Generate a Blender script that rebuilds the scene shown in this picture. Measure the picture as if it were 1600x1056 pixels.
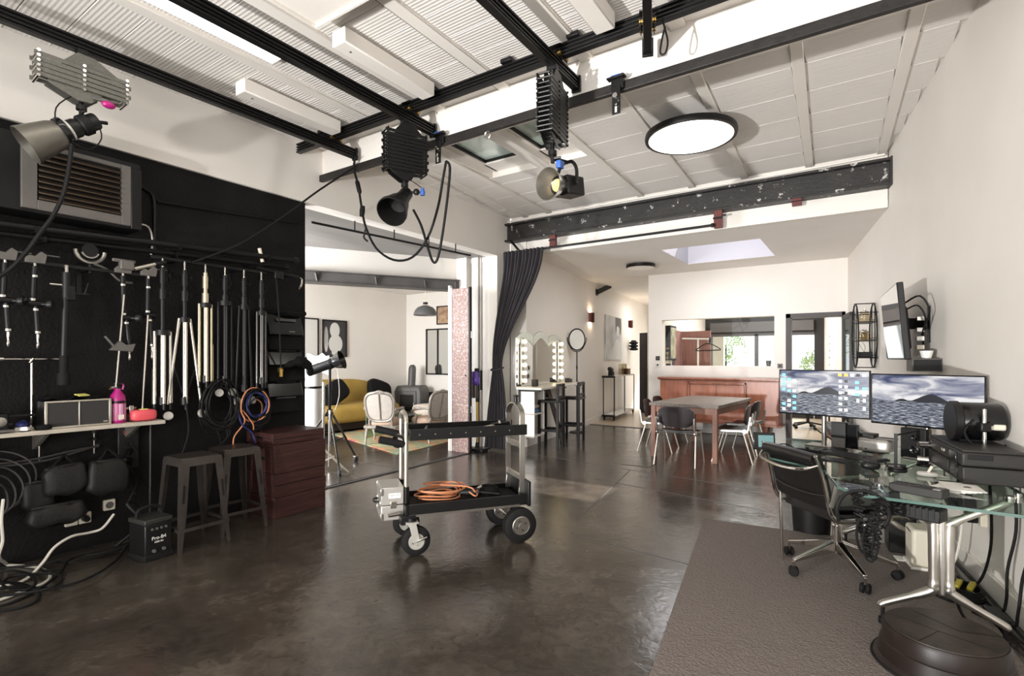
import bpy, bmesh, math, random
from mathutils import Vector, Matrix, Euler
random.seed(7)
PI = math.pi
S = bpy.context.scene
COL = S.collection
for o in list(bpy.data.objects): bpy.data.objects.remove(o)

# ------------------------------------------------------------------ camera, sky, lights, exposure
# room axes: +x towards the right wall, +y into the depth of the studio, metres, floor at z = 0
TH = math.atan(552 / 820)
EYE = 1.4
cam = bpy.data.cameras.new('camera'); camo = bpy.data.objects.new('camera', cam); COL.objects.link(camo)
camo.location = (0, 0, EYE); camo.rotation_euler = (PI / 2, 0, TH)
cam.sensor_width = 36; cam.lens = 36 * 820 / 1600; cam.shift_y = 32 / 1600
cam.clip_start = .02; cam.clip_end = 200
S.camera = camo
w = bpy.data.worlds.new('sky'); S.world = w; w.use_nodes = True
bg = w.node_tree.nodes['Background']; bg.inputs[0].default_value = (.93, .97, 1, 1); bg.inputs[1].default_value = 2.15
S.view_settings.view_transform = 'Standard'; S.view_settings.look = 'None'
S.view_settings.gamma = 1; S.view_settings.use_curve_mapping = False
S.view_settings.exposure = -.2

def area(name, loc, target, size, power, col=(1, 1, 1), sy=None, spread=PI):
    l = bpy.data.lights.new(name, 'AREA'); l.energy = power; l.color = col; l.size = size; l.spread = spread
    if sy: l.shape = 'RECTANGLE'; l.size_y = sy
    o = bpy.data.objects.new(name, l); COL.objects.link(o); o.location = loc
    d = Vector(target) - Vector(loc); o.rotation_euler = d.to_track_quat('-Z', 'Y').to_euler()
    return o
area('studio_bounce_fill', (-1.4, -2.8, .9), (-1.7, 3.2, 3.4), .6, 60, (1, .97, .94))  # unseen fill added behind the camera, aimed up to brighten the ceiling
area('studio_flood_fill', (-2.6, -3.1, .7), (-1.0, 6.0, 3.3), .14, 165, (1, .985, .965), spread=1.4)  # added fill for ceiling and right wall, placed to throw the television's shadow
area('studio_side_fill', (.7, -2.6, .9), (-4.7, 2.2, 3.2), 1.8, 95, (1, .98, .96))  # added out of view to brighten the left wall and its equipment
area('studio_soft_fill', (-.6, -2.6, 2.3), (-2.2, 6, 1.2), 1.4, 60, (1, .975, .95))  # large soft fill added behind the camera, no softbox modelled
area('salon_daylight_fill', (-6.9, 2.2, 1.7), (-7.3, 8, 1.2), 1.8, 430, (.98, .99, 1))  # added on the salon's hidden side, stands in for window daylight
sl = bpy.data.lights.new('sun', 'SUN'); sl.energy = 11; sl.angle = .01; sl.color = (1, .96, .9)
so = bpy.data.objects.new('sun', sl); COL.objects.link(so); so.location = (-2, 20, 9)
so.rotation_euler = Vector((-.25, -1, -.95)).to_track_quat('-Z', 'Y').to_euler()
area('front_room_fill', (-2.0, 12.2, 2.9), (-2.0, 12.2, 0), 1.4, 120, (1, .98, .95))  # added under the ceiling to brighten the front room, no fitting there
area('corridor_fill', (-4.4, 13.4, 2.95), (-4.4, 13.4, 0), .5, 26, (1, .98, .95))  # added fill that lifts the corridor, no fitting there
area('meeting_room_fill', (-2.4, 8.6, 3.0), (-2.4, 8.6, 0), 1.1, 35, (.97, .97, 1))  # added fill near the light well, brightens the meeting room

# ------------------------------------------------------------------ pixel -> point on a real plane
F_, CX, CY = 820., 800., 560.
RGT = (math.cos(TH), math.sin(TH)); FWD = (-math.sin(TH), math.cos(TH))
def _ray(px, py):
    a = (px - CX) / F_; b = -(py - CY) / F_
    return a * RGT[0] + FWD[0], a * RGT[1] + FWD[1], b
def _at(px, py, d):
    r = _ray(px, py); return Vector((r[0] * d, r[1] * d, EYE + r[2] * d))
def pz(px, py, z=0.): return _at(px, py, (z - EYE) / _ray(px, py)[2])
def pxp(px, py, x): return _at(px, py, x / _ray(px, py)[0])
def pyp(px, py, y): return _at(px, py, y / _ray(px, py)[1])
def rwx(y): return 1.2165 - .1427 * y            # the right wall stands askew
def vwx(y): return -4.44 - .1333 * (y - 7.0)     # so does the wall with the make-up mirror
LWX, YB, YK = -4.75, 6.96, 10.18

# ------------------------------------------------------------------ materials
def lin(c):
    return tuple(((v / 255) / 12.92 if v / 255 <= .04045 else ((v / 255 + .055) / 1.055) ** 2.4) for v in c)
def mat(name, rgb, rough=.5, metal=0., var=0., vscale=6., bump=0., bscale=60., rgb2=None, spec=.5, coat=0., stretch=None, detail=4):
    m = bpy.data.materials.new(name); m.use_nodes = True
    nt = m.node_tree; p = nt.nodes['Principled BSDF']
    c = lin(rgb); p.inputs['Base Color'].default_value = (*c, 1); p.inputs['Roughness'].default_value = rough
    p.inputs['Metallic'].default_value = metal; p.inputs['Specular IOR Level'].default_value = spec
    p.inputs['Coat Weight'].default_value = coat
    if var or bump or rgb2:
        tc = nt.nodes.new('ShaderNodeTexCoord'); src = tc.outputs['Object']
        if stretch:
            mp = nt.nodes.new('ShaderNodeMapping'); mp.inputs['Scale'].default_value = stretch
            nt.links.new(src, mp.inputs[0]); src = mp.outputs[0]
    if var or rgb2:
        n = nt.nodes.new('ShaderNodeTexNoise'); n.inputs['Scale'].default_value = vscale; n.inputs['Detail'].default_value = detail
        nt.links.new(src, n.inputs['Vector'])
        r = nt.nodes.new('ShaderNodeValToRGB')
        r.color_ramp.elements[0].position = .3; r.color_ramp.elements[1].position = .7
        if rgb2: a, b = lin(rgb), lin(rgb2)
        else: a = tuple(v * (1 - var) for v in c); b = tuple(min(1, v * (1 + var)) for v in c)
        r.color_ramp.elements[0].color = (*a, 1); r.color_ramp.elements[1].color = (*b, 1)
        nt.links.new(n.outputs['Fac'], r.inputs[0]); nt.links.new(r.outputs[0], p.inputs['Base Color'])
    if bump:
        n2 = nt.nodes.new('ShaderNodeTexNoise'); n2.inputs['Scale'].default_value = bscale; n2.inputs['Detail'].default_value = 3
        nt.links.new(src, n2.inputs['Vector'])
        bn = nt.nodes.new('ShaderNodeBump'); bn.inputs['Strength'].default_value = bump; bn.inputs['Distance'].default_value = .01
        nt.links.new(n2.outputs['Fac'], bn.inputs['Height']); nt.links.new(bn.outputs[0], p.inputs['Normal'])
    return m
def emis(name, rgb, s):
    m = bpy.data.materials.new(name); m.use_nodes = True; p = m.node_tree.nodes['Principled BSDF']
    p.inputs['Base Color'].default_value = (*lin(rgb), 1); p.inputs['Emission Color'].default_value = (*lin(rgb), 1)
    p.inputs['Emission Strength'].default_value = s; return m
def glass(name, rgb, rough=0., ior=1.45, alpha=None):
    """thin sheet glass: mostly clear, mirror-like at grazing angles"""
    m = bpy.data.materials.new(name); m.use_nodes = True; nt = m.node_tree
    for n in list(nt.nodes): nt.nodes.remove(n)
    o = nt.nodes.new('ShaderNodeOutputMaterial'); mx = nt.nodes.new('ShaderNodeMixShader')
    t = nt.nodes.new('ShaderNodeBsdfTransparent'); t.inputs[0].default_value = (*lin(rgb), 1)
    g = nt.nodes.new('ShaderNodeBsdfGlossy'); g.inputs[1].default_value = rough
    f = nt.nodes.new('ShaderNodeFresnel'); f.inputs[0].default_value = ior
    gm = nt.nodes.new('ShaderNodeNewGeometry'); sb_ = nt.nodes.new('ShaderNodeMath'); sb_.operation = 'SUBTRACT'; sb_.use_clamp = True
    nt.links.new(f.outputs[0], sb_.inputs[0]); nt.links.new(gm.outputs['Backfacing'], sb_.inputs[1])
    nt.links.new(sb_.outputs[0], mx.inputs[0]); nt.links.new(t.outputs[0], mx.inputs[1]); nt.links.new(g.outputs[0], mx.inputs[2])
    nt.links.new(mx.outputs[0], o.inputs[0]); return m

M = {}
def wall_paint(name, rgb, rough=.6):
    return mat(name, rgb, rough, 0, .03, 1.3, .05, 90)
M['white_wall'] = wall_paint('white_wall_paint', (227, 221, 213))
M['white_ceil'] = wall_paint('white_ceiling_paint', (229, 224, 218))
M['white_trim'] = mat('white_trim_paint', (228, 222, 214), .45, 0, .02, 3)
M['black_wall'] = mat('black_wall_paint', (20, 18, 18), .6, 0, .25, 4, .5, 45, spec=.18)
M['grey_slab'] = mat('bare_grey_slab', (128, 124, 120), .5, 0, .2, 2.4, .1, 30, stretch=(1, .3, 1))
M['grey_metal'] = mat('grey_painted_steel', (120, 116, 112), .45, 0, .12, 6)
M['dark_grey'] = mat('dark_grey_paint', (74, 70, 70), .55, 0, .06, 3)
M['beam'] = mat('scuffed_black_steel', (24, 22, 21), .5, .1, 0, 14, .2, 40, rgb2=(40, 36, 34))
M['black'] = mat('black_powder_coat', (17, 16, 16), .42, .1, .15, 12, spec=.35)
M['black_gloss'] = mat('black_gloss', (14, 14, 15), .16)
M['black_plastic'] = mat('black_plastic', (20, 19, 19), .42, 0, .1, 20, .05, 200, spec=.35)
M['rubber'] = mat('black_rubber', (19, 18, 18), .75, 0, .15, 30, .1, 120, spec=.25)
M['leather'] = mat('black_leather', (17, 15, 15), .38, 0, .15, 9, .12, 90)
M['cable'] = mat('black_cable', (17, 16, 16), .6, spec=.25)
M['cable_white'] = mat('white_cable', (214, 208, 196), .5)
M['cable_orange'] = mat('orange_cable', (196, 128, 88), .5)
M['cable_blue'] = mat('blue_cable', (34, 42, 96), .5)
M['chrome'] = mat('chrome', (214, 210, 204), .14, 1.)
M['alu'] = mat('brushed_aluminium', (176, 172, 166), .32, 1., .06, 30, stretch=(1, 1, 8))
M['silver_tube'] = mat('silver_tube', (206, 199, 186), .3, .85)
M['gold_tube'] = mat('champagne_tube', (206, 194, 164), .33, .85)
M['silver_paint'] = mat('silver_grey_paint', (92, 90, 84), .45, .3, .2, 90)
M['rail'] = mat('black_anodised_rail', (28, 27, 27), .36, .5)
M['brass'] = mat('brass', (196, 160, 86), .3, 1.)
M['louvre'] = mat('bronze_louvre', (72, 60, 48), .42, .35, .12, 8)
M['frame_grey'] = mat('grey_steel_frame', (96, 92, 88), .5, .2, .1, 8)
M['shelf_wood'] = mat('pale_shelf_board', (176, 166, 152), .55, 0, .12, 8, .05, 60, stretch=(8, 1, 8))
M['crate'] = mat('dark_red_stained_wood', (46, 27, 25), .5, 0, 0, 5, .15, 40, spec=.3, rgb2=(70, 42, 38), stretch=(6, .8, 10))
M['stool_steel'] = mat('worn_gunmetal', (62, 56, 52), .42, .4, .25, 9, .05, 40)
M['sandbag'] = mat('black_nylon', (26, 24, 23), .55, 0, .15, 8, .4, 25, spec=.3)
M['magenta'] = mat('magenta_enamel', (158, 20, 104), .3)
M['pink'] = mat('pink_red_vinyl', (216, 84, 92), .45)
M['white'] = mat('white_plastic', (226, 222, 214), .4)
M['cream'] = mat('cream_plastic', (214, 206, 188), .5)
M['yellow'] = mat('yellow_paper', (226, 222, 120), .6)
M['paper'] = mat('white_paper', (235, 232, 226), .7)
M['blue'] = mat('blue_plastic', (52, 92, 168), .4)
M['purple'] = mat('purple_plastic', (110, 84, 178), .3, .2)
M['table_wood'] = mat('worn_brown_wood', (112, 76, 62), .5, 0, 0, 5, .1, 50, rgb2=(146, 104, 86), stretch=(8, 8, 1))
M['table_top'] = mat('grey_worn_table_top', (88, 78, 71), .34, 0, 0, 4, .08, 40, rgb2=(122, 110, 100), stretch=(5, 1, 1))
M['sideboard'] = mat('cherry_veneer', (132, 74, 50), .3, 0, 0, 3, .03, 60, rgb2=(158, 94, 66), stretch=(6, 6, 1.2), coat=.2)
M['sideboard_panel'] = mat('cherry_veneer_panel', (140, 78, 53), .3, 0, 0, 3, .03, 60, rgb2=(168, 100, 70), stretch=(5, 5, 1), coat=.2)
M['wood_panel'] = mat('red_brown_panel', (122, 78, 68), .5, 0, 0, 5, 0, 1, rgb2=(152, 104, 92), stretch=(14, 14, .5))
M['mustard'] = mat('mustard_velvet', (160, 130, 58), .8, 0, .1, 4, .1, 120)
M['black_cloth'] = mat('black_cloth', (14, 13, 13), .85, 0, .1, 8, .1, 120, spec=.2)
M['curtain'] = mat('charcoal_curtain', (52, 48, 52), .8, 0, .12, 7, .1, 200)
M['silver_wood'] = mat('silvered_carved_wood', (150, 142, 132), .45, .3, .2, 14)
M['upholstery'] = mat('pale_patterned_upholstery', (190, 182, 172), .8, 0, 0, 60, .1, 120, rgb2=(160, 150, 142))
M['seat_fabric'] = mat('beige_seat_fabric', (190, 166, 146), .8, 0, 0, 50, .1, 120, rgb2=(168, 140, 122))
M['cream_fabric'] = mat('cream_fabric', (200, 188, 176), .85, 0, .05, 6, .1, 120)
M['stove'] = mat('grey_cast_iron', (84, 82, 80), .5, .2, .1, 10)
M['stove_dark'] = mat('stove_glass', (36, 34, 34), .2)
M['mirror'] = mat('mirror', (232, 234, 232), .02, 1.)
M['screen_off'] = mat('dark_glossy_screen', (12, 12, 14), .05, 0, spec=1., coat=1.)
M['printer'] = mat('dark_grey_printer', (40, 38, 36), .5, 0, .08, 60, .04, 200, spec=.35)
M['mac'] = mat('silver_aluminium_case', (190, 186, 180), .36, .6)
M['drum'] = mat('dark_brown_drum', (34, 25, 22), .4, 0, .25, 6, spec=.35)
M['drum_top'] = mat('scuffed_brown_top', (56, 47, 42), .5, 0, .35, 14, .2, 60, spec=.3)
M['lampshade'] = mat('grey_lamp_shade', (88, 88, 88), .45)
M['copper'] = mat('dark_copper', (74, 36, 30), .3, .7)
M['art_dark'] = mat('charcoal_print', (46, 44, 46), .4)
M['art_pale'] = mat('pale_print', (206, 204, 198), .5)
M['art_grey'] = mat('grey_print', (150, 148, 146), .4, 0, 0, 2, rgb2=(206, 202, 200))
M['art_brown'] = mat('sepia_print', (120, 88, 66), .5, 0, 0, 9, rgb2=(190, 160, 130))
M['leaf'] = mat('green_leaves', (150, 168, 112), .6, 0, .3, 3)
M['front_floor'] = mat('pale_wood_floor', (188, 172, 152), .3, 0, .08, 3, stretch=(1, 8, 1))
M['stucco'] = mat('white_outside_wall', (236, 232, 224), .8)
M['brick_red'] = mat('red_brown_steel', (96, 48, 44), .45, .3, .2, 9)
M['glass_clear'] = glass('clear_glass', (252, 254, 253))
M['glass_desk'] = glass('greenish_desk_glass', (232, 242, 236), 0, 1.7)
M['glass_edge'] = mat('glass_edge', (78, 104, 96), .1, 0)
M['glass_door'] = glass('door_glass', (226, 234, 232), .02)
M['led'] = emis('led_diffuser', (255, 250, 240), 7.)
M['led_round'] = emis('round_led_diffuser', (255, 250, 240), 6.)
M['bulb'] = emis('warm_bulb', (255, 226, 170), 9.)
M['warm_glow'] = emis('lamp_glow', (255, 214, 170), 14.)
M['off_bulb'] = mat('white_bulb', (240, 238, 232), .3)

def nodes_floor():
    m = mat('polished_brown_concrete', (60, 50, 43), .2); nt = m.node_tree; p = nt.nodes['Principled BSDF']
    tc = nt.nodes.new('ShaderNodeTexCoord')
    def noise(sc, det, vec=None, dist=0):
        n = nt.nodes.new('ShaderNodeTexNoise'); n.inputs['Scale'].default_value = sc; n.inputs['Detail'].default_value = det
        n.inputs['Distortion'].default_value = dist; nt.links.new(tc.outputs['Object'], n.inputs['Vector']); return n
    a = noise(.9, 9, dist=.3); b = noise(3.6, 12, dist=.6); c = noise(15, 12, dist=1.0); g = noise(90, 4)
    def mixf(f, x, y):
        n = nt.nodes.new('ShaderNodeMix'); n.inputs[0].default_value = f; nt.links.new(x, n.inputs[2]); nt.links.new(y, n.inputs[3]); return n.outputs[0]
    k = mixf(.24, mixf(.42, a.outputs['Fac'], b.outputs['Fac']), c.outputs['Fac'])
    r = nt.nodes.new('ShaderNodeValToRGB'); e = r.color_ramp.elements
    e[0].position = .34; e[0].color = (*lin((42, 37, 33)), 1); e[1].position = .68; e[1].color = (*lin((94, 86, 77)), 1)
    x = e.new(.5); x.color = (*lin((64, 57, 50)), 1)
    nt.links.new(k, r.inputs[0])
    sp = nt.nodes.new('ShaderNodeMath'); sp.operation = 'GREATER_THAN'; sp.inputs[1].default_value = .75; nt.links.new(g.outputs['Fac'], sp.inputs[0])
    mx = nt.nodes.new('ShaderNodeMix'); mx.data_type = 'RGBA'; nt.links.new(sp.outputs[0], mx.inputs[0]); nt.links.new(r.outputs[0], mx.inputs[6]); mx.inputs[7].default_value = (*lin((170, 162, 150)), 1)
    nt.links.new(mx.outputs[2], p.inputs['Base Color'])
    rr = nt.nodes.new('ShaderNodeMapRange'); rr.inputs[1].default_value = .35; rr.inputs[2].default_value = .65
    rr.inputs[3].default_value = .13; rr.inputs[4].default_value = .27
    nt.links.new(k, rr.inputs[0]); nt.links.new(rr.outputs[0], p.inputs['Roughness'])
    bn = nt.nodes.new('ShaderNodeBump'); bn.inputs['Strength'].default_value = .4; bn.inputs['Distance'].default_value = .012
    nt.links.new(mixf(.4, b.outputs['Fac'], c.outputs['Fac']), bn.inputs['Height']); nt.links.new(bn.outputs[0], p.inputs['Normal'])
    p.inputs['Specular IOR Level'].default_value = .6
    return m
M['floor'] = nodes_floor()
M['tile'] = mat('dark_floor_tile', (54, 49, 46), .24, 0, .22, 3, .05, 30)
def ribbed():
    m = mat('ribbed_white_board', (226, 221, 215), .6, 0, .03, 3); nt = m.node_tree; p = nt.nodes['Principled BSDF']
    tc = nt.nodes.new('ShaderNodeTexCoord'); wv = nt.nodes.new('ShaderNodeTexWave'); wv.bands_direction = 'Y'
    wv.inputs['Scale'].default_value = 12; wv.inputs['Distortion'].default_value = .5; wv.inputs['Detail Scale'].default_value = 2
    nt.links.new(tc.outputs['Object'], wv.inputs['Vector'])
    bn = nt.nodes.new('ShaderNodeBump'); bn.inputs['Strength'].default_value = .35; bn.inputs['Distance'].default_value = .006
    nt.links.new(wv.outputs['Fac'], bn.inputs['Height']); nt.links.new(bn.outputs[0], p.inputs['Normal']); return m
M['rib'] = ribbed()
M['board'] = mat('white_ceiling_board', (229, 224, 218), .6, 0, .03, 4, .3, 14, stretch=(.6, 9, 1))
def pile_mat():
    m = mat('grey_brown_rug_pile', (142, 132, 126), .95, 0, 0, 150, 0, 1, rgb2=(108, 99, 95)); nt = m.node_tree; p = nt.nodes['Principled BSDF']
    tc = nt.nodes.new('ShaderNodeTexCoord'); n = nt.nodes.new('ShaderNodeTexNoise'); n.inputs['Scale'].default_value = 70; n.inputs['Detail'].default_value = 6
    nt.links.new(tc.outputs['Object'], n.inputs['Vector'])
    bn = nt.nodes.new('ShaderNodeBump'); bn.inputs['Strength'].default_value = 1; bn.inputs['Distance'].default_value = .02
    nt.links.new(n.outputs['Fac'], bn.inputs['Height']); nt.links.new(bn.outputs[0], p.inputs['Normal'])
    p.inputs['Specular IOR Level'].default_value = .1
    return m
M['rug'] = pile_mat()
def multi_mat(name, cols, scale, stretch, rough=.8):
    m = mat(name, cols[0], rough); nt = m.node_tree; p = nt.nodes['Principled BSDF']
    tc = nt.nodes.new('ShaderNodeTexCoord'); mp = nt.nodes.new('ShaderNodeMapping'); mp.inputs['Scale'].default_value = stretch
    n = nt.nodes.new('ShaderNodeTexNoise'); n.inputs['Scale'].default_value = scale; n.inputs['Detail'].default_value = 7; n.inputs['Roughness'].default_value = .65
    nt.links.new(tc.outputs['Object'], mp.inputs[0]); nt.links.new(mp.outputs[0], n.inputs['Vector'])
    r = nt.nodes.new('ShaderNodeValToRGB'); e = r.color_ramp.elements
    k = len(cols)
    for i in range(k):
        pos = .3 + .4 * i / (k - 1)
        el = e[i] if i < 2 else e.new(pos)
        el.position = pos; el.color = (*lin(cols[i]), 1)
    nt.links.new(n.outputs['Fac'], r.inputs[0]); nt.links.new(r.outputs[0], p.inputs['Base Color']); return m
M['carpet'] = multi_mat('colourful_abstract_carpet', [(150, 110, 130), (196, 176, 110), (120, 150, 130), (200, 150, 100), (176, 80, 110), (206, 196, 150)], 2.2, (.6, 1.7, 1))
M['flaky'] = multi_mat('peeling_pink_print', [(58, 42, 44), (190, 178, 168), (116, 84, 88), (158, 124, 102), (206, 198, 188)], 36, (1, 1, .8), .5)
def screen_mat(name, icons):
    """seascape wallpaper on a lit monitor, in the screen's own generated coordinates (x across, z up)"""
    m = bpy.data.materials.new(name); m.use_nodes = True; nt = m.node_tree; p = nt.nodes['Principled BSDF']
    L = nt.links.new; N = nt.nodes.new
    tc = N('ShaderNodeTexCoord'); sp = N('ShaderNodeSeparateXYZ'); L(tc.outputs['Generated'], sp.inputs[0])
    def noise(scl, det, st, ds=0):
        mp = N('ShaderNodeMapping'); mp.inputs['Scale'].default_value = st; L(tc.outputs['Generated'], mp.inputs[0])
        n = N('ShaderNodeTexNoise'); n.inputs['Scale'].default_value = scl; n.inputs['Detail'].default_value = det; n.inputs['Distortion'].default_value = ds; L(mp.outputs[0], n.inputs[0]); return n.outputs[0]
    def ramp(f, *st):
        r = N('ShaderNodeValToRGB'); e = r.color_ramp.elements
        for i, (ps, c) in enumerate(st):
            el = e[i] if i < 2 else e.new(ps)
            el.position = ps; el.color = (*lin(c), 1)
        L(f, r.inputs[0]); return r.outputs[0]
    sky = ramp(noise(2.0, 6, (1.2, 1, 2.6), .8), (.34, (66, 76, 112)), (.6, (240, 238, 238)), (.47, (158, 160, 176)))
    sea = ramp(noise(9, 8, (1.6, 1, 10), .25), (.36, (26, 32, 48)), (.64, (214, 216, 222)), (.5, (84, 92, 108)))
    fc = N('ShaderNodeFloatCurve'); cv = fc.mapping.curves[0]
    pts = [(0, .455), (.2, .46), (.3, .52), (.37, .49), (.44, .54), (.5, .6), (.57, .64), (.63, .6), (.7, .53), (.8, .47), (1, .45)]
    cv.points[0].location = pts[0]; cv.points[1].location = pts[-1]
    for q in pts[1:-1]: cv.points.new(*q)
    fc.mapping.update(); L(sp.outputs[0], fc.inputs['Value'])
    def cmp(a, b):
        n = N('ShaderNodeMath'); n.operation = 'LESS_THAN'; L(a, n.inputs[0])
        if isinstance(b, float): n.inputs[1].default_value = b
        else: L(b, n.inputs[1])
        return n.outputs[0]
    def mix(f, a, b):
        n = N('ShaderNodeMix'); n.data_type = 'RGBA'; L(f, n.inputs[0])
        if isinstance(a, tuple): n.inputs[6].default_value = (*lin(a), 1)
        else: L(a, n.inputs[6])
        if isinstance(b, tuple): n.inputs[7].default_value = (*lin(b), 1)
        else: L(b, n.inputs[7])
        return n.outputs[2]
    c = mix(cmp(sp.outputs[2], fc.outputs[0]), sky, (42, 44, 52))
    c = mix(cmp(sp.outputs[2], .47), c, sea)
    p.inputs['Base Color'].default_value = (.01, .01, .01, 1); p.inputs['Roughness'].default_value = .25
    L(c, p.inputs['Emission Color']); p.inputs['Emission Strength'].default_value = 1.15
    return m
M['screen'] = screen_mat('seascape_screen', 0)
for n_, c_ in (('icon_blue', (110, 200, 232)), ('icon_white', (240, 240, 240)), ('icon_orange', (232, 176, 72)), ('icon_dark', (40, 40, 46))):
    M[n_] = emis(n_, c_, .9)

# ------------------------------------------------------------------ mesh helpers
class MB:
    def __init__(s): s.bm = bmesh.new()
    def _f(s, vs):
        try: return s.bm.faces.new(vs)
        except ValueError: return None
    def box(s, x0, y0, z0, x1, y1, z1, m=None):
        vs = [Vector((x, y, z)) for x in (x0, x1) for y in (y0, y1) for z in (z0, z1)]
        if m is not None: vs = [m @ v for v in vs]
        v = [s.bm.verts.new(q) for q in vs]
        for f in ((0, 1, 3, 2), (4, 6, 7, 5), (0, 4, 5, 1), (2, 3, 7, 6), (0, 2, 6, 4), (1, 5, 7, 3)): s._f([v[i] for i in f])
        return s
    def cbox(s, c, sz, rz=0., m=None):
        mm = Matrix.Translation(c) @ Matrix.Rotation(rz, 4, 'Z')
        if m is not None: mm = mm @ m
        a, b, d = (q / 2 for q in sz); return s.box(-a, -b, -d, a, b, d, mm)
    def bar(s, p, q, wd, ht, up=(0, 0, 1)):
        """rectangular bar from p to q"""
        p, q = Vector(p), Vector(q); d = q - p; l = d.length; d.normalize(); u = Vector(up)
        sd = d.cross(u)
        if sd.length < 1e-4: sd = d.cross(Vector((0, 1, 0)))
        sd.normalize(); u = sd.cross(d)
        m = Matrix(((sd.x, d.x, u.x, p.x), (sd.y, d.y, u.y, p.y), (sd.z, d.z, u.z, p.z), (0, 0, 0, 1)))
        return s.box(-wd / 2, 0, -ht / 2, wd / 2, l, ht / 2, m)
    def ring(s, c, r, ax, n):
        ax = Vector(ax).normalized(); t = Vector((0, 0, 1)) if abs(ax.z) < .9 else Vector((1, 0, 0))
        a = ax.cross(t).normalized(); b = ax.cross(a)
        return [s.bm.verts.new(Vector(c) + (a * math.cos(2 * PI * i / n) + b * math.sin(2 * PI * i / n)) * r) for i in range(n)]
    def skin(s, rings, closed=False, cap=True):
        n = len(rings[0]); k = len(rings)
        for i in range(k if closed else k - 1):
            A, B = rings[i], rings[(i + 1) % k]
            for j in range(n): s._f((A[j], A[(j + 1) % n], B[(j + 1) % n], B[j]))
        if cap and not closed: s._f(rings[0][::-1]); s._f(rings[-1])
        return s
    def cyl(s, p, q, r, r2=None, n=12, cap=True):
        p, q = Vector(p), Vector(q); d = q - p
        return s.skin([s.ring(p, r, d, n), s.ring(q, r if r2 is None else r2, d, n)], cap=cap)
    def lathe(s, prof, base=(0, 0, 0), ax=(0, 0, 1), n=24, cap=True):
        """prof = (radius, distance along ax)"""
        a = Vector(ax).normalized()
        return s.skin([s.ring(Vector(base) + a * h, max(r, 1e-4), a, n) for r, h in prof], cap=cap)
    def tube(s, pts, r, n=7, closed=False, smooth=4):
        P = [Vector(q) for q in pts]
        if smooth and len(P) > 2:
            Q = []; k = len(P)
            rng = range(k) if closed else range(k - 1)
            for i in rng:
                if closed: a, b, c, d = P[i - 1], P[i], P[(i + 1) % k], P[(i + 2) % k]
                else: a, b, c, d = P[max(i - 1, 0)], P[i], P[i + 1], P[min(i + 2, k - 1)]
                for t in range(smooth):
                    t /= smooth
                    Q.append(.5 * ((2 * b) + (c - a) * t + (2 * a - 5 * b + 4 * c - d) * t * t + (3 * b - a - 3 * c + d) * t ** 3))
            if not closed: Q.append(P[-1])
            P = Q
        k = len(P); rings = []; prev = None
        for i in range(k):
            if closed: t = P[(i + 1) % k] - P[i - 1]
            else: t = P[min(i + 1, k - 1)] - P[max(i - 1, 0)]
            if t.length < 1e-7: t = Vector((0, 0, 1))
            t.normalize()
            if prev is None:
                u = Vector((0, 0, 1)) if abs(t.z) < .9 else Vector((1, 0, 0))
                a = t.cross(u).normalized()
            else:
                a = prev - t * prev.dot(t)
                if a.length < 1e-5: a = t.orthogonal()
                a.normalize()
            prev = a; b = t.cross(a)
            rr = r[i * len(r) // k] if isinstance(r, (list, tuple)) else r
            rings.append([s.bm.verts.new(P[i] + (a * math.cos(2 * PI * j / n) + b * math.sin(2 * PI * j / n)) * rr) for j in range(n)])
        return s.skin(rings, closed)
    def prism(s, poly, z0, z1, m=None):
        A = [Vector((x, y, z0)) for x, y in poly]; B = [Vector((x, y, z1)) for x, y in poly]
        if m is not None: A = [m @ v for v in A]; B = [m @ v for v in B]
        return s.skin([[s.bm.verts.new(v) for v in A], [s.bm.verts.new(v) for v in B]])
    def sph(s, c, r, n=12, sc=(1, 1, 1)):
        c = Vector(c); rings = []
        k = max(4, n // 2)
        for i in range(1, k):
            ph = PI * i / k
            rings.append([s.bm.verts.new(c + Vector((math.sin(ph) * math.cos(2 * PI * j / n) * r * sc[0], math.sin(ph) * math.sin(2 * PI * j / n) * r * sc[1], -math.cos(ph) * r * sc[2]))) for j in range(n)])
        return s.skin(rings)
    def loft(s, sections, closed=False, cap=True):
        return s.skin([[s.bm.verts.new(Vector(q)) for q in sec] for sec in sections], closed, cap)
    def grid(s, fn, nu, nv, th=0.):
        """sheet from fn(u, v), optionally thickened along its normals"""
        V = [[s.bm.verts.new(Vector(fn(i / nu, j / nv))) for j in range(nv + 1)] for i in range(nu + 1)]
        fs = [s._f((V[i][j], V[i + 1][j], V[i + 1][j + 1], V[i][j + 1])) for i in range(nu) for j in range(nv)]
        if th:
            s.bm.normal_update()
            bmesh.ops.solidify(s.bm, geom=[f for f in fs if f], thickness=th)
        return s

def obj(name, mb, m, parent=None, bev=0., seg=2, sub=0, ang=38, kind=None, label=None):
    bm = mb.bm if isinstance(mb, MB) else mb
    bmesh.ops.recalc_face_normals(bm, faces=bm.faces)
    me = bpy.data.meshes.new(name); bm.to_mesh(me); bm.free()
    me.polygons.foreach_set('use_smooth', [True] * len(me.polygons)); me.set_sharp_from_angle(angle=math.radians(ang))
    me.materials.append(M[m] if isinstance(m, str) else m)
    o = bpy.data.objects.new(name, me); COL.objects.link(o)
    if parent is not None: o.parent = parent
    if bev:
        b = o.modifiers.new('bevel', 'BEVEL'); b.width = bev; b.segments = seg; b.limit_method = 'ANGLE'; b.angle_limit = math.radians(40); b.harden_normals = False
    if sub:
        q = o.modifiers.new('subsurf', 'SUBSURF'); q.levels = sub; q.render_levels = sub
    if kind: o['kind'] = kind
    if label: o['label'] = label
    return o
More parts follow.
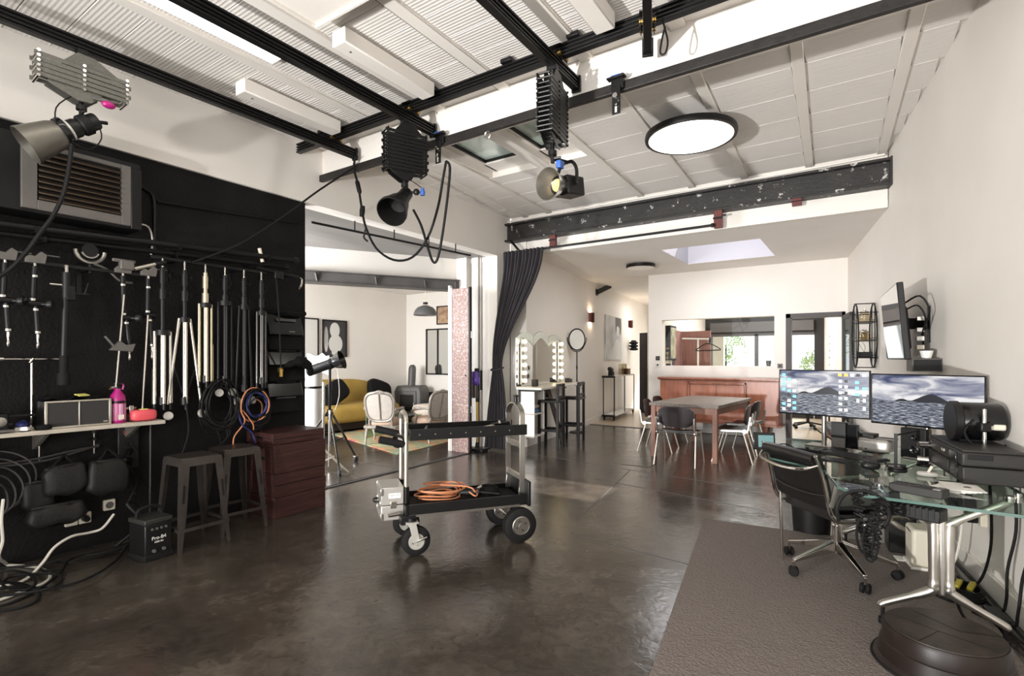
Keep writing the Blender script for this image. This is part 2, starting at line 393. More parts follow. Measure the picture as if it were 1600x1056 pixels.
def tag(o, label, cat, group=None):
    o['label'] = label; o['category'] = cat
    if group: o['group'] = group
    return o
def thing(name, label, cat, loc=(0, 0, 0), rz=0., group=None):
    o = bpy.data.objects.new(name, None); COL.objects.link(o); o.location = loc; o.rotation_euler = (0, 0, rz); o.empty_display_size = .1
    return tag(o, label, cat, group)
def struct(name, mb, m, parent=None, bev=0., **k):
    o = obj(name, mb, m, parent, bev, **k)
    if parent is None: o['kind'] = 'structure'
    return o
def dup(root, loc, rz=None, label=None, group=None):
    r = root.copy(); COL.objects.link(r); r.location = loc
    if rz is not None: r.rotation_euler = (0, 0, rz)
    if label: r['label'] = label
    if group: r['group'] = group
    for ch in list(root.children):
        c = ch.copy(); COL.objects.link(c); c.parent = r
        for g in list(ch.children):
            d = g.copy(); COL.objects.link(d); d.parent = c
    return r
def pieces(name, items, m, parent, bev=0.):
    """many alike boxes, one object each, sharing mesh data by size"""
    cache = {}
    for c, sz in items:
        k = tuple(round(v, 3) for v in sz)
        if k not in cache:
            cache[k] = obj(name, MB().cbox((0, 0, 0), sz), m, parent, bev, seg=1); o = cache[k]
        else:
            o = cache[k].copy(); COL.objects.link(o)
        o.location = c
def text(name, body, size, m, parent, loc, rot, ext=.0006):
    cu = bpy.data.curves.new(name, 'FONT'); cu.body = body; cu.size = size; cu.extrude = ext; cu.align_x = 'CENTER'; cu.align_y = 'CENTER'
    t = bpy.data.objects.new(name, cu); COL.objects.link(t)
    dg = bpy.context.evaluated_depsgraph_get(); me = bpy.data.meshes.new_from_object(t.evaluated_get(dg)); bpy.data.objects.remove(t)
    o = bpy.data.objects.new(name, me); COL.objects.link(o); me.materials.clear(); me.materials.append(M[m]); o.parent = parent
    o.location = loc; o.rotation_euler = rot; return o
M['roof_glass'] = mat('opaque_roof_glass', (166, 184, 174), .12, 0, 0, 1.3, 0, 1, rgb2=(206, 220, 212), spec=.8)  # opaque pane, grey-green look of sky and reflection painted into its colour
M['well_paint'] = mat('light_well_paint', (192, 189, 197), .6)
M['beam_scuffed'] = mat('flaking_black_steel', (27, 25, 24), .5, .1, 0, 5, .25, 30, rgb2=(40, 37, 35))
def specks(m, thr=.74):
    nt = m.node_tree; p = nt.nodes['Principled BSDF']; old = p.inputs['Base Color'].links[0].from_socket
    tc = nt.nodes.new('ShaderNodeTexCoord'); n = nt.nodes.new('ShaderNodeTexNoise'); n.inputs['Scale'].default_value = 9; n.inputs['Detail'].default_value = 10; n.inputs['Roughness'].default_value = .75
    nt.links.new(tc.outputs['Object'], n.inputs['Vector'])
    g = nt.nodes.new('ShaderNodeMath'); g.operation = 'GREATER_THAN'; g.inputs[1].default_value = thr; nt.links.new(n.outputs['Fac'], g.inputs[0])
    mx = nt.nodes.new('ShaderNodeMix'); mx.data_type = 'RGBA'; nt.links.new(g.outputs[0], mx.inputs[0]); nt.links.new(old, mx.inputs[6]); mx.inputs[7].default_value = (.5, .48, .45, 1)
    nt.links.new(mx.outputs[2], p.inputs['Base Color'])
specks(M['beam_scuffed'], .61); specks(M['beam'], .7)
M['reflector_grey'] = mat('grey_spun_reflector', (120, 116, 108), .42, .75, .06, 20)
M['chip'] = mat('yellow_light_chip', (206, 180, 110), .3)
M['caster_grey'] = mat('pale_grey_caster', (168, 164, 156), .4, .2)
M['dark_tube'] = mat('dark_steel_tube', (84, 82, 80), .25, .8)
M['dark_fabric'] = mat('dark_speaker_cloth', (44, 42, 41), .8, 0, .1, 200)
M['blue_dark'] = mat('dark_blue_enamel', (40, 44, 90), .25, .3)
M['chrome_dark'] = mat('dull_chrome', (120, 116, 110), .3, .9)
M['frame_dark'] = mat('dark_grey_plastic', (46, 44, 42), .5, spec=.35)
M['cable_grey'] = mat('dark_grey_cable', (58, 55, 54), .5)
def print_mat(name, base, ink, sc):
    m = mat(name, base, .4); nt = m.node_tree; p = nt.nodes['Principled BSDF']
    tc = nt.nodes.new('ShaderNodeTexCoord'); br = nt.nodes.new('ShaderNodeTexBrick'); br.inputs['Scale'].default_value = sc
    br.inputs['Color1'].default_value = (*lin(base), 1); br.inputs['Color2'].default_value = (*lin(base), 1); br.inputs['Mortar'].default_value = (*lin(ink), 1); br.inputs['Mortar Size'].default_value = .03
    nt.links.new(tc.outputs['Object'], br.inputs['Vector']); nt.links.new(br.outputs[0], p.inputs['Base Color']); return m
M['label_print'] = print_mat('magenta_label', (150, 18, 92), (230, 190, 214), 40)
M['alu_polished'] = mat('polished_aluminium', (206, 201, 193), .3, 1., .04, 20)
M['keys'] = mat('dark_keys', (42, 40, 42), .45)
M['teal_screen'] = emis('tablet_glow', (96, 130, 132), .35)
M['jar_glass'] = glass('jar_glass', (236, 232, 222), .05)
M['plug_yellow'] = mat('yellow_plug', (176, 160, 50), .5)
M['grey_leather'] = mat('grey_black_leather', (58, 58, 58), .4, 0, .12, 8, .1, 80)
M['brown_shell'] = mat('dark_plum_shell', (34, 25, 27), .35, 0, .15, 8, spec=.3)
M['brass_dark'] = mat('dull_brass', (116, 84, 56), .4, .8)
M['etched'] = mat('etched_mirror_band', (222, 228, 222), .3, .6, .1, 60, .3, 40)
M['stone'] = mat('pale_stone', (206, 200, 188), .3, 0, .05, 8)
M['towel_blue'] = mat('blue_towel', (86, 130, 180), .9)
M['black_wood'] = mat('black_stained_wood', (25, 21, 20), .45, 0, .15, 12, spec=.3)
M['art_sun'] = mat('yellow_grey_print', (220, 214, 180), .4, 0, 0, 6, rgb2=(90, 88, 84))
M['glass_table'] = glass('coffee_table_glass', (214, 226, 208), 0, 1.6)
M['bin_grey'] = mat('smoked_bin', (84, 76, 70), .2)
M['caster_dark'] = mat('dark_caster', (70, 72, 78), .35, .3)
M['wrap'] = mat('plastic_wrap', (200, 200, 204), .15, 0, .1, 14, .5, 20)

M['post_grey'] = mat('light_grey_post', (190, 186, 180), .45, 0, .05, 5)

M['steel_dark'] = mat('dark_grey_steel_beam', (84, 81, 79), .5, 0, .15, 5)

M['front_dark'] = mat('front_room_dark_paint', (46, 44, 44), .6, spec=.3)
# ================================================================== the setting
fl = struct('floor', MB().box(-9.4, -3.6, -.12, 1.9, YK, 0), 'floor')
# slab joints and a small access cover set into the concrete
def strip(p, q, wd=.012, z=.0015):
    return MB().bar((p[0], p[1], z / 2), (q[0], q[1], z / 2), wd, z)
for a, b in (((-1.95, 3.75), (-.95, 3.62)), ((-2.6, 5.6), (-.75, 5.3)), ((-2.1, 4.3), (-2.45, 6.3)), ((-2.45, 6.3), (-.9, 6.1)), ((-4.4, 6.6), (-2.45, 6.3))):
    obj('slab_joint', strip(a, b), 'dark_grey', fl)
obj('access_cover', MB().cbox((-2.55, 6.75, .002), (.5, .36, .004), .0), 'tile', fl, .002)
tiles = []
for i in range(8):
    for j in range(11):
        x, y = -5.16 - i * .6, 2.6 + j * .6
        if y > 8.9: continue
        tiles.append(((x, y, .004), (.592, .592, .008)))
pieces('floor_tile', tiles, 'tile', fl, .002)
obj('threshold_strip', MB().bar((-4.80, 3.2, .006), (-4.86, 6.6, .006), .03, .012), 'dark_grey', fl)
struct('floor', MB().box(-6.2, YK, -.1, 1.0, 17.5, .002), 'front_floor')
struct('trim_4', MB().box(-5.0, YK - .03, -.01, .0, YK + .03, .008), 'dark_grey')

# ---- left wall: white lintel all along, black wall below it, opening to the salon
wl = struct('wall_left', MB().box(LWX - .2, -3.6, 3.0, LWX, YB + .04, 3.75), 'white_wall')
obj('black_wall', MB().box(LWX - .2, -3.6, 0, LWX - .03, 3.29, 3.0), 'black_wall', wl)
obj('opening_jamb', MB().box(-5.45, 6.64, 0, LWX, 7.0, 3.0), 'white_wall', wl)
obj('steel_post', MB().box(-5.2, 6.57, .0, -5.07, 6.64, 3.0).box(-5.23, 6.61, .0, -5.04, 6.64, 3.0), 'post_grey', wl, .004)
obj('inner_jamb', MB().box(-5.45, 6.5, 0, -5.25, 6.64, 3.0), 'white_wall', wl)
A0, B0 = Vector((-6.61, 4.59)), Vector((-5.45, 6.53)); D0 = (B0 - A0).normalized(); E0 = A0 - D0 * 3.0
nrm = Vector((-D0.y, D0.x))
obj('slab_underside', MB().prism([(-4.95, 1.8), (-4.95, 6.64), (-5.45, 6.64), tuple(B0), tuple(E0)], 3.0, 3.12), 'grey_slab', wl)
dw = MB().prism([tuple(E0), tuple(B0), tuple(B0 + nrm * .12), tuple(E0 + nrm * .12)], 2.62, 3.0)
struct('wall_salon_front', dw, 'white_wall')
sb = struct('trim_3', MB().bar((*E0, 2.56), (*(B0), 2.56), .14, .15).bar((*(E0), 2.645), (*(B0), 2.645), .2, .014).bar((*(E0), 2.485), (*(B0), 2.485), .2, .014), 'steel_dark')
for t in (.05, .42, .75, .97):
    q = A0 + (B0 - A0) * t
    obj('beam_clip', MB().cbox((q.x + .08, q.y - .05, 2.57), (.02, .05, .12), .54, Matrix.Rotation(.5, 4, 'X')), 'dark_grey', sb)
# thin black lighting bar under the slab, on short droppers
lb0, lb1 = pz(487, 347, 2.88), pz(735, 399, 2.88)
tb = thing('lighting_bar', 'thin black round bar hung below the grey slab over the salon opening', 'bar')
m_ = MB().tube([lb0, lb1], .014, 8, smooth=0)
obj('bar', m_, 'black', tb)
for t in (.22, .45, .68, .88):
    q = lb0.lerp(lb1, t); obj('dropper', MB().cyl(q, (q.x, q.y, 3.0), .008, n=6), 'black', tb)
struct('ceiling_salon', MB().prism([tuple(E0 + nrm * .12), tuple(B0 + nrm * .12), (-4.95, 6.64), (-4.95, 9.2), (-9.3, 9.2), (-9.3, 2.0)], 2.92, 3.0), 'white_ceil')
struct('wall_salon_left', MB().box(-9.3, 1.9, 0, -9.1, 9.2, 3.0), 'white_wall')
struct('wall_salon_back', MB().box(-9.1, 9.0, 0, -5.0, 9.2, 3.0), 'white_wall')
struct('wall_salon_right', MB().box(-5.3, 7.0, 0, -5.1, 9.0, 3.0), 'white_wall')

# ---- right wall and its skirting
def rwall(y0, y1, off0, off1): return [(rwx(y0) - off0, y0), (rwx(y0) + off1, y0), (rwx(y1) + off1, y1), (rwx(y1) - off0, y1)]
struct('wall_right', MB().prism(rwall(-3.6, 14.2, 0, .25), 0, 3.8), 'white_wall')
struct('baseboard_right', MB().prism(rwall(-3.6, YK, .016, 0), 0, .125), 'white_trim', bev=.004)
# wall with the make-up mirror and corridor
def vwall(y0, y1, o0, o1): return [(vwx(y0) - o1, y0), (vwx(y0) + o0, y0), (vwx(y1) + o0, y1), (vwx(y1) - o1, y1)]
struct('wall_vanity', MB().prism(vwall(7.0, 16.2, 0, .3), 0, 3.4), 'white_wall')
struct('baseboard_vanity', MB().prism(vwall(7.0, 16.2, .015, 0), 0, .12), 'white_trim', bev=.004)

# ---- back wall: long internal window and a dark-framed glazed door
WX0, WX1, WZ0, WZ1 = -3.31, -1.32, 1.255, 2.15
DX0, DX1, DZ = -1.14, -.27, 2.17
bw = MB()
bw.box(-3.58, YK, 0, WX0, YK + .2, 3.4).box(WX0, YK, WZ1, WX1, YK + .2, 3.4).box(WX0, YK, 0, WX1, YK + .2, WZ0)
bw.box(WX1, YK, 0, DX0, YK + .2, 3.4).box(DX0, YK, DZ, DX1, YK + .2, 3.4).box(DX1, YK, 0, .0, YK + .2, 3.4)
struct('wall_back', bw, 'white_wall')
struct('baseboard_back', MB().box(-3.58, YK - .014, 0, DX0, YK, .12), 'white_trim', bev=.004)
wn = struct('window_1', MB().box(WX0, YK + .02, WZ0 - .012, WX1, YK + .2, WZ0 + .006), 'white_trim')
obj('pane', MB().box(WX0, YK + .1, WZ0, WX1, YK + .108, WZ1), 'glass_clear', wn)
dr = struct('door_1', MB().box(DX0, YK - .02, 0, DX0 + .075, YK + .21, DZ).box(DX1 - .05, YK - .02, 0, DX1, YK + .21, DZ).box(DX0, YK - .02, DZ - .075, DX1, YK + .21, DZ), 'dark_grey', bev=.004)
# door leaf folded back towards the right wall
hp = Vector((DX1 - .03, YK - .03)); hq = Vector((-.165, YK - .86)); hd = (hq - hp).normalized()
def leafbar(t0, t1, z0, z1, th=.045):
    a = hp + hd * t0; b = hp + hd * t1; return MB().bar((a.x, a.y, (z0 + z1) / 2), (b.x, b.y, (z0 + z1) / 2), th, z1 - z0)
lf = MB()
for t0, t1, z0, z1 in ((0, .07, .02, 2.1), (.75, .83, .02, 2.1), (0, .83, 2.03, 2.1), (0, .83, .02, .14), (.07, .75, 1.0, 1.06)):
    a = hp + hd * t0; b = hp + hd * t1; lf.bar((a.x, a.y, (z0 + z1) / 2), (b.x, b.y, (z0 + z1) / 2), .045, z1 - z0)
lfo = obj('leaf', lf, 'dark_grey', dr, .003)
obj('pane', leafbar(.07, .75, .14, 2.03, .01), 'glass_door', lfo)

# ---- corridor and the front room beyond
struct('wall_corridor', MB().box(-3.62, YK + .2, 0, -3.42, 14.2, 3.3), 'white_wall')
struct('wall_corridor_end', MB().box(-6.2, 16.0, 0, -5.35, 16.2, 3.3).box(-5.35, 16.0, 2.3, -3.4, 16.2, 3.3).box(-3.9, 16.0, 0, -3.4, 16.2, 2.3), 'white_wall')
FY = 14.0
fw = MB().box(-3.62, FY, 2.02, .2, FY + .2, 3.3).box(-3.62, FY, 0, -3.28, FY + .2, 2.02).box(-3.28, FY, 0, -1.0, FY + .2, .25).box(-.98, FY, 0, .2, FY + .2, 2.02)
struct('wall_front', fw, 'front_dark')
wf = struct('window_2', MB().box(-3.28, FY - .02, 1.95, -.98, FY + .06, 2.03).box(-2.25, FY - .02, .25, -2.17, FY + .06, 2.0).box(-3.28, FY - .02, .2, -.98, FY + .06, .28).box(-1.82, FY, 1.5, -1.79, FY + .04, 1.98)
            .box(-1.52, FY - .03, 0.25, -1.46, FY + .06, 2.0), 'dark_grey')
obj('pane', MB().box(-3.28, FY + .03, .28, -.98, FY + .038, 1.95), 'glass_clear', wf)
obj('blind_box', MB().box(-3.28, FY - .12, 2.05, -.98, FY, 2.3), 'dark_grey', wf, .01)

# ---- ceilings
SC, MC, FC = 3.59, 3.65, 3.05
cs = struct('ceiling', MB().box(LWX - .1, -3.6, SC + .02, 1.95, 3.5, SC + .12), 'white_ceil')
bats = [-3.75, -3.08, -2.41, -1.68, -1.02, -.35, .32, .98]
for x in bats: obj('batten', MB().box(x - .05, -.5, SC - .022, x + .05, 3.49, SC + .02), 'white_trim', cs, .004, 1)
for x in (-3.75, -2.41): obj('dark_gap', MB().box(x - .062, -.5, SC - .012, x - .05, 3.47, SC + .015), 'black', cs)
xs = [LWX] + bats + [1.7]
pl = []
for i in range(len(xs) - 1):
    a = xs[i] + (.05 if i else 0); b = xs[i + 1] - .05
    for j in range(12):
        y0 = .5 + j * .249; pl.append((((a + b) / 2, y0 + .1245, SC + .012), (b - a, .244, .02)))
pieces('ceiling_board', pl, 'rib', cs, .003)
cm = MB()
HX0, HX1, HY0, HY1 = -3.86, -2.55, 3.75, 5.3
cm.box(LWX - .1, 3.5, MC + .02, HX0, YB + .1, MC + .12).box(HX1, 3.5, MC + .02, 1.2, YB + .1, MC + .12).box(HX0, 3.5, MC + .02, HX1, HY0, MC + .12).box(HX0, HY1, MC + .02, HX1, YB + .1, MC + .12)
c2 = struct('ceiling', cm, 'white_ceil')
mb_ = [-4.35, -3.93, -2.47, -1.78, -1.14, -.44, .25]
for x in mb_:
    obj('batten', MB().bar((x + .06, 3.6, MC), (x - .1, YB + .05, MC), .085, .045), 'white_trim', c2, .004, 1)
pl = []
xs = [LWX, -4.35, -3.93, -2.47, -1.78, -1.14, -.44, .25, .75]
for i in range(8):
    for j in range(7):
        y0 = 3.6 + j * .487; yc = y0 + .2435; k = .06 - .16 * (yc - 3.6) / 3.4
        a = xs[i] + (k + .04 if i else 0); b = xs[i + 1] + k - .04
        if i == 7: b = min(b, rwx(y0 + .487) + .03)
        if b - a < .06: continue
        if i == 2 and y0 < HY1 + .02:
            if y0 + .487 <= HY1 + .02: continue
            y1 = y0 + .487; pl.append((((a + b) / 2, (HY1 + y1) / 2, MC + .012), (b - a, y1 - HY1 - .006, .022))); continue
        pl.append((((a + b) / 2, yc, MC + .012), (round(b - a, 2), .481, .022)))
pieces('ceiling_board', pl, 'board', c2, .003)
# roof window: splayed well, white middle rib, two dark-gasketed panes
rw_ = struct('window_3', MB().box(HX0 - .02, HY0, MC, HX0 + .005, HY1, MC + .2).box(HX1 - .005, HY0, MC, HX1 + .02, HY1, MC + .2).box(HX0, HY1 - .005, MC, HX1, HY1 + .02, MC + .2).box(HX0, HY0 - .02, MC, HX1, HY0 + .005, MC + .2), 'white_trim')
obj('rib', MB().box(-3.19, HY0, MC - .01, -3.03, HY1, MC + .16), 'white_trim', rw_, .006)
def slope(): return MB().prism([(0, 0), (.26, 0), (.26, .1)], HX0, HX1, Matrix(((0, 0, 1, 0), (1, 0, 0, HY1 - .26), (0, 1, 0, MC + .09), (0, 0, 0, 1))))
for x0, x1 in ((HX0 + .06, -3.19), (-3.03, HX1 - .03)):
    obj('frame', MB().box(x0, HY1 - .27, MC + .07, x1, HY1, MC + .1).box(x0 - .05, HY0, MC + .07, x0 + .03, HY1, MC + .1), 'white_trim', rw_, .004)
    obj('gasket', MB().box(x0 + .03, HY1 - .29, MC + .085, x1, HY1 - .27, MC + .115).box(x0 + .03, HY0, MC + .085, x0 + .05, HY1 - .27, MC + .115), 'black', rw_)
    obj('pane', MB().box(x0 + .03, HY0, MC + .115, x1, HY1 - .27, MC + .13), 'roof_glass', rw_)
# meeting-room ceiling with a square light well
KX0, KX1, KY0, KY1 = -2.58, -1.2, 7.9, 9.35
cf = MB().box(-6.3, YB + .1, FC, KX0, 16.2, FC + .1).box(KX1, YB + .1, FC, .6, YK, FC + .1).box(KX0, YB + .1, FC, KX1, KY0, FC + .1).box(KX0, KY1, FC, KX1, YK, FC + .1)
struct('ceiling', cf, 'white_ceil')
struct('ceiling', MB().box(-3.5, YK + .2, 2.95, .4, FY, 3.04), 'white_ceil')
e_ = .004
struct('window_4', MB().box(KX0 - .05, KY0 - .05, FC + .003, KX0 + e_, KY1 + .05, FC + .75).box(KX1 - e_, KY0 - .05, FC + .003, KX1 + .05, KY1 + .05, FC + .75).box(KX0 + e_, KY0 - .05, FC + .003, KX1 - e_, KY0 + e_, FC + .75).box(KX0 + e_, KY1 - e_, FC + .003, KX1 - e_, KY1 + .05, FC + .75), 'well_paint')

# ---- beams across the studio
zc = 3.29
struct('wall_lintel', MB().box(LWX, 3.475, zc - .02, rwx(3.5), 3.52, 3.76), 'white_wall')
tbm = struct('trim_2', MB().box(LWX, 3.435, zc - .038, rwx(3.44), 3.475, zc + .03), 'beam', bev=.004)
struct('wall_lintel', MB().box(LWX, YB + .061, FC - .004, rwx(7.1), 7.16, 3.76), 'white_wall')
ib = MB().box(LWX, YB - .12, 3.505, rwx(YB - .12), YB + .06, 3.535).box(LWX, YB - .12, 3.245, rwx(YB - .12), YB + .06, 3.275).box(LWX, YB - .045, 3.27, rwx(YB - .04), YB + .03, 3.51)
bmo = struct('trim_1', ib, 'beam_scuffed', bev=.004)
obj('end_plate', MB().box(rwx(YB - .12) - .02, YB - .13, 3.24, rwx(YB - .12), YB - .05, 3.54), 'beam', bmo)
obj('cable_run', MB().tube([(LWX + .05, YB - .1, 3.56), (-2.8, YB - .1, 3.575), (-1.2, YB - .1, 3.56), (rwx(YB) - .05, YB - .1, 3.575)], .012, 6), 'white_trim', bmo)

# ---- outside the front windows
struct('floor', MB().box(-14, 16.3, -.3, 12, 40, -.1), 'stucco')
# ================================================================== ceiling rails, lamps and what hangs from them
def rail_mb(p, q):
    p, q = Vector(p), Vector(q); m = MB(); up = Vector((0, 0, 1))
    for dz, w_, h_ in ((.038, .052, .014), (.012, .046, .012), (-.014, .046, .012), (-.038, .052, .014), (0, .016, .08)):
        m.bar(p + up * dz, q + up * dz, w_, h_)
    return m
def carriage(parent, p, d, m='black'):
    """roller clamp that joins two rails"""
    p = Vector(p); d = Vector(d).normalized(); sd = Vector((-d.y, d.x, 0))
    k = MB()
    for s in (-1, 1): k.bar(p + sd * .04 * s - d * .06, p + sd * .04 * s + d * .06, .006, .05)
    k.bar(p - d * .06 + Vector((0, 0, .06)), p + d * .06 + Vector((0, 0, .06)), .1, .008)
    o = obj('carriage', k, m, parent, .002)
    wm = MB()
    for s in (-1, 1):
        for t in (-1, 1): wm.cyl(p + sd * .05 * s + d * .045 * t, p + sd * .028 * s + d * .045 * t, .016, n=10)
    obj('roller', wm, 'brass', o)
ZL, ZX = 3.405, 3.50
def long_rail(name, p, q, label, stop=True):
    t = thing(name, label, 'rail', (0, 0, 0), 0)
    obj('profile', rail_mb(p, q), 'rail', t, .002, 1)
    d = (Vector(q) - Vector(p)).normalized()
    e = MB().bar(Vector(q) - d * .012, Vector(q) + d * .008, .07, .115); obj('end_stop', e, 'black', t, .003)
    for s in (-1, 1):
        sd = Vector((-d.y, d.x, 0)); obj('bolt', MB().cyl(Vector(q) + sd * .02 * s, Vector(q) + sd * .02 * s + d * .02, .006, n=6), 'chrome', t)
    # clamp where it crosses the cross rail
    k = (3.17 - p[1]) / (q[1] - p[1]); c = Vector(p) + (Vector(q) - Vector(p)) * k; c.z = ZX - .045
    carriage(t, c + Vector((0, 0, .01)), d); return t
long_rail('ceiling_rail', (-4.19, -.6, ZL), (-4.16, 3.42, ZL), 'long black ceiling rail nearest the left wall, above the silver scissor hanger')
long_rail('ceiling_rail', (-3.13, -.6, ZL), (-3.16, 3.45, ZL), 'long black ceiling rail right of the glowing strip light')
long_rail('ceiling_rail', (-1.72, -.6, ZL), (-1.755, 3.45, ZL), 'black ceiling rail that carries the silver reflector lamp')
long_rail('ceiling_rail', (-.75, 2.1, ZL), (-1.165, 3.3, ZL), 'short black rail end pointing at the camera, rightmost of the lengthwise rails')
t = thing('cross_rail', 'long black cross rail running left to right under the white boarded ceiling', 'rail')
obj('profile', rail_mb((-4.72, 3.17, ZX), (1.1, 3.17, ZX)), 'rail', t, .002, 1)
for x in (-4.3, -2.9, -2.16, -1.62, -.4): obj('ceiling_clip', MB().cbox((x, 3.17, ZX + .062), (.09, .1, .03)), 'black', t, .003)
obj('white_conduit', MB().cyl((-4.6, 3.26, 3.54), (1.0, 3.26, 3.54), .014, n=8), 'white_trim', t)
obj('dangling_strap', MB().tube([(-1.02, 3.14, 3.46), (-1.0, 3.14, 3.38), (-.985, 3.14, 3.3), (-1.0, 3.14, 3.24), (-1.03, 3.14, 3.25), (-1.02, 3.14, 3.33), (-1.0, 3.14, 3.4)], .006, 6), 'cable', t)

# strip light, white casings and the low white panel
t = thing('strip_light', 'long glowing white strip light on the ceiling left of a black rail', 'ceiling light', (-3.455, 0, 0))
obj('housing', MB().box(-.11, -.5, SC - .055, .11, 2.19, SC - .024), 'white_trim', t, .004)
obj('diffuser', MB().box(-.097, -.48, SC - .062, .097, 2.175, SC - .05), 'led', t)
def casing(x, y0, y1, label):
    t = thing('white_casing', label, 'casing', (x, 0, 0))
    obj('casing', MB().box(-.065, y0, SC - .13, .065, y1, SC - .024), 'white_trim', t, .008)
    obj('screw', MB().cyl((0, y0 + .1, SC - .133), (0, y0 + .1, SC - .128), .008, n=8), 'frame_grey', t)
casing(-4.03, 2.2, 3.1, 'white boxed casing on the ceiling close to the left wall')
casing(-2.87, 2.22, 3.08, 'white boxed casing on the ceiling between the two middle black rails')
casing(-1.36, 1.2, 3.08, 'white boxed casing on the ceiling right of the rail with the silver lamp')
t = thing('ceiling_panel', 'square white panel hung below the boards at the top edge of the photo', 'panel', (-2.5, 1.66, 0))
obj('panel', MB().box(-.36, -.36, SC - .1, .36, .385, SC - .07), 'white_trim', t, .006)
obj('rim', MB().box(-.36, .385, SC - .115, .36, .4, SC - .065).box(-.375, -.36, SC - .115, -.36, .4, SC - .065), 'white_trim', t)
for s in (-1, 1): obj('hanger', MB().cyl((.25 * s, .25, SC - .07), (.25 * s, .25, SC), .012, n=8), 'white_trim', t)

t = thing('round_ceiling_light', 'large round glowing ceiling light with a thin black rim', 'ceiling light', (-1.37, 5.05, 3.5))
obj('rim', MB().lathe([(.385, -.022), (.412, -.022), (.418, 0), (.412, .03), (.2, .045), (.2, .12)], n=48), 'black', t)
obj('diffuser', MB().lathe([(.386, -.02), (.37, -.026), (0, -.03)], n=48), 'led_round', t)
t = thing('round_ceiling_light', 'small flat dark-rimmed round ceiling light at the corridor corner', 'ceiling light', (-3.27, 8.9, FC - .06))
obj('rim', MB().lathe([(.24, 0), (.25, .01), (.25, .05), (.2, .06)], n=32), 'black', t)
obj('diffuser', MB().lathe([(.235, -.004), (0, -.008)], n=32), 'off_bulb', t)

# ---- scissor hangers
def scissor(name, loc, rz, n, th, ln, gap, label, m, knob):
    """folded scissor arm: n stacked bars on two faces, origin at its top hook"""
    t = thing(name, label, 'lamp hanger', loc, rz)
    top = -.09
    for s in (-1, 1):
        for i in range(n):
            z = top - .03 - i * th; a = -ln / 2 + (.012 if i % 2 else 0)
            obj('bar', MB().box(gap * s - .004, a, z - th * .44, gap * s + .004, a + ln, z + th * .44), m, t, .002, 1)
    bt = MB()
    for i in range(n + 1):
        z = top - .03 - (i - .5) * th
        for y in (-ln / 2 + .02, .0, ln / 2 - .012):
            bt.cyl((-gap - .012, y, z), (gap + .012, y, z), .009 if m == 'silver_paint' else .007, n=8)
    obj('pivot_bolts', bt, 'chrome' if m == 'silver_paint' else 'black', t, kind='stuff')
    zb = top - .03 - n * th
    pt = [(-ln * .2, top - .035), (ln * .36, top - .035), (ln * .37, top - .01), (.06, top + .06), (-.03, top + .065), (-.06, top + .03), (-ln * .2, top - .01)]
    for s in (-1, 1): obj('top_plate', MB().prism(pt, gap * s * .8 - .003, gap * s * .8 + .003, Matrix(((0, 0, 1, 0), (1, 0, 0, 0), (0, 1, 0, 0), (0, 0, 0, 1)))), m, t, .002, 1)
    pb = [(-ln * .36, zb + .025), (ln * .2, zb + .025), (ln * .2, zb), (.04, zb - .055), (-.03, zb - .06), (-ln * .36, zb)]
    for s in (-1, 1): obj('bottom_plate', MB().prism(pb, gap * s * .8 - .003, gap * s * .8 + .003, Matrix(((0, 0, 1, 0), (1, 0, 0, 0), (0, 1, 0, 0), (0, 0, 0, 1)))), m, t, .002, 1)
    obj('hook', MB().tube([(0, 0, 0), (0, 0, -.03), (0, .02, -.05), (0, .0, -.07)], .009, 7).cbox((0, 0, -.005), (.07, .05, .03)), 'black', t, .002)
    obj('spigot', MB().cyl((0, 0, zb - .02), (0, 0, zb - .15), .014, n=10).cyl((0, 0, zb - .07), (0, 0, zb - .1), .03, n=10).cyl((-.02, 0, zb - .12), (.06, 0, zb - .12), .008, n=8), 'black', t)
    obj('lever', MB().bar((gap, ln * .1, zb - .02), (gap, ln * .38, zb + .0), .012, .016), m, t, .002)
    if knob: obj('brake_knob', MB().sph((gap + .01, ln * .26, zb - .035), .04, 12, (.6, 1, .6)), knob, t, label='coloured brake knob')
    return zb - .15
rl = -4.17
zb1 = scissor('scissor_hanger', (rl, 1.25, 3.36), -.05, 5, .03, .48, .055, 'silver grey folded scissor hanger on the leftmost ceiling rail', 'silver_paint', 'magenta')
zb2 = scissor('scissor_hanger', (-3.155, 3.1, 3.36), -.4, 11, .0295, .36, .05, 'black folded scissor hanger on the rail in the middle of the ceiling', 'black', None)
zb3 = scissor('scissor_hanger', (-1.75, 3.09, 3.36), .15, 12, .031, .34, .045, 'tall black scissor hanger above the silver reflector lamp', 'black', None)
t = thing('cable_tag', 'blue plastic weight hanging beside the middle black scissor hanger', 'tag', (-3.03, 3.18, 2.79))
obj('weight', MB().lathe([(.018, -.045), (.022, -.02), (.016, 0), (.012, .015)], n=12), 'blue', t); obj('cord', MB().tube([(0, 0, .01), (-.06, -.02, .06), (-.1, -.05, .09)], .004, 6), 'cable', t)

# ---- lamps on the hangers
def aim(loc, d):
    return Matrix.Translation(loc) @ Vector(d).to_track_quat('Z', 'Y').to_matrix().to_4x4()
def xf(o_list, m):
    for o in o_list: o.matrix_local = m @ o.matrix_local
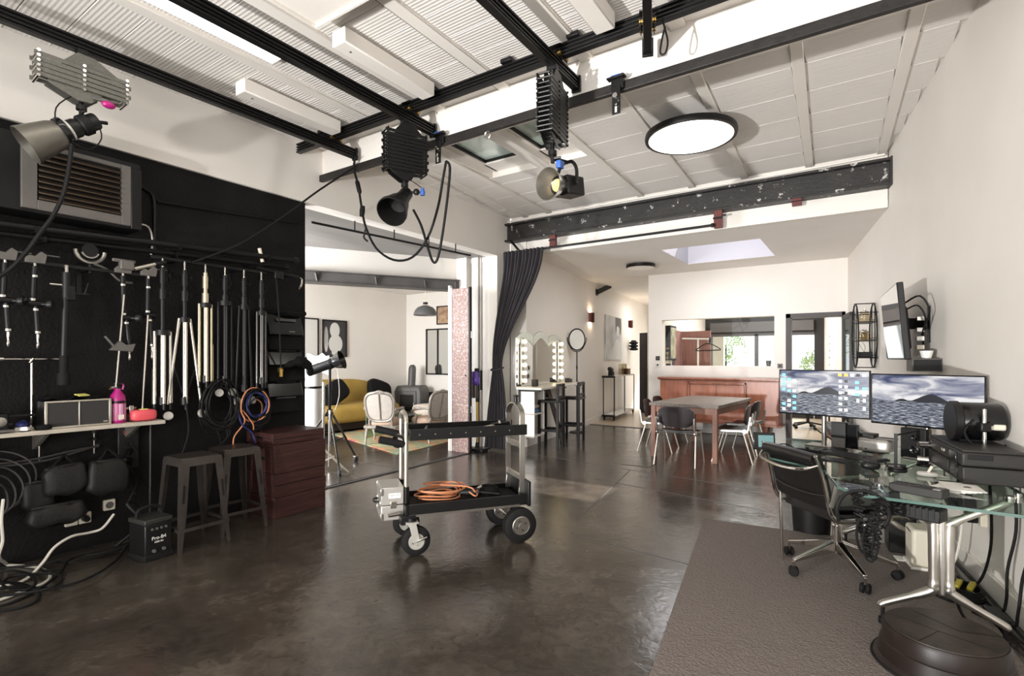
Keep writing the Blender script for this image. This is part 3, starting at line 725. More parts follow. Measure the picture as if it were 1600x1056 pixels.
# 1 conical reflector lamp under the silver hanger
B1 = Vector((rl, 1.25, 3.36 + zb1)); T1 = pxp(40, 214, -4.22); d1 = (T1 - B1).normalized()
t = thing('studio_lamp', 'grey studio lamp with a wide cone reflector under the silver scissor hanger', 'studio lamp', B1)
c0 = Vector((0, 0, -.05)); L1 = (T1 - B1).length
obj('lamp_body', MB().lathe([(.045, -.1), (.052, -.09), (.052, .02), (.058, .03), (.058, .07)], c0, d1, 20), 'black_plastic', t)
obj('flash_ring', MB().lathe([(.06, .07), (.064, .075), (.064, .09), (.06, .095)], c0, d1, 20), 'white', t)
obj('reflector_collar', MB().lathe([(.085, .09), (.09, .1), (.085, .125), (.06, .13)], c0, d1, 24), 'black_gloss', t)
rf = MB().lathe([(.075, .12), (.09, .16), (.114, L1), (.11, L1), (.086, .165), (.07, .125)], c0, d1, 28, cap=False)
obj('reflector', rf, 'reflector_grey', t)
obj('bracket', MB().bar((0, 0, .02), (0, 0, -.06), .03, .03).cyl((0, 0, -.01), (.0, .14, .02), .012, n=8), 'black', t, .003)
obj('coiled_cable', MB().lathe([(.056, -.05), (.064, -.045), (.064, .0), (.056, .01)], c0, d1, 18), 'cable', t)
obj('safety_wire', MB().tube([(.03, -.05, .12), (.05, -.14, -.0), (.04, -.12, -.13), (.03, .02, -.2), (.02, .1, -.1), (0, .08, .02)], .004, 6), 'cable', t)
q = [pxp(*a, -4.1) for a in ((112, 225), (108, 260), (100, 300), (84, 335), (62, 365), (40, 395), (10, 425), (-30, 445))]
t = thing('power_cable', 'black power cable drooping from the cone reflector lamp past the louvre', 'cable')
obj('cable', MB().tube(q, .012, 8), 'cable', t)

# 2 black lamp
B2 = Vector((-3.155, 3.1, 3.36 + zb2)); T2 = pxp(620, 346, -3.1)
d2 = (T2 - B2).normalized(); L2 = (T2 - B2).length
t = thing('studio_lamp', 'black studio lamp with a dark bowl reflector under the middle black hanger', 'studio lamp', B2)
c0 = Vector((0, 0, -.02))
d2 = Vector((.25, -.74, -.68)).normalized(); L2 = .27
obj('lamp_body', MB().lathe([(.04, -.05), (.055, -.04), (.056, .05), (.062, .06), (.062, .1), (.075, .12)], c0, d2, 20), 'black_plastic', t)
obj('reflector', MB().lathe([(.07, .11), (.085, .14), (.112, L2 - .02), (.122, L2), (.122, L2 + .03), (.114, L2 + .03), (.1, L2 - .01), (.075, .15), (.0, .14)], c0, d2, 28, cap=False), 'black_plastic', t)
obj('clamp_knob', MB().cyl((.0, .0, .0), (.09, .03, .0), .01, n=8).sph((.1, .035, 0), .028, 10), 'black', t)
obj('bracket', MB().bar((0, 0, .04), (0, 0, -.04), .03, .03), 'black', t, .003)

# 3 silver reflector lamp in a yoke
B3 = Vector((-1.75, 3.09, 3.36 + zb3)); ctr = pxp(886, 292, -1.72); T3 = pxp(848, 298, -1.62)
t = thing('studio_lamp', 'lamp with a round silver reflector in a black yoke, below the tall hanger', 'studio lamp', B3)
c0 = ctr - B3; d3 = Vector((-.83 * .72 + .56 * .68, -.56 * .72 - .83 * .68, -.12)).normalized(); sd = d3.cross(Vector((0, 0, 1))).normalized()
obj('yoke', MB().tube([c0 + sd * .085, c0 + sd * .085 + Vector((0, 0, .1)), c0 + sd * .05 + Vector((0, 0, .16)), c0 + Vector((0, 0, .17)), c0 - sd * .05 + Vector((0, 0, .16)), c0 - sd * .085 + Vector((0, 0, .1)), c0 - sd * .085], .012, 8), 'black', t)
obj('stem', MB().cyl((0, 0, .03), c0 + Vector((0, 0, .17)), .014, n=10), 'black', t)
obj('lamp_body', MB().bar(c0 - d3 * .11, c0 + d3 * .07, .14, .13), 'black_plastic', t, .012)
obj('cooling_ring', MB().lathe([(.06, .06), (.07, .065), (.07, .1), (.06, .105)], c0, d3, 24), 'black_gloss', t)
obj('reflector', MB().lathe([(.055, .09), (.066, .11), (.104, .2), (.108, .2), (.07, .11), (.06, .088)], c0, d3, 32, cap=False), 'alu', t)
e = obj('light_chip', MB().lathe([(.045, .1), (.04, .112), (0, .115)], c0, d3, 24), 'chip', t, label='round yellow light chip')
obj('tilt_knob', MB().cyl(c0 + sd * .09, c0 + sd * .13, .02, n=10), 'black', t)
t = thing('cable_tag', 'small blue clamp on the stem above the silver reflector lamp', 'tag', (-1.7, 3.1, 2.70))
obj('clamp', MB().cbox((0, 0, 0), (.035, .05, .05)).cyl((0, .03, .0), (0, .05, .03), .012, n=8), 'blue', t, .006)

# ---- loose cables in the middle of the studio
def on_y(px, y): return [pyp(*a, y) for a in px]
t = thing('hanging_cable', 'black cable sagging in loops between rail end and the middle lamp', 'cable')
q = on_y(((556, 244), (553, 262), (560, 292), (566, 330), (572, 356), (588, 388), (615, 406), (644, 402), (668, 372), (684, 325), (692, 280), (697, 252)), 3.4)
q2 = on_y(((697, 252), (703, 262), (699, 310), (690, 375), (683, 406), (676, 408), (668, 385), (658, 352), (646, 328)), 3.36)
obj('cable', MB().tube(q, .011, 8), 'cable', t); obj('cable_end', MB().tube(q2, .011, 8), 'cable', t)
obj('tie', MB().lathe([(.022, -.05), (.026, 0), (.022, .05)], q[3], (0, .1, 1), 10), 'cable', t)
obj('strap', MB().tube([q[4], q[4] + Vector((-.02, 0, -.04)), q[4] + Vector((-.03, 0, -.09)), q[4] + Vector((.02, 0, -.13))], .009, 6), 'cable', t)
obj('cord_tangle', MB().tube([q[0] + Vector((.05 * math.sin(k * 1.9), .02 * math.cos(k * 2.3), -.02 * k)) for k in range(9)], .003, 5), 'cable', t)
obj('plug', MB().lathe([(.014, -.07), (.022, -.05), (.022, .05), (.014, .07)], q[2], q[2] - q[1], 10), 'cable', t)
a0 = pyp(553, 262, 3.4); b0 = pxp(300, 410, -4.55)
t = thing('hanging_cable', 'taut black cable running from the rail end down to the wall of stands', 'cable')
obj('cable', MB().tube([a0, a0.lerp(b0, .25) + Vector((0, 0, -.02)), a0.lerp(b0, .5) + Vector((0, 0, -.07)), a0.lerp(b0, .75) + Vector((0, 0, -.08)), b0], .009, 7), 'cable', t)

# ---- brackets on the beams
def hook_bracket(x, label):
    t = thing('beam_bracket', label, 'bracket', (x, 3.455, zc - .02))
    obj('clamp_plate', MB().cbox((0, -.035, .04), (.09, .03, .1)).cbox((.0, -.06, .06), (.13, .05, .012)), 'black', t, .003)
    obj('blue_sticker', MB().cbox((0.0, -.075, .066), (.07, .012, .014)), 'blue', t)
    obj('angle_bar', MB().prism([(-.03, -.19), (.03, -.19), (.03, 0), (-.03, 0)], -.066, -.058, Matrix(((1, 0, 0, 0), (0, 0, 1, 0), (0, 1, 0, 0), (0, 0, 0, 1)))), 'black', t, .002)
    obj('bolt', MB().cyl((0, -.065, -.07), (0, -.09, -.07), .018, n=10).cyl((-.01, -.066, -.13), (.03, -.1, -.12), .007, n=6), 'chrome', t)
    obj('hole', MB().cbox((0, -.068, -.16), (.014, .004, .04)), 'white_trim', t)
hook_bracket(-3.05, 'black bracket on the thin beam that holds up the cable loop')
hook_bracket(-1.42, 'black slotted bracket hanging from the thin beam above the round light')
t = thing('lifting_eye', 'small steel ring screwed under the thin black beam by the roof window', 'ring', (-2.55, 3.43, zc - .045))
obj('ring', MB().tube([(.028 * math.cos(k * PI / 5), 0, -.028 + .028 * math.sin(k * PI / 5)) for k in range(10)], .005, 6, True), 'chrome', t)
for x, lab, big in ((-3.88, 'red-brown steel bracket under the big beam beside the curtain', 0), (-1.52, 'red-brown steel bracket holding the right end of the curtain rod', 1), (-.655, 'short red-brown bracket under the right half of the big beam', 0)):
    t = thing('rod_bracket', lab, 'bracket', (x, YB - .09, 3.245))
    h = .17 if x < -3 else (.22 if big else .08)
    obj('plate', MB().box(-.05, -.03, -h, .05, .03, 0), 'brick_red', t, .003)
    obj('lip', MB().box(-.055, -.05, -h * .5, .055, -.028, -h * .4), 'black', t)
    if big: obj('screw', MB().cyl((.05, -.05, -.08), (.1, -.05, -.08), .012, n=8), 'black', t)
t = thing('curtain_rod', 'long thin black curtain rod under the big beam', 'rod')
r0, r1 = Vector((LWX + .06, 6.78, 3.045)), Vector((-1.57, 6.78, 3.05))
obj('rod', MB().cyl(r0, r1, .016, n=10), 'black', t); obj('finial', MB().sph(r1, .028, 12), 'black', t)
obj('wall_strut', MB().bar((-4.6, 6.8, 3.24), (-4.42, 6.78, 3.05), .05, .02), 'black', t)

# ---- curtain gathered with a tie
def cur(u, v):
    z = 3.06 - v * 3.03
    e = min(1, v / .6); k = e * e * (3 - 2 * e); f = max(0, (v - .6) / .4)
    xl = -4.70 - .09 * k - .09 * f; xr = -3.98 - .64 * k + .20 * f ** .8
    y = 6.74 - .16 * k - .09 * f
    amp = .035 - .01 * k
    return (xl + (xr - xl) * u, y + amp * math.sin(u * 2 * PI * 11 + .6 * math.sin(v * 5)) + .012 * math.sin(u * 40 + v * 7), z)
t = thing('curtain', 'charcoal floor-length curtain drawn aside beside the make-up corner', 'curtain')
obj('fabric', MB().grid(cur, 140, 40, .004), 'curtain', t)
obj('tie_band', MB().tube([(-4.80, 6.6, 1.24), (-4.78, 6.52, 1.22), (-4.7, 6.51, 1.22), (-4.62, 6.53, 1.24), (-4.6, 6.6, 1.26), (-4.7, 6.65, 1.25)], .012, 6, True), 'curtain', t)
for k in range(7): obj('eyelet', MB().lathe([(.02, -.006), (.026, 0), (.02, .006)], (-4.66 + k * .105, 6.775, 3.02), (1, 0, .2), 12), 'alu', t)
# ================================================================== black wall of grip equipment
BW = LWX - .03                                    # face of the black wall
def superell(mb, c, sz, e=.5, n=18, rz=0., m=None):
    """pillow-like rounded block"""
    def sp(v, p): return math.copysign(abs(v) ** p, v)
    k = n // 2; rings = []
    mm = (Matrix.Translation(c) @ Matrix.Rotation(rz, 4, 'Z')) @ (m or Matrix())
    for i in range(1, k):
        ph = -PI / 2 + PI * i / k; r = []
        for j in range(n):
            a = 2 * PI * j / n
            r.append(mb.bm.verts.new(mm @ Vector((sz[0] / 2 * sp(math.cos(ph), e) * sp(math.cos(a), e), sz[1] / 2 * sp(math.cos(ph), e) * sp(math.sin(a), e), sz[2] / 2 * sp(math.sin(ph), e)))))
        rings.append(r)
    return mb.skin(rings)

# louvred unit heater high on the wall
t = thing('louvre_unit', 'big black wall unit with bronze louvre slats in a grey frame', 'vent', (BW, 1.35, 2.36))
obj('casing', MB().box(0, -.5, 0, .24, .37, .5).box(.24, .3, .0, .27, .37, .45), 'black', t, .006)
obj('frame', MB().box(.24, -.31, .02, .268, -.23, .46).box(.24, .24, .02, .268, .3, .46).box(.24, -.23, .02, .268, .24, .085).box(.24, -.23, .43, .268, .24, .46), 'frame_grey', t, .003)
for i in range(9):
    z = .105 + i * .037
    obj('slat', MB().cbox((.262, .005, z), (.036, .46, .006), 0, Matrix.Rotation(.62, 4, 'Y')).cyl((.275, -.225, z - .012), (.275, .235, z - .012), .006, n=6), 'louvre', t, .0015, 1)
t = thing('wall_panel', 'narrow grey-edged black panel left of the louvred unit', 'panel', (BW, .74, 2.37))
obj('panel', MB().box(0, -.3, 0, .2, .08, .47), 'black', t, .005); obj('edge', MB().box(.2, .16 - .1, .02, .215, .08, .45), 'frame_grey', t)
t = thing('cable_conduit', 'black conduit with a pale curved cable beside the louvred unit', 'conduit', (BW + .02, 1.9, 2.25))
obj('conduit', MB().tube([(0, 0, 0), (0, .0, .42), (0, -.06, .5), (0, -.14, .53)], .014, 8), 'black', t)
obj('pale_cable', MB().tube([(.02, -.03, -.02), (.02, -.02, .1), (.05, -.06, .19), (.06, -.14, .2)], .007, 7), 'cable_white', t)
obj('pipe_run', MB().tube([(0, .02, .42), (0, .7, .47), (0, 1.3, .52)], .012, 7), 'black', t)

# long black background poles along the top, and the flat hanging bars below
def pole(p, q, r, label, ends=True):
    t = thing('background_pole', label, 'pole')
    obj('tube', MB().cyl(p, q, r, n=14), 'black', t)
    if ends:
        for k, s in ((p, -1), (q, 1)): obj('end_cap', MB().cyl(k, Vector(k) + (Vector(q) - Vector(p)).normalized() * .05 * s, r * 1.35, n=14), 'black_plastic', t)
    for f in (.25, .6, .9):
        c = Vector(p).lerp(Vector(q), f); obj('wall_hook', MB().bar((BW + .002, c.y, c.z - r), (c.x + r, c.y, c.z - r), .02, .012).bar((c.x + r, c.y, c.z - r), (c.x + r + .01, c.y, c.z + .01), .02, .008), 'black', t)
pole((-4.58, .5, 2.24), (-4.55, 3.0, 2.34), .024, 'upper long black pole lying across the hooks of the black wall')
pole((-4.66, .6, 2.2), (-4.63, 2.95, 2.28), .02, 'lower long black pole lying behind the upper one')
t = thing('boom_arm', 'short black boom arm with a chrome tip at the right end of the poles', 'arm', (-4.56, 2.85, 2.2))
obj('tube', MB().cyl((0, -.2, .02), (0, .22, -.02), .02, n=10), 'black', t); obj('clamp', MB().cbox((0, .0, -.02), (.06, .09, .08)), 'black', t, .008)
obj('chrome_tip', MB().tube([(0, .2, -.02), (0, .25, -.03), (0, .24, -.09), (0, .21, -.13)], .012, 7), 'chrome', t)
obj('long_plug', MB().cyl((0, -.15, .08), (0, -.18, .2), .016, n=8), 'cream', t)
def flat_bar(y0, y1, z, label):
    t = thing('hanging_bar', label, 'bar', (-4.57, (y0 + y1) / 2, z))
    h = (y1 - y0) / 2
    obj('bar', MB().box(-.012, -h, -.012, .012, h, .012), 'black', t, .002)
    for f in (-.6, .5):
        obj('bracket', MB().bar((0, h * f, -.006), (BW + 4.57, h * f, -.006), .02, .012).box(BW + 4.57, h * f - .015, -.16, BW + 4.585, h * f + .015, 0), 'black', t, .002)
flat_bar(.3, 1.79, 2.035, 'black bar over the shelf that the jointed arms hang from')
flat_bar(1.8, 2.74, 2.185, 'black bar that the six folded light stands hang from')

# ---- jointed arms and clamps on the lower bar
def seg(mb, p, q, r): return mb.cyl(p, q, r, n=10)
def jointed_arm(y, label, upper, lower, knob=1, rod=None, tip=True, lean=0.):
    t = thing('jointed_arm', label, 'clamp arm', (-4.55, y, 2.03))
    obj('jaw', MB().prism([(-.05, -.03), (.05, -.03), (.06, .03), (.03, .05), (.0, .015), (-.03, .02), (-.05, .0)], -.018, .018, Matrix(((0, 0, 1, 0), (1, 0, 0, 0), (0, 1, 0, .03), (0, 0, 0, 1)))).cyl((0, .05, .06), (0, .13, .06), .005, n=6), 'frame_grey', t, .003)
    a, b, c = Vector((0, 0, -.02)), Vector((.0, lean * upper - .01, -upper)), Vector((.0, lean * (upper + lower), -upper - lower))
    obj('upper_arm', seg(MB(), a, b, .016), 'black_plastic', t)
    obj('lower_arm', seg(MB(), b + Vector((0, .015, 0)), c + Vector((0, .015, 0)), .016), 'black_plastic', t)
    obj('elbow', MB().cyl((.0, b.y - .025, b.z), (0, b.y + .05, b.z), .022, n=10), 'black', t)
    if knob: obj('elbow_knob', MB().lathe([(.01, 0), (.01, .03), (.03, .035), (.034, .05), (.03, .065), (.0, .068)], (.01, b.y + .04, b.z), (.6, .8, 0), 14), 'black_plastic', t)
    r = MB()
    for p in (a + Vector((0, 0, -.06)), b + Vector((0, 0, .035)), b + Vector((0, .015, -.03)), c + Vector((0, .015, .02))): r.cyl(p, p + Vector((0, 0, -.014)), .019, n=10)
    obj('chrome_rings', r, 'chrome', t, kind='stuff')
    if tip: obj('tip', MB().lathe([(.009, 0), (.009, -.04), (.005, -.05), (.008, -.06), (.008, -.09), (.0, -.1)], c + Vector((0, .015, 0)), (0, 0, 1), 8), 'chrome', t)
    obj('spigot', MB().cyl((0, 0, .02), (0, 0, -.03), .009, n=8), 'chrome', t)
    if rod: obj('rod', MB().cyl((.02, rod[0], rod[1]), (.02, rod[2], rod[3]), .007, n=8), 'chrome', t)
    return t
jointed_arm(.97, 'jointed black arm at the left edge of the photo, hanging from the bar', .26, .2, 1)
jointed_arm(1.115, 'jointed black arm with a round knob, second hanging arm from the left', .27, .2, 1)
t4 = jointed_arm(1.61, 'jointed black arm on a long chrome rod above the magenta extinguisher', .33, .22, 1, (.0, -.16, -.05, -.84), True, .05)
obj('lower_jaw', MB().prism([(-.08, -.02), (.06, -.03), (.08, .03), (.02, .02), (-.02, .05)], -.02, .02, Matrix(((0, 0, 1, .02), (1, 0, 0, -.01), (0, 1, 0, -.55), (0, 0, 0, 1)))).bar((.03, -.06, -.55), (.03, -.12, -.47), .02, .012), 'frame_grey', t4, .003)
jointed_arm(1.775, 'jointed black arm with a chrome rod, last one beside the silver stand', .3, .24, 0, (-.01, -.3, -.05, -1.08), True, .02)
t = thing('extension_pole', 'thick black telescopic pole with a grip hanging over the speaker box', 'pole', (-4.55, 1.28, 2.02))
obj('spigot', MB().cyl((0, 0, .02), (0, 0, -.05), .012, n=8), 'chrome', t)
obj('tube', MB().cyl((0, 0, -.04), (.0, -.015, -.64), .02, n=12).cyl((0, 0, -.03), (0, 0, -.2), .027, n=12), 'black_plastic', t)
obj('grip', MB().cyl((0, -.013, -.6), (0, -.016, -.76), .026, n=12).cyl((0, -.016, -.72), (0, -.016, -.8), .036, n=14), 'rubber', t)
obj('clamp', MB().cbox((0, .02, -.17), (.05, .05, .1)).bar((0, .04, -.17), (.01, .13, -.17), .014, .014).bar((.01, .1, -.17), (.01, .12, -.09), .012, .012), 'black', t, .004)
obj('screw', MB().cyl((0, -.02, -.12), (.0, -.09, -.12), .009, n=8), 'chrome', t)
t = thing('yoke_clamp', 'chrome curved yoke clamp on the black wall above the bar', 'clamp', (-4.6, 1.43, 2.17))
obj('arc', MB().tube([(0, .085 * math.cos(a), -.0 + .085 * math.sin(a)) for a in [PI * (1 + k / 10) for k in range(11)]], .013, 7).tube([(0, .05 * math.cos(a), .05 * math.sin(a)) for a in [PI * (1.1 + k * .08) for k in range(11)]], .008, 6), 'alu', t)
obj('plate', MB().cyl((-.01, 0, .0), (.0, 0, .0), .05, n=16), 'black', t); obj('peg', MB().cyl((0, -.0, -.1), (0, 0, -.16), .016, n=10), 'black', t)
obj('handle', MB().tube([(0, .02, -.09), (0, .1, -.12), (0, .18, -.19), (0, .26, -.2)], .009, 7), 'frame_grey', t)
t = thing('angled_arm', 'short silver arm in a black clamp, slanting up between bar and poles', 'clamp arm', (-4.54, 1.7, 2.07))
obj('clamp', MB().cbox((0, -.07, .02), (.05, .09, .07)).bar((0, -.16, .05), (0, -.01, .05), .02, .025), 'frame_grey', t, .008)
obj('silver_arm', MB().cyl((0, -.02, .0), (0, .13, .06), .015, n=10), 'silver_tube', t); obj('joint', MB().cyl((0, .12, .055), (0, .19, .08), .02, n=10), 'black', t)

# ---- folded light stands
def folded_stand(y, label, top, end, spread, gap, m, mtop, casters, z0=2.18, group='folded light stands on the black wall'):
    t = thing('light_stand', label, 'light stand', (-4.54, y, z0), 0, group)
    obj('spigot', MB().lathe([(.006, .0), (.009, -.02), (.009, -.06), (.013, -.065), (.013, -.08)], n=10), 'chrome', t)
    obj('column', MB().cyl((0, 0, -.07), (0, 0, -top), .016, n=12).cyl((0, 0, -.1), (0, 0, -.2), .022, n=12).cyl((0, 0, -.24), (0, 0, -.32), .026, n=12), mtop, t)
    for k, z in ((0, -.13), (1, -.27)): obj('lock_knob', MB().cyl((0, .015, z), (0, .055, z), .008, n=8).bar((0, .05, z - .02), (0, .05, z + .02), .012, .01), 'black', t)
    obj('collar', MB().cyl((0, 0, -top + .01), (0, 0, -top - .03), gap * .95, n=16), 'black', t)
    obj('centre_tube', MB().cyl((0, 0, -top), (0, 0, -end + .02), .015, n=12), m, t)
    for k in range(3):
        a = (-PI / 2, PI / 2, 0)[k]
        d = Vector((math.cos(a) * .5, math.sin(a), 0)); s = spread if k < 2 else spread * .15
        p = d * gap + Vector((0, 0, -top)); q = d * (gap + s) + Vector((0, 0, -end))
        lg = obj('leg', MB().cyl(p, q, .0115, n=10), m, t)
        pm = p.lerp(q, .52)
        obj('brace', MB().bar(pm + d * .008, Vector((0, 0, -end + .03)) if spread > .03 else q + d * .01, .012, .012), m if spread < .03 else 'black', lg)
        if casters and k != 2:
            c = q + Vector((.015, 0, -.09))
            cs_ = obj('caster', MB().lathe([(.012, -.012), (.032, -.012), (.036, 0), (.032, .012), (.012, .012)], c, (.9, .3 * (1 if k else -1), .2), 16), 'caster_grey', lg)
        else: obj('foot', MB().cyl(q, q + (q - p).normalized() * .05, .014, n=10), 'black', lg)
    obj('lower_hub', MB().cyl((0, 0, -end + .05), (0, 0, -end - .01), .03, n=12), 'black', t)
    return t
folded_stand(1.87, 'silver folded light stand, leftmost of the six on the bar', .57, 1.13, .0, .055, 'silver_tube', 'black_plastic', 0)
folded_stand(2.03, 'silver light stand with legs splayed, second of the six on the bar', .46, 1.14, .085, .04, 'silver_tube', 'black_plastic', 1)
folded_stand(2.19, 'champagne coloured folded light stand, third of the six on the bar', .33, .97, 0, .048, 'gold_tube', 'gold_tube', 0)
folded_stand(2.35, 'black folded stand hanging right beside the champagne one', .3, .98, 0.0, .055, 'black', 'black_plastic', 1)
folded_stand(2.515, 'black stand with slightly open legs, fifth of the six on the bar', .32, 1.06, .03, .04, 'black', 'black_plastic', 1)
folded_stand(2.675, 'slim black stand with a steel sheen, last of the six on the bar', .36, 1.0, 0, .04, 'dark_tube', 'black_plastic', 0)

# ---- coils of cable under the stands
def coil(y, z, ry, rz_, n, m, label, seedn, strands=()):
    rnd = random.Random(seedn)
    t = thing('cable_coil', label, 'cable coil', (-4.53, y, z))
    def loops(k, m_, nm):
        mb = MB()
        for i in range(k):
            oy, oz, s = rnd.uniform(-.03, .03), rnd.uniform(-.05, .03), rnd.uniform(.75, 1.1)
            ox = rnd.uniform(-.04, .05); ph = rnd.uniform(0, 6)
            mb.tube([(ox + .015 * math.sin(a * 2 + ph), oy + ry * s * math.cos(a), oz + rz_ * s * math.sin(a)) for a in [2 * PI * j / 12 for j in range(12)]], .006, 6, True, 3)
        obj(nm, mb, m_, t)
    loops(n, m, 'loops')
    for k, m_ in strands: loops(k, m_, 'coloured_loops')
    tl = MB()
    for i in range(3):
        a = rnd.uniform(-.05, .05); tl.tube([(0, a, -rz_ * .8), (.02, a + .03, -rz_ * 1.3), (.0, a + rnd.uniform(-.08, .08), -rz_ * 1.8)], .006, 6)
    obj('loose_ends', tl, m, t); obj('hook', MB().bar((BW + 4.53, 0, rz_ * .9), (.03, 0, rz_ * .9), .02, .02), 'black', t)
coil(2.3, 1.0, .13, .19, 13, 'cable', 'big coil of black cable on the wall below the champagne stand', 3)
coil(2.6, .98, .12, .14, 10, 'cable', 'coil of black, blue and orange cable beside the dark bags', 5, ((3, 'cable_blue'), (2, 'cable_orange')))
t = thing('hanging_cable', 'loose orange and blue cable ends dangling between the two coils', 'cable', (-4.5, 2.46, .95))
obj('orange_strand', MB().tube([(0, .0, .0), (.02, .03, -.1), (0, -.05, -.22), (.02, -.07, -.32)], .006, 6).tube([(0, .02, 0), (.02, .1, -.12), (0, .12, -.18)], .006, 6), 'cable_orange', t)
obj('blue_strand', MB().tube([(0, -.02, .0), (.03, .0, -.12), (.0, .1, -.2), (.02, .13, -.3)], .007, 6), 'cable_blue', t)
for y, z0, z1, lab in ((2.0, 1.0, .55, 'long black cable trailing down the wall from the splayed stand'), (2.83, 2.09, 1.3, 'thin grey-black cable hanging in front of the dark bags')):
    t = thing('hanging_cable', lab, 'cable', (-4.47 if y < 2.5 else -4.56, y, 0))
    obj('cable', MB().tube([(0, 0, z0 + .1), (.02, .02, z0 * .6 + z1 * .4), (.0, -.03 if y < 2.5 else .05, z1 + .05), (.02, .02 if y < 2.5 else .04, z1)], .007, 7), 'cable', t)
    obj('plug', MB().cyl((.02, .02 if y < 2.5 else .04, z1), (.02, .02 if y < 2.5 else .04, z1 - .07), .016, n=8), 'brass' if y > 2.5 else 'cable', t)

# ---- tilted black bags in a wall rack
t = thing('bag_rack', 'black wall rack of tilted gear bags at the end of the black wall', 'rack', (BW, 2.98, .9))
for k, z in enumerate((.0, .15, .3, .45, .6, .74)):
    mb = MB(); sl = Matrix.Rotation(-.32, 4, 'Y')
    mb.cbox((.13, random.uniform(-.01, .01), z + .08), (.04, .38 - .02 * (k % 2), .21), 0, sl)
    p_ = obj('pocket', mb, 'black_gloss' if k % 2 else 'black_cloth', t, .008)
    obj('strap', MB().cbox((.15, 0, z + .13), (.012, .2, .025)), 'dark_grey' if k in (0, 5) else 'black', p_)
    if k in (0, 2, 4): obj('label_strip', MB().cbox((.152 + .018, (-.1, .02, .05)[k // 2], z + .155), (.004, (.08, .16, .06)[k // 2], .014)), 'chrome', p_)
obj('top_bundle', MB().tube([(.06, -.2, .93), (.14, -.05, .95), (.15, .1, .93), (.12, .22, .95)], .025, 8), 'black_cloth', t)
obj('back_board', MB().box(0, -.18, .0, .02, .18, .95), 'black', t)
t = thing('rolled_flag', 'limp black fabric flag hooked over the gear bags', 'flag', (-4.6, 3.0, 1.35))
obj('cloth', MB().tube([(0, -.12, -.05), (.04, 0, .0), (.05, .1, .02), (.02, .2, -.04), (.0, .24, -.12)], [.012, .03, .05, .045, .03, .01], 8), 'black_cloth', t)
obj('knot', MB().sph((.03, -.12, -.06), .03, 8), 'brass', t)

# ---- shelf and what stands on it
ZS = .93
t = thing('wall_shelf', 'pale wooden shelf on white brackets along the black wall', 'shelf', (BW, 1.15, ZS))
obj('board', MB().prism([(0, -.75), (.30, -.75), (.34, .70), (0, .70)], -.028, 0), 'shelf_wood', t, .002)
for y in (-.14 - .3, .02, .55):
    b_ = MB().prism([(0, -.16), (.012, -.16), (.03, -.15), (.27, -.035), (.27, -.028), (0, -.028)], -.014, .014, Matrix(((1, 0, 0, 0), (0, 0, 1, y), (0, 1, 0, 0), (0, 0, 0, 1))))
    obj('bracket', b_, 'silver_tube', t, .003)
t = thing('speaker_box', 'wide black speaker box with two grilles in a silver frame', 'speaker', (-4.6, 1.335, ZS))
obj('cabinet', MB().box(-.13, -.185, 0, .1, .185, .185), 'black', t, .005)
obj('frame', MB().box(.1, -.185, 0, .112, .185, .012).box(.1, -.185, .173, .112, .185, .185).box(.1, -.185, .012, .112, -.17, .173).box(.1, .17, .012, .112, .185, .173).box(.1, -.004, .012, .112, .004, .173), 'silver_tube', t, .002)
for y in (-.087, .087): obj('grille', MB().cbox((.104, y, .0925), (.006, .166, .16)), 'dark_fabric', t, .002)
obj('badge', MB().cbox((.109, .15, .025), (.003, .026, .008)), 'silver_tube', t)
t = thing('black_cloth', 'crumpled black cloth lying on top of the speaker box', 'cloth', (-4.62, 1.32, ZS + .185))
obj('folds', MB().grid(lambda u, v: (-.08 + .16 * u, -.15 + .3 * v, .012 + .012 * math.sin(9 * u + 4 * v) * math.sin(7 * v) + .01 * math.sin(14 * v)), 14, 24, .004), 'black_cloth', t)
t = thing('note_pad', 'yellow sticky note on the black cloth above the speaker box', 'note', (-4.56, 1.37, ZS + .215))
obj('sheet', MB().cbox((0, 0, 0), (.05, .07, .006), .3, Matrix.Rotation(.2, 4, 'Y')), 'yellow', t)
t = thing('fire_extinguisher', 'bright magenta fire extinguisher with a black valve on the shelf', 'extinguisher', (-4.54, 1.575, ZS))
obj('bottle', MB().lathe([(.0, 0), (.046, .0), (.05, .01), (.05, .175), (.044, .2), (.022, .235), (.02, .25)], n=24), 'magenta', t)
obj('valve', MB().cyl((0, 0, .24), (0, 0, .27), .018, n=10).cbox((0, .0, .285), (.02, .05, .02)), 'black', t, .003)
obj('gauge', MB().cyl((.005, -.02, .262), (.02, -.055, .258), .012, n=10), 'chrome', t); obj('lever', MB().tube([(0, .02, .29), (0, .035, .27), (0, .03, .24)], .007, 6), 'magenta', t)
obj('label', MB().lathe([(.0505, .02), (.0508, .021), (.0508, .139), (.0505, .14)], n=24, cap=False), 'label_print', t)
obj('black_band', MB().lathe([(.0512, .145), (.0515, .15), (.0512, .162)], n=24, cap=False), 'black', t)
obj('white_patch', MB().cbox((.051, .004, .045), (.003, .034, .032)), 'cream', t)
t = thing('red_case', 'soft pink-red case with a yellow tag at the shelf end', 'case', (-4.52, 1.73, ZS))
c_ = MB(); superell(c_, (0, 0, .045), (.1, .17, .085), .5, 20); obj('body', c_, 'pink', t)
obj('seam', MB().tube([(.05 * math.cos(a), .087 * math.sin(a), .045) for a in [2 * PI * k / 14 for k in range(14)]], .004, 6, True), 'pink', t); obj('yellow_tag', MB().cbox((.01, .0, .088), (.03, .05, .006)), 'yellow', t)
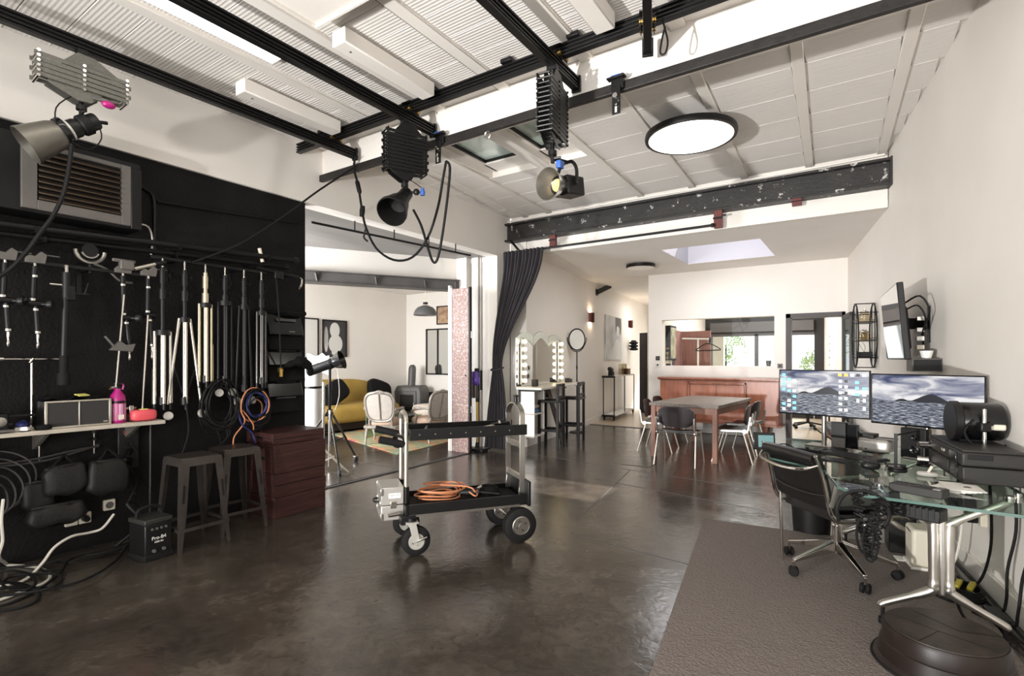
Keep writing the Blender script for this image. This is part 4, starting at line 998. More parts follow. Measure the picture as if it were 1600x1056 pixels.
for y, z, m_, lab in ((1.63, 0, 'black', 'black spigot clamp on the shelf beside the magenta extinguisher'), (1.66, 0.06, 'chrome', 'chrome spigot clamp leaning on top of the black one by the pink-red case')):
    t = thing('spigot_clamp', lab, 'clamp', (-4.55, y, ZS + z))
    obj('jaw', MB().cbox((0, 0, .03), (.04, .03, .06)), m_, t, .004); obj('screw', MB().cyl((.0, -.03, .04), (.0, .035, .04), .009, n=8), 'chrome', t)
t = thing('t_bar', 'thin chrome T-bar standing on the shelf against the black wall', 'bar', (-4.68, 1.13, ZS))
obj('upright', MB().cyl((0, 0, 0), (0, 0, .46), .007, n=8), 'chrome', t); obj('cross_bar', MB().cyl((.0, -.2, .465), (0, .17, .465), .006, n=8), 'chrome', t)
obj('end_nut', MB().cyl((0, -.17, .465), (0, -.14, .465), .014, n=8).cyl((0, -.01, .44), (0, .01, .47), .011, n=8), 'chrome', t)
t = thing('tripod_head', 'chrome and black tripod head lying near the left end of the shelf', 'tripod head', (-4.53, 1.05, ZS))
obj('base', MB().lathe([(.07, 0), (.075, .01), (.06, .03), (.0, .032)], n=20), 'chrome', t); obj('ball', MB().lathe([(.03, .03), (.035, .05), (.0, .075)], n=14), 'blue_dark', t)
obj('handle', MB().cyl((0, -.05, .05), (0, -.2, .055), .012, n=8).cyl((0, -.1, .1), (0, .06, .1), .008, n=8), 'black', t)
t = thing('camera_rig', 'black camera clamp with a ring, far left on the shelf', 'camera rig', (-4.56, .93, ZS))
obj('body', MB().box(-.05, -.05, 0, .05, .05, .12), 'black', t, .01); obj('lens_ring', MB().lathe([(.024, 0), (.03, .005), (.03, .012), (.02, .014)], (.05, .01, .07), (1, 0, 0), 16), 'alu', t)
obj('plate', MB().cbox((.06, -.0, .015), (.1, .13, .012)), 'frame_grey', t)
t = thing('black_pouch', 'low black pouch between tripod head and speaker box', 'pouch', (-4.53, 1.125 + .02, ZS))
c_ = MB(); superell(c_, (.05, 0, .018), (.08, .08, .034), .7); obj('pouch', c_, 'black_cloth', t)

# ---- below the shelf
def peg(y, z, label):
    t = thing('wall_peg', label, 'peg', (BW, y, z)); obj('rod', MB().cyl((0, 0, .0), (.07, 0, .01), .012, n=8), 'black', t); obj('drop', MB().cyl((.06, 0, .05), (.06, 0, -.1), .006, n=8).sph((.06, 0, .06), .016, 8), 'chrome_dark', t)
peg(1.18, .80, 'chrome-tipped peg under the shelf above the left sandbag'); peg(1.49, .80, 'chrome-tipped peg under the shelf above the right sandbag')
def sandbag(y, z, wd, ht, rx, label, x=-4.62, ear=True):
    t = thing('sandbag', label, 'sandbag', (x, y, z))
    m_ = MB(); superell(m_, (0, 0, 0), (.13, wd, ht), .42, 30, 0, Matrix.Rotation(rx, 4, 'X')); rq = y * 37
    for v in m_.bm.verts:
        k = v.co.z / ht; v.co.x *= 1.0 - .45 * max(0, k + .1) + .12 * math.sin(v.co.y * 50 + rq) * (.5 - k); v.co.y *= 1 - .12 * k + .04 * math.sin(v.co.z * 60 + rq); v.co.z += .012 * math.sin(v.co.y * 40 + rq)
    obj('bag', m_, 'sandbag', t)
    s_, c_ = math.sin(rx), math.cos(rx)
    def R_(yy, zz, xx=.0): return (xx, yy * c_ - zz * s_, yy * s_ + zz * c_)
    obj('seam_flap', MB().tube([R_(-wd * .42, ht * .43, .01), R_(0, ht * .46, .03), R_(wd * .42, ht * .43, .01)], .014, 7), 'sandbag', t)
    if ear:
        for s in (-.3, .3): obj('strap', MB().tube([R_(wd * s, ht * .42, .02), R_(wd * s * .5, ht * .62, .02), (.0, 0, ht * .8), R_(wd * s * .2, ht * .6, -.02)], .010, 6), 'black_cloth', t)
    return t
sandbag(1.29, .56, .24, .21, .10, 'black nylon sandbag hanging left under the shelf')
sandbag(1.53, .54, .25, .25, -.06, 'black nylon sandbag hanging right under the shelf', -4.6)
sandbag(1.16, .47, .17, .2, 0, 'black sandbag squashed behind the left hanging one', -4.68, False)
sandbag(1.25, .33, .32, .14, 0, 'low drooping black sandbag, lowest under the shelf', -4.63, False)
t = thing('power_box', 'black wall power box with sockets and small switches under the shelf', 'power box', (BW, 1.71, .55))
obj('box', MB().box(0, -.07, 0, .06, .07, .34), 'black_plastic', t, .006)
for z in (.06, .13, .2): obj('socket', MB().cyl((.06, 0, z), (.066, 0, z), .028, n=14), 'black_gloss', t)
for y in (-.03, 0, .03): obj('switch', MB().cbox((.063, y, .28), (.008, .014, .03)), 'brick_red' if y < 0 else 'frame_grey', t)
obj('cables', MB().tube([(.07, .0, .2), (.1, .04, .1), (.08, -.02, -.05), (.1, .03, -.2)], .007, 6).tube([(.07, .0, .13), (.11, -.04, .05), (.08, .05, -.1), (.06, .0, -.25)], .007, 6), 'cable', t)
t = thing('silver_pole', 'thin silver pole leaning on the black wall beside the power box', 'pole', (-4.7, 1.83, 0))
obj('tube', MB().cyl((.04, 0, .05), (0, .02, .9), .009, n=8), 'dark_tube', t); obj('foot', MB().cyl((.04, 0, 0), (.04, 0, .06), .013, n=8), 'rubber', t)
def socket_plate(y, z, n, label):
    t = thing('wall_socket', label, 'socket', (BW, y, z))
    for k in range(n):
        obj('plate', MB().box(0, k * .08, 0, .03, k * .08 + .075, .08), 'cream', t, .006)
        if k or n == 1: obj('recess', MB().cyl((.028, k * .08 + .037, .04), (.032, k * .08 + .037, .04), .026, n=16), 'frame_grey', t)
    if n > 1: obj('plug', MB().cyl((.03, .117, .04), (.07, .117, .035), .02, n=10), 'black_plastic', t)
socket_plate(1.33, .19, 2, 'pair of cream wall sockets with a black plug, low on the black wall')
socket_plate(1.56, .25, 1, 'single cream wall socket low on the black wall, nearest the battery box')

# battery box standing on the floor
t = thing('battery_box', 'black battery generator box with a carrying handle on the floor', 'battery box', (-4.2, 1.655, 0), .12)
obj('body', MB().box(-.1, -.09, .02, .1, .09, .25), 'black_plastic', t, .008); obj('base', MB().box(-.108, -.098, 0, .108, .098, .04), 'rubber', t, .006)
obj('lid', MB().box(-.105, -.095, .25, .105, .095, .285), 'frame_dark', t, .008)
obj('handle', MB().tube([(-.02, -.085, .28), (-.02, -.07, .335), (-.02, .0, .35), (-.02, .07, .335), (-.02, .085, .28)], .012, 7), 'rubber', t)
for y in (-.045, -.015, .015, .045): obj('knob', MB().cyl((.1, y, .215), (.108, y, .215), .009, n=10), 'frame_grey', t)
for y in (-.035, .03): obj('socket', MB().cyl((.1, y, .065), (.112, y, .065), .012, n=10), 'frame_grey', t)
text('lettering', 'Pro-B4', .034, 'paper', t, (.1012, 0, .15), (PI / 2, 0, PI / 2)); text('lettering', '1000 Air', .018, 'paper', t, (.1012, 0, .122), (PI / 2, 0, PI / 2))
obj('lead', MB().tube([(-.05, -.05, .29), (-.1, -.1, .38), (-.16, -.02, .36), (-.2, .05, .2), (-.25, -.1, .06)], .011, 7), 'cable', t)

# cables on the floor below the shelf
def floor_cable(pts, r, m, label, name='floor_cable'):
    t = thing(name, label, 'cable'); obj('cable', MB().tube([Vector(p) for p in pts], r, 7, smooth=5), m, t); return t
g = lambda px, py, z=.012: pz(px, py, z)
floor_cable([pxp(178, 803, -4.62), pxp(160, 825, -4.6), pxp(140, 832, -4.6), pxp(112, 838, -4.55), pxp(85, 855, -4.5), pxp(66, 880, -4.45), g(40, 905), g(10, 915), g(-20, 917)], .009, 'cable_white', 'white cable curving down the black wall from the sockets')
floor_cable([g(-20, 882), g(20, 883), g(60, 887), g(78, 898), g(70, 910), g(40, 922), g(0, 937), g(-30, 945)], .009, 'cable_white', 'white cable bending in a hairpin on the floor at left')
floor_cable([pxp(5, 780, -4.55), pxp(2, 812, -4.5), pxp(4, 845, -4.5), pxp(-2, 870, -4.48), g(10, 882), g(-10, 890)], .009, 'cable_white', 'short white cable dropping at the left edge of the photo')
rb = random.Random(11)
for i, lab in enumerate(('black cable heap, outer loop nearest the camera at left', 'black cable sweeping from the battery box to the left edge', 'black cable looped flat below the white sockets', 'black cable tangle behind the white hairpin cable', 'thin black cable running along the foot of the black wall')):
    if i == 0: q = [g(-20, 920), g(40, 918), g(62, 928), g(50, 943), g(0, 954), g(-30, 960), g(-60, 940), g(-30, 918), g(30, 912), g(50, 925), g(20, 940), g(-20, 950)]
    elif i == 1: q = [g(232, 838), g(205, 850), g(180, 880), g(140, 905), g(95, 918), g(50, 920), g(10, 912), g(-20, 908)]
    elif i == 2: q = [g(100, 893), g(70, 898), g(62, 888), g(80, 882), g(110, 885), g(150, 875), g(190, 862), g(160, 870), g(110, 880), g(95, 900), g(60, 925), g(30, 925)]
    elif i == 3: q = [g(-20, 905), g(20, 900), g(48, 908), g(55, 922), g(35, 930), g(5, 922), g(20, 908), g(80, 905), g(97, 912), g(85, 925), g(40, 935), g(-20, 940)]
    else: q = [g(-20, 900), g(60, 893), g(120, 878), g(160, 868), g(200, 858), g(226, 850)]
    zz_ = .012 + i * .011
    floor_cable([(p.x, p.y, zz_ + .004 * math.sin(k)) for k, p in enumerate(q)], .008, 'cable', lab)
t = thing('cable_coil', 'large loops of thin dark cable on the black wall at the left edge', 'cable coil', (-4.66, .93, .6))
mb = MB()
for i in range(5):
    ry, rz_ = .22 - .035 * i, .2 - .02 * i
    mb.tube([(.02 * math.sin(3 * a + i), .0 + ry * math.cos(a), rz_ * math.sin(a) - .03 * i) for a in [2 * PI * j / 12 for j in range(12)]], .006, 6, True)
obj('loops', mb, 'cable_grey', t); obj('hook', MB().bar((BW + 4.66, 0, .2), (.03, 0, .2), .02, .02), 'black', t)
t = thing('wall_cable', 'pair of dark cables strung along the wall under the shelf', 'cable', (-4.72, 0, 0))
obj('cable', MB().tube([(0, .7, .72), (.02, 1.1, .71), (.02, 1.35, .74), (.0, 1.52, .75)], .008, 6).tube([(0, .7, .70), (.02, 1.1, .69), (.02, 1.3, .71), (.0, 1.52, .76)], .008, 6), 'cable_grey', t)

# ---- metal stools and stacked crates
def metal_stool(loc, rz, label):
    t = thing('metal_stool', label, 'stool', loc, rz)
    H = .67; a, b = .14, .185
    obj('seat', MB().prism([(-a, -a + .03), (-a + .03, -a), (a - .03, -a), (a, -a + .03), (a, a - .03), (a - .03, a), (-a + .03, a), (-a, a - .03)], H - .014, H), 'stool_steel', t, .006)
    obj('apron', MB().loft([[(-a, -a, H - .006), (a, -a, H - .006), (a, a, H - .006), (-a, a, H - .006)], [(-a - .008, -a - .008, H - .06), (a + .008, -a - .008, H - .06), (a + .008, a + .008, H - .06), (-a - .008, a + .008, H - .06)]], cap=False), 'stool_steel', t)
    for sx in (-1, 1):
        for sy in (-1, 1):
            p0 = Vector((sx * (a + .005), sy * (a + .005), H - .03)); p1 = Vector((sx * b, sy * b, .0)); w0, w1 = .055, .022
            def sec(p, w_): return [p, p + Vector((-sx * w_, 0, 0)), p + Vector((-sx * w_, -sy * .004, 0)), p + Vector((-sx * .004, -sy * .004, 0)), p + Vector((-sx * .004, -sy * w_, 0)), p + Vector((0, -sy * w_, 0))]
            lg = obj('leg', MB().loft([sec(p0, w0), sec(p0.lerp(p1, .55), .044), sec(p1, w1)]), 'stool_steel', t)
            m0 = p0.lerp(p1, .25); m1 = p0.lerp(p1, .45)
            obj('slot', MB().bar(m0 + Vector((sx * .001, -sy * .02, 0)), m1 + Vector((sx * .001, -sy * .018, 0)), .006, .012, (0, 1, 0)), 'black', lg)
    z = .16; c = a + .005 + (b - a) * (1 - z / H)
    for s in (-1, 1):
        obj('brace', MB().bar((-c, s * c, z), (c, s * c, z), .006, .024), 'stool_steel', t)
        obj('brace', MB().bar((s * c, -c, z), (s * c, c, z), .006, .024), 'stool_steel', t)
metal_stool((-4.24, 1.955, 0), .02, 'worn gunmetal stool nearest the camera, left of the crates')
metal_stool((-4.35, 2.33, 0), -.06, 'worn gunmetal stool next to the dark red crates')
ys0, ys1 = 2.63, 3.15
lab = ('lowest dark red wooden crate of the stack by the stools', 'second lowest dark red wooden crate, a thin one', 'middle dark red crate of the stack, thin', 'tall dark red crate, second from the top of the stack', 'topmost dark red wooden box of the stack, set back a little')
for i, (z0, z1) in enumerate(((0, .183), (.184, .286), (.287, .39), (.391, .64), (.641, .74))):
    dx, dy = (0, .004, -.004, .003, -.03)[i], (0, .003, -.002, 0, .004)[i]
    t = thing('wooden_crate', lab[i], 'crate', (-4.47 + dx, (ys0 + ys1) / 2 + dy, z0 ), (0, .01, -.006, .004, 0)[i], 'stacked dark red crates')
    h = z1 - z0 - .002; wx, wy = .21, .26
    obj('front', MB().box(wx - .018, -wy, 0, wx, wy, h), 'crate', t, .003); obj('back', MB().box(-wx, -wy, 0, -wx + .018, wy, h), 'crate', t, .003)
    obj('top', MB().box(-wx + .018, -wy, h - .016, wx - .018, wy, h), 'crate', t, .002)
    for s in (-1, 1):
        y0 = s * wy - (.018 if s > 0 else 0)
        sd = MB().box(-wx + .018, y0, 0, wx - .018, y0 + .018, h - .016)
        so_ = obj('side', sd, 'crate', t, .002)
        obj('hand_slot', MB().cbox((0, s * wy, h * .5), (.11, .004, min(.03, h * .3))), 'black', so_)
    if i == 4: obj('lid_line', MB().box(wx - .001, -wy, .045, wx + .002, wy, .05), 'black', t)
# ================================================================== right side: rug, desk, chair, computer corner
WD = Vector((-.1427, 1)).normalized()             # direction of the right wall
def along(y): return rwx(y)
t = thing('rug', 'large grey-brown pile rug under the glass desk and office chair', 'rug', (-1.157, 4.69, 0))
rg = [(0, 0), (.36, -2.372), (.47, -3.2), (1.9, -3.2), (rwx(4.85) + 1.10, .16)]
m_ = MB().prism(rg, 0, .012); obj('backing', m_, 'dark_grey', t)
pile = MB(); pile.prism([(x + (.004 if x < 1 else -.004), y - .004) for x, y in rg], .012, .02); obj('pile', pile, 'rug', t, .003)

# ---- glass desk
t = thing('glass_desk', 'glass corner desk on polished aluminium Y legs along the right wall', 'desk')
GZ = .74
poly = [(.70, 3.03), (-.02, 3.07), (-.12, 3.2), (-.2, 3.62), (-.52, 3.86), (-.63, 4.2), (-.62, 4.88), (.48, 4.93)]
obj('glass_top', MB().prism(poly, GZ - .014, GZ), 'glass_desk', t, .003)
gk = MB()
for i in range(len(poly)):
    p, q = poly[i], poly[(i + 1) % len(poly)]; gk.bar((*p, GZ - .007), (*q, GZ - .007), .004, .0135)
obj('glass_edge', gk, 'glass_edge', t, kind='stuff')
def y_leg(c, ax, nm):
    ax = Vector((*ax, 0)).normalized(); c = Vector(c); up = Vector((0, 0, 1)); nr = Vector((-ax.y, ax.x, 0))
    lg = MB()
    for s in (-1, 1):
        k = c + nr * .0
        def P(a, z): return k + ax * a * s + up * z
        pts = [(.255, .705), (.245, .69), (.05, .57), (.032, .53), (.03, .3), (.032, .24), (.05, .205), (.235, .105), (.245, .09)]
        w_ = [.014, .018, .024, .024, .022, .024, .024, .018, .014]
        secs = []
        for (a, z), w2 in zip(pts, w_):
            nx = .8 if .1 < a < .25 else .3
            secs.append([P(a, z + w2 * nx) + nr * .018 - ax * s * w2 * (1 - nx) * 0, P(a - w2 * (1.2 - nx), z + 0) + nr * .02, P(a, z - w2 * nx) + nr * .018, P(a, z - w2 * nx) - nr * .018, P(a - w2 * (1.2 - nx), z) - nr * .02, P(a, z + w2 * nx) - nr * .018])
        # simple swept bar of changing thickness
        path = [P(a, z) for a, z in pts]
        lg.tube(path, [v * 1.0 for v in w_ for _ in range(5)], 10, smooth=5)
    lo = obj('leg', lg, 'alu_polished', t)
    obj('post', MB().bar(c + up * .2, c + up * .58, .055, .028, ax), 'alu_polished', lo, .008)
    obj('groove', MB().bar(c + up * .3 - Vector((0, .016, 0)), c + up * .66 - Vector((0, .016, 0)), .02, .012, ax), 'frame_grey', lo, .006)
    for s in (-1, 1):
        obj('foot', MB().cyl(c + ax * .24 * s, c + ax * .24 * s + up * .03, .02, n=12).cyl(c + ax * .24 * s + up * .03, c + ax * .24 * s + up * .095, .009, n=8), 'rubber', lo)
        obj('pad', MB().cyl(c + ax * .255 * s + up * .70, c + ax * .255 * s + up * .7255, .022, n=12), 'chrome', lo)
y_leg((.315, 3.375, .02), (.98, .08), 'near'); y_leg((.12, 4.62, .02), (.98, .08), 'far')
obj('end_leg', MB().cyl((-.47, 4.01, .0), (-.49, 4.02, .726), .011, n=10), 'chrome', t)
for x, y in ((.42, 3.42), (.6, 3.4), (.4, 3.95)): obj('shelf_post', MB().cyl((x, y, GZ), (x, y, GZ + .022), .016, n=10), 'chrome', t)
obj('cable_tray', MB().box(.36, 3.6, .62, .48, 4.3, .626).box(.36, 3.6, .626, .364, 4.3, .66).box(.476, 3.6, .626, .48, 4.3, .66).box(.41, 3.62, .66, .42, 3.63, .726).box(.41, 4.26, .66, .42, 4.27, .726), 'black', t)

# ---- monitors
def monitor(p, q, zb, zt, label, icons):
    p, q = Vector(p), Vector(q); wd = (q - p).length; h = zt - zb; mid = (p + q) / 2
    rz = math.atan2((q - p).y, (q - p).x)
    t = thing('monitor', label, 'monitor', (mid.x, mid.y, GZ), rz)
    z0 = zb - GZ; z1 = zt - GZ
    obj('bezel', MB().box(-wd / 2, .0, z0, wd / 2, .022, z1), 'black_gloss', t, .003)
    obj('screen', MB().box(-wd / 2 + .008, -.0015, z0 + .012, wd / 2 - .008, .004, z1 - .008), 'screen', t)
    obj('back_bulge', MB().box(-.12, .022, z0 + .08, .12, .05, z1 - .08), 'black_plastic', t, .01)
    obj('stand', MB().cyl((0, .045, .012), (0, .045, z0 + .15), .017, n=14).bar((0, .045, z0 + .14), (0, .02, z0 + .14), .05, .05), 'alu', t)
    obj('stand_base', MB().box(-.11, -.03, 0, .11, .12, .012), 'alu', t, .004)
    if icons:
        rnd = random.Random(4); sets = {'icon_blue': MB(), 'icon_white': MB(), 'icon_orange': MB(), 'icon_dark': MB()}
        W, H = wd - .016, h - .02
        def ic(u, v, k, sx=.024, sz=.02):
            x = -W / 2 + u * W; z = z0 + .012 + v * H
            sets[k].box(x - sx / 2, -.0035, z - sz / 2, x + sx / 2, -.0018, z + sz / 2)
        for v in (.9, .79, .68, .56, .2): ic(.05, v, 'icon_blue')
        for v in (.44, .33): ic(.05, v, 'icon_dark')
        ic(.05, .08, 'icon_white')
        for i, v in enumerate((.79, .64, .52, .4, .28, .18, .08)): ic(.115, v, ('icon_blue', 'icon_white', 'icon_blue', 'icon_dark', 'icon_white', 'icon_white', 'icon_dark')[i])
        for i, v in enumerate((.76, .52, .39, .24, .11)): ic(.18, v, ('icon_white', 'icon_white', 'icon_blue', 'icon_blue', 'icon_blue')[i])
        ic(.115, .9, 'icon_dark', .02)
        for i, u in enumerate((.7, .765, .83, .89, .955)): ic(u, .92, ('icon_orange', 'icon_orange', 'icon_white', 'icon_dark', 'icon_white')[i])
        for i, v in enumerate((.78, .66, .52, .4, .27, .14)): ic(.705, v, 'icon_white', .02, .018); ic(.765, v, 'icon_dark' if i % 2 == 0 else 'icon_white', .02, .02)
        for v in (.76, .64, .5): ic(.88, v, 'icon_blue')
        ic(.955, .63, 'icon_blue'); ic(.955, .5, 'icon_white')
        for u, v in ((.89, .36), (.955, .37), (.955, .19)): ic(u, v, 'icon_white', .016, .024); 
        for k, mb in sets.items(): obj('desktop_icons', mb, k, t, kind='stuff')
    obj('lead', MB().tube([(-.1, .05, z0 + .1), (-.12, .04, z0 - .02), (-.04, .05, z0 - .12), (.1, .06, z0 - .2)], .005, 6), 'cable', t)
monitor((-.567, 4.63), (.029, 4.465), .968, 1.314, 'left monitor on the glass desk, seascape screen covered with desktop icons', 1)
monitor((.033, 4.445), (.595, 4.157), .951, 1.296, 'right monitor on the glass desk, plain seascape screen without icons', 0)

# ---- things on the desk
def th(n, l, c, x, y, rz=0, z=GZ, g=None): return thing(n, l, c, (x, y, z), rz, g)
t = th('speaker', 'slim black desk speaker with a round foot, left of the silver computer', 'speaker', -.15, 4.45, -.3)
obj('panel', MB().box(-.055, -.012, .02, .04, .04, .2), 'black_plastic', t, .004); obj('side', MB().box(.04, -.0, .02, .11, .04, .19), 'black_gloss', t, .004)
obj('lower_grille', MB().box(-.052, -.016, .02, .036, -.01, .09), 'frame_grey', t); obj('foot', MB().lathe([(.06, 0), (.062, .012), (.05, .022), (0, .024)], (0, -.04, 0), n=24), 'black_plastic', t)
t = th('speaker', 'black desk speaker with two round drivers, right of the silver computer', 'speaker', .27, 4.34, -.5)
obj('panel', MB().box(-.08, -.012, .0, .07, .06, .2), 'black_plastic', t, .006)
for z, r in ((.06, .028), (.14, .018)): obj('driver', MB().lathe([(r, 0), (r * 1.1, .004), (r * .8, .008), (r * .3, .002)], (.0, -.014, z), (0, -1, 0), 18), 'black_gloss', t)
t = th('computer', 'squat silver computer box with rounded corners under the monitors', 'computer', .06, 4.50, -.32)
obj('case', MB().box(-.11, -.09, .008, .11, .1, .1), 'mac', t, .03, 4); obj('foot', MB().cyl((0, 0, 0), (0, 0, .01), .08, n=24), 'black', t)
for x in (-.06, -.03): obj('port', MB().cbox((x, -.09, .03), (.012, .004, .006)), 'black', t)
t = th('hub', 'flat black drive lying on the left of the silver computer', 'drive', -.0, 4.55, -.3, GZ + .1)
obj('case', MB().box(-.06, -.05, 0, .07, .05, .025), 'black_plastic', t, .004)
t = th('hub', 'thin grey dock on the right of the silver computer', 'drive', .12, 4.46, -.3, GZ + .1)
obj('case', MB().box(-.05, -.04, 0, .06, .04, .01), 'frame_grey', t, .003); obj('plug', MB().box(-.1, -.03, 0, -.065, .0, .022), 'black_plastic', t, .003)
t = th('keyboard', 'long dark keyboard on the glass desk in front of the monitors', 'keyboard', -.09, 4.19, -.55)
obj('base', MB().box(-.22, -.07, 0, .22, .07, .014), 'frame_dark', t, .004)
km = MB()
for i in range(20):
    for j in range(6):
        if (i, j) in ((15, 1), (15, 2), (15, 4)): continue
        km.box(-.213 + i * .0213, -.064 + j * .0213, .014, -.213 + i * .0213 + .018, -.064 + j * .0213 + .018, .019)
obj('keys', km, 'keys', t, kind='stuff')
t = th('tablet', 'flat black graphics tablet between keyboard and desk edge', 'tablet', -.16, 3.98, -.5)
obj('slab', MB().box(-.1, -.06, 0, .1, .06, .008), 'black_gloss', t, .003); obj('surface', MB().box(-.08, -.05, .008, .09, .05, .0085), 'black_plastic', t)
t = th('mouse', 'black ergonomic mouse with a sloping top on the desk', 'mouse', .025, 3.79, .2)
m_ = MB(); superell(m_, (0, 0, .024), (.1, .075, .05), .75, 20); obj('body', m_, 'black_plastic', t); obj('ball', MB().sph((-.018, -.01, .036), .018, 12), 'black_gloss', t)
t = th('control_dial', 'round black control dial to the right of the mouse', 'dial', .155, 3.80)
obj('base', MB().lathe([(.045, 0), (.048, .006), (.048, .014), (.044, .018)], n=28), 'black_plastic', t); obj('dial', MB().lathe([(.046, .018), (.048, .022), (.044, .03), (0, .032)], n=28), 'black_gloss', t)
t = th('desk_stand', 'thin black upright stand on the desk just left of the printer', 'stand', .155, 3.98)
obj('stem', MB().box(-.009, -.006, .01, .009, .006, .2), 'black', t); obj('base', MB().box(-.05, -.04, 0, .05, .04, .01), 'black', t, .003); obj('arm', MB().cyl((0, 0, .19), (.12, .12, .215), .006, n=8), 'black', t)
t = th('desk_light', 'small chrome and black desk light with round heads by the printer', 'desk light', .3, 4.08)
obj('post', MB().cyl((0, 0, 0), (0, 0, .12), .01, n=10), 'black', t); obj('upper_head', MB().cyl((-.03, -.01, .13), (.03, .01, .13), .022, n=14), 'chrome', t); obj('lower_head', MB().cyl((-.035, 0, .04), (.02, .0, .04), .022, n=14), 'chrome', t); obj('base', MB().cyl((0, 0, 0), (0, 0, .012), .04, n=16), 'black', t)
t = th('white_charger', 'small white boat-shaped charging stand in front of the printer', 'charger', .29, 3.74)
m_ = MB(); superell(m_, (0, 0, .012), (.1, .06, .026), .6); obj('base', m_, 'white', t); obj('upright', MB().bar((0, 0, .02), (.02, .0, .06), .025, .012), 'cream', t, .003); obj('lead', MB().tube([(.05, 0, .01), (.08, -.01, .005), (.1, .02, .005)], .004, 6), 'cable_white', t)
for k in range(6):
    t = th('paper_sheet', ('lowest', 'second lowest', 'third lowest', 'third from top', 'second from top', 'topmost')[k] + ' white sheet of the fanned paper pile under the near printer corner', 'paper', .36 + .008 * k, 3.46 - .004 * k, .12 * k - .5, GZ + .0012 + .0032 * k, 'fanned white sheets by the printer'); obj('sheet', MB().box(-.075, -.1, -.001, .075, .1, .001), 'paper', t)
t = th('power_strip', 'dark grey power strip with three round sockets on the desk corner', 'power strip', .215, 3.23, -.42)
obj('body', MB().box(-.11, -.045, 0, .11, .045, .04), 'frame_dark', t, .005)
for k in range(3): obj('socket', MB().lathe([(.026, .0), (.028, .003), (.022, .004), (.018, -.002)], (-.07 + k * .058, 0, .038), n=16), 'black_gloss', t)
obj('face_plate', MB().box(.07, -.035, .04, .1, .035, .043), 'alu', t)
t = thing('adapter_shelf', 'black ribbed power adapter slung under the near desk corner', 'adapter', (.2, 3.26, .66), -.4)
obj('body', MB().box(-.12, -.05, -.04, .12, .05, .02), 'black_plastic', t, .006)
for k in range(9): obj('rib', MB().box(-.11 + k * .025, -.055, -.03, -.1 + k * .025, .055, .024), 'black', t)
obj('strap', MB().box(-.1, -.052, .02, -.08, .052, .064), 'black', t)
t = th('tablet_screen', 'small black tablet screen propped at the left end of the desk', 'tablet', -.61, 4.19, .45)
obj('body', MB().cbox((0, 0, .06), (.15, .012, .125), 0, Matrix.Rotation(-.12, 4, 'X')), 'black_gloss', t, .004); obj('screen', MB().cbox((.01, -.0075, .06), (.105, .002, .085), 0, Matrix.Rotation(-.12, 4, 'X')), 'teal_screen', t); obj('stand', MB().bar((0, .01, .08), (0, .07, .0), .06, .006), 'black', t)
t = th('cable_adapter', 'black cable adapter lying behind the office chair top on the desk', 'adapter', -.33, 4.24)
obj('body', MB().bar((-.08, .02, .012), (.07, -.03, .012), .035, .022), 'black_plastic', t, .005); obj('button', MB().cyl((-.01, 0, .024), (-.01, 0, .034), .012, n=10), 'black', t)
obj('lead', MB().tube([(-.08, .02, .012), (-.16, .1, .03), (-.22, .06, .02), (-.28, .1, .008)], .004, 6).tube([(.07, -.03, .012), (.1, .06, .02), (.18, .1, .01), (.22, .16, .008)], .004, 6), 'cable', t)
# printer
pc = Vector((.411, 3.507)); pu = Vector((-.085, .643)).normalized(); pv = Vector((.99, .14)).normalized()
t = thing('printer', 'big dark grey photo printer on the glass desk against the right wall', 'printer', (pc.x, pc.y, GZ + .022), math.atan2(pu.y, pu.x) - PI / 2)
Lp, Wp = .62, .25
obj('body', MB().prism([(0, 0), (Wp, 0), (Wp, Lp), (0, Lp)], 0, .085), 'printer', t, .008, 3)
obj('upper_body', MB().prism([(-.004, -.004), (Wp, -.004), (Wp, Lp), (-.004, Lp)], .088, .16), 'printer', t, .012, 3)
obj('lid', MB().prism([(.0, .0), (Wp, .0), (Wp, Lp - .01), (.0, Lp - .01)], .16, .172), 'frame_dark', t, .005)
obj('control_panel', MB().box(-.014, .06, .075, -.003, .17, .15), 'black_gloss', t, .003)
obj('output_slot', MB().box(-.005, .07, .02, .004, .2, .07), 'black_gloss', t, .002)
obj('front_flap', MB().box(-.008, .22, .012, .0, Lp - .02, .08), 'frame_dark', t, .003)
obj('badge', MB().cbox((-.006, .32, .125), (.004, .05, .014)), 'silver_tube', t)
obj('side_recess', MB().box(.02, -.008, .125, .12, -.002, .15), 'black', t, .002)
obj('button', MB().cyl((-.002, .56, .135), (-.009, .56, .135), .006, n=10), 'frame_grey', t)
# lamp head behind the printer
lx, ly, lz = .515, 3.93, 1.045
t = thing('studio_lamp', 'short black drum-shaped studio lamp on a steel pole behind the printer', 'studio lamp', (lx, ly, GZ))
ax = Vector((.985, .17, 0)); ax.normalize(); c0 = Vector((0, 0, lz - GZ))
obj('drum', MB().lathe([(.0, -.1), (.1, -.1), (.106, -.09), (.106, .1), (.1, .11), (0, .11)], c0, ax, 32), 'black_gloss', t)
obj('front_ring', MB().lathe([(.108, -.115), (.113, -.11), (.113, -.08), (.107, -.075)], c0, ax, 32), 'black_plastic', t)
obj('front_glass', MB().lathe([(.098, -.104), (.0, -.106)], c0, ax, 32), 'stove_dark', t)
obj('side_plate', MB().cbox(c0 + ax * .06 - Vector((-ax.y, ax.x, 0)) * .1 + Vector((0, 0, -.02)), (.085, .02, .035), math.atan2(ax.y, ax.x)), 'cream', t, .012)
obj('knob', MB().cyl(c0 + ax * .03 - Vector((-ax.y, ax.x, 0)) * .1, c0 + ax * .03 - Vector((-ax.y, ax.x, 0)) * .128 , .012, n=12), 'black', t)
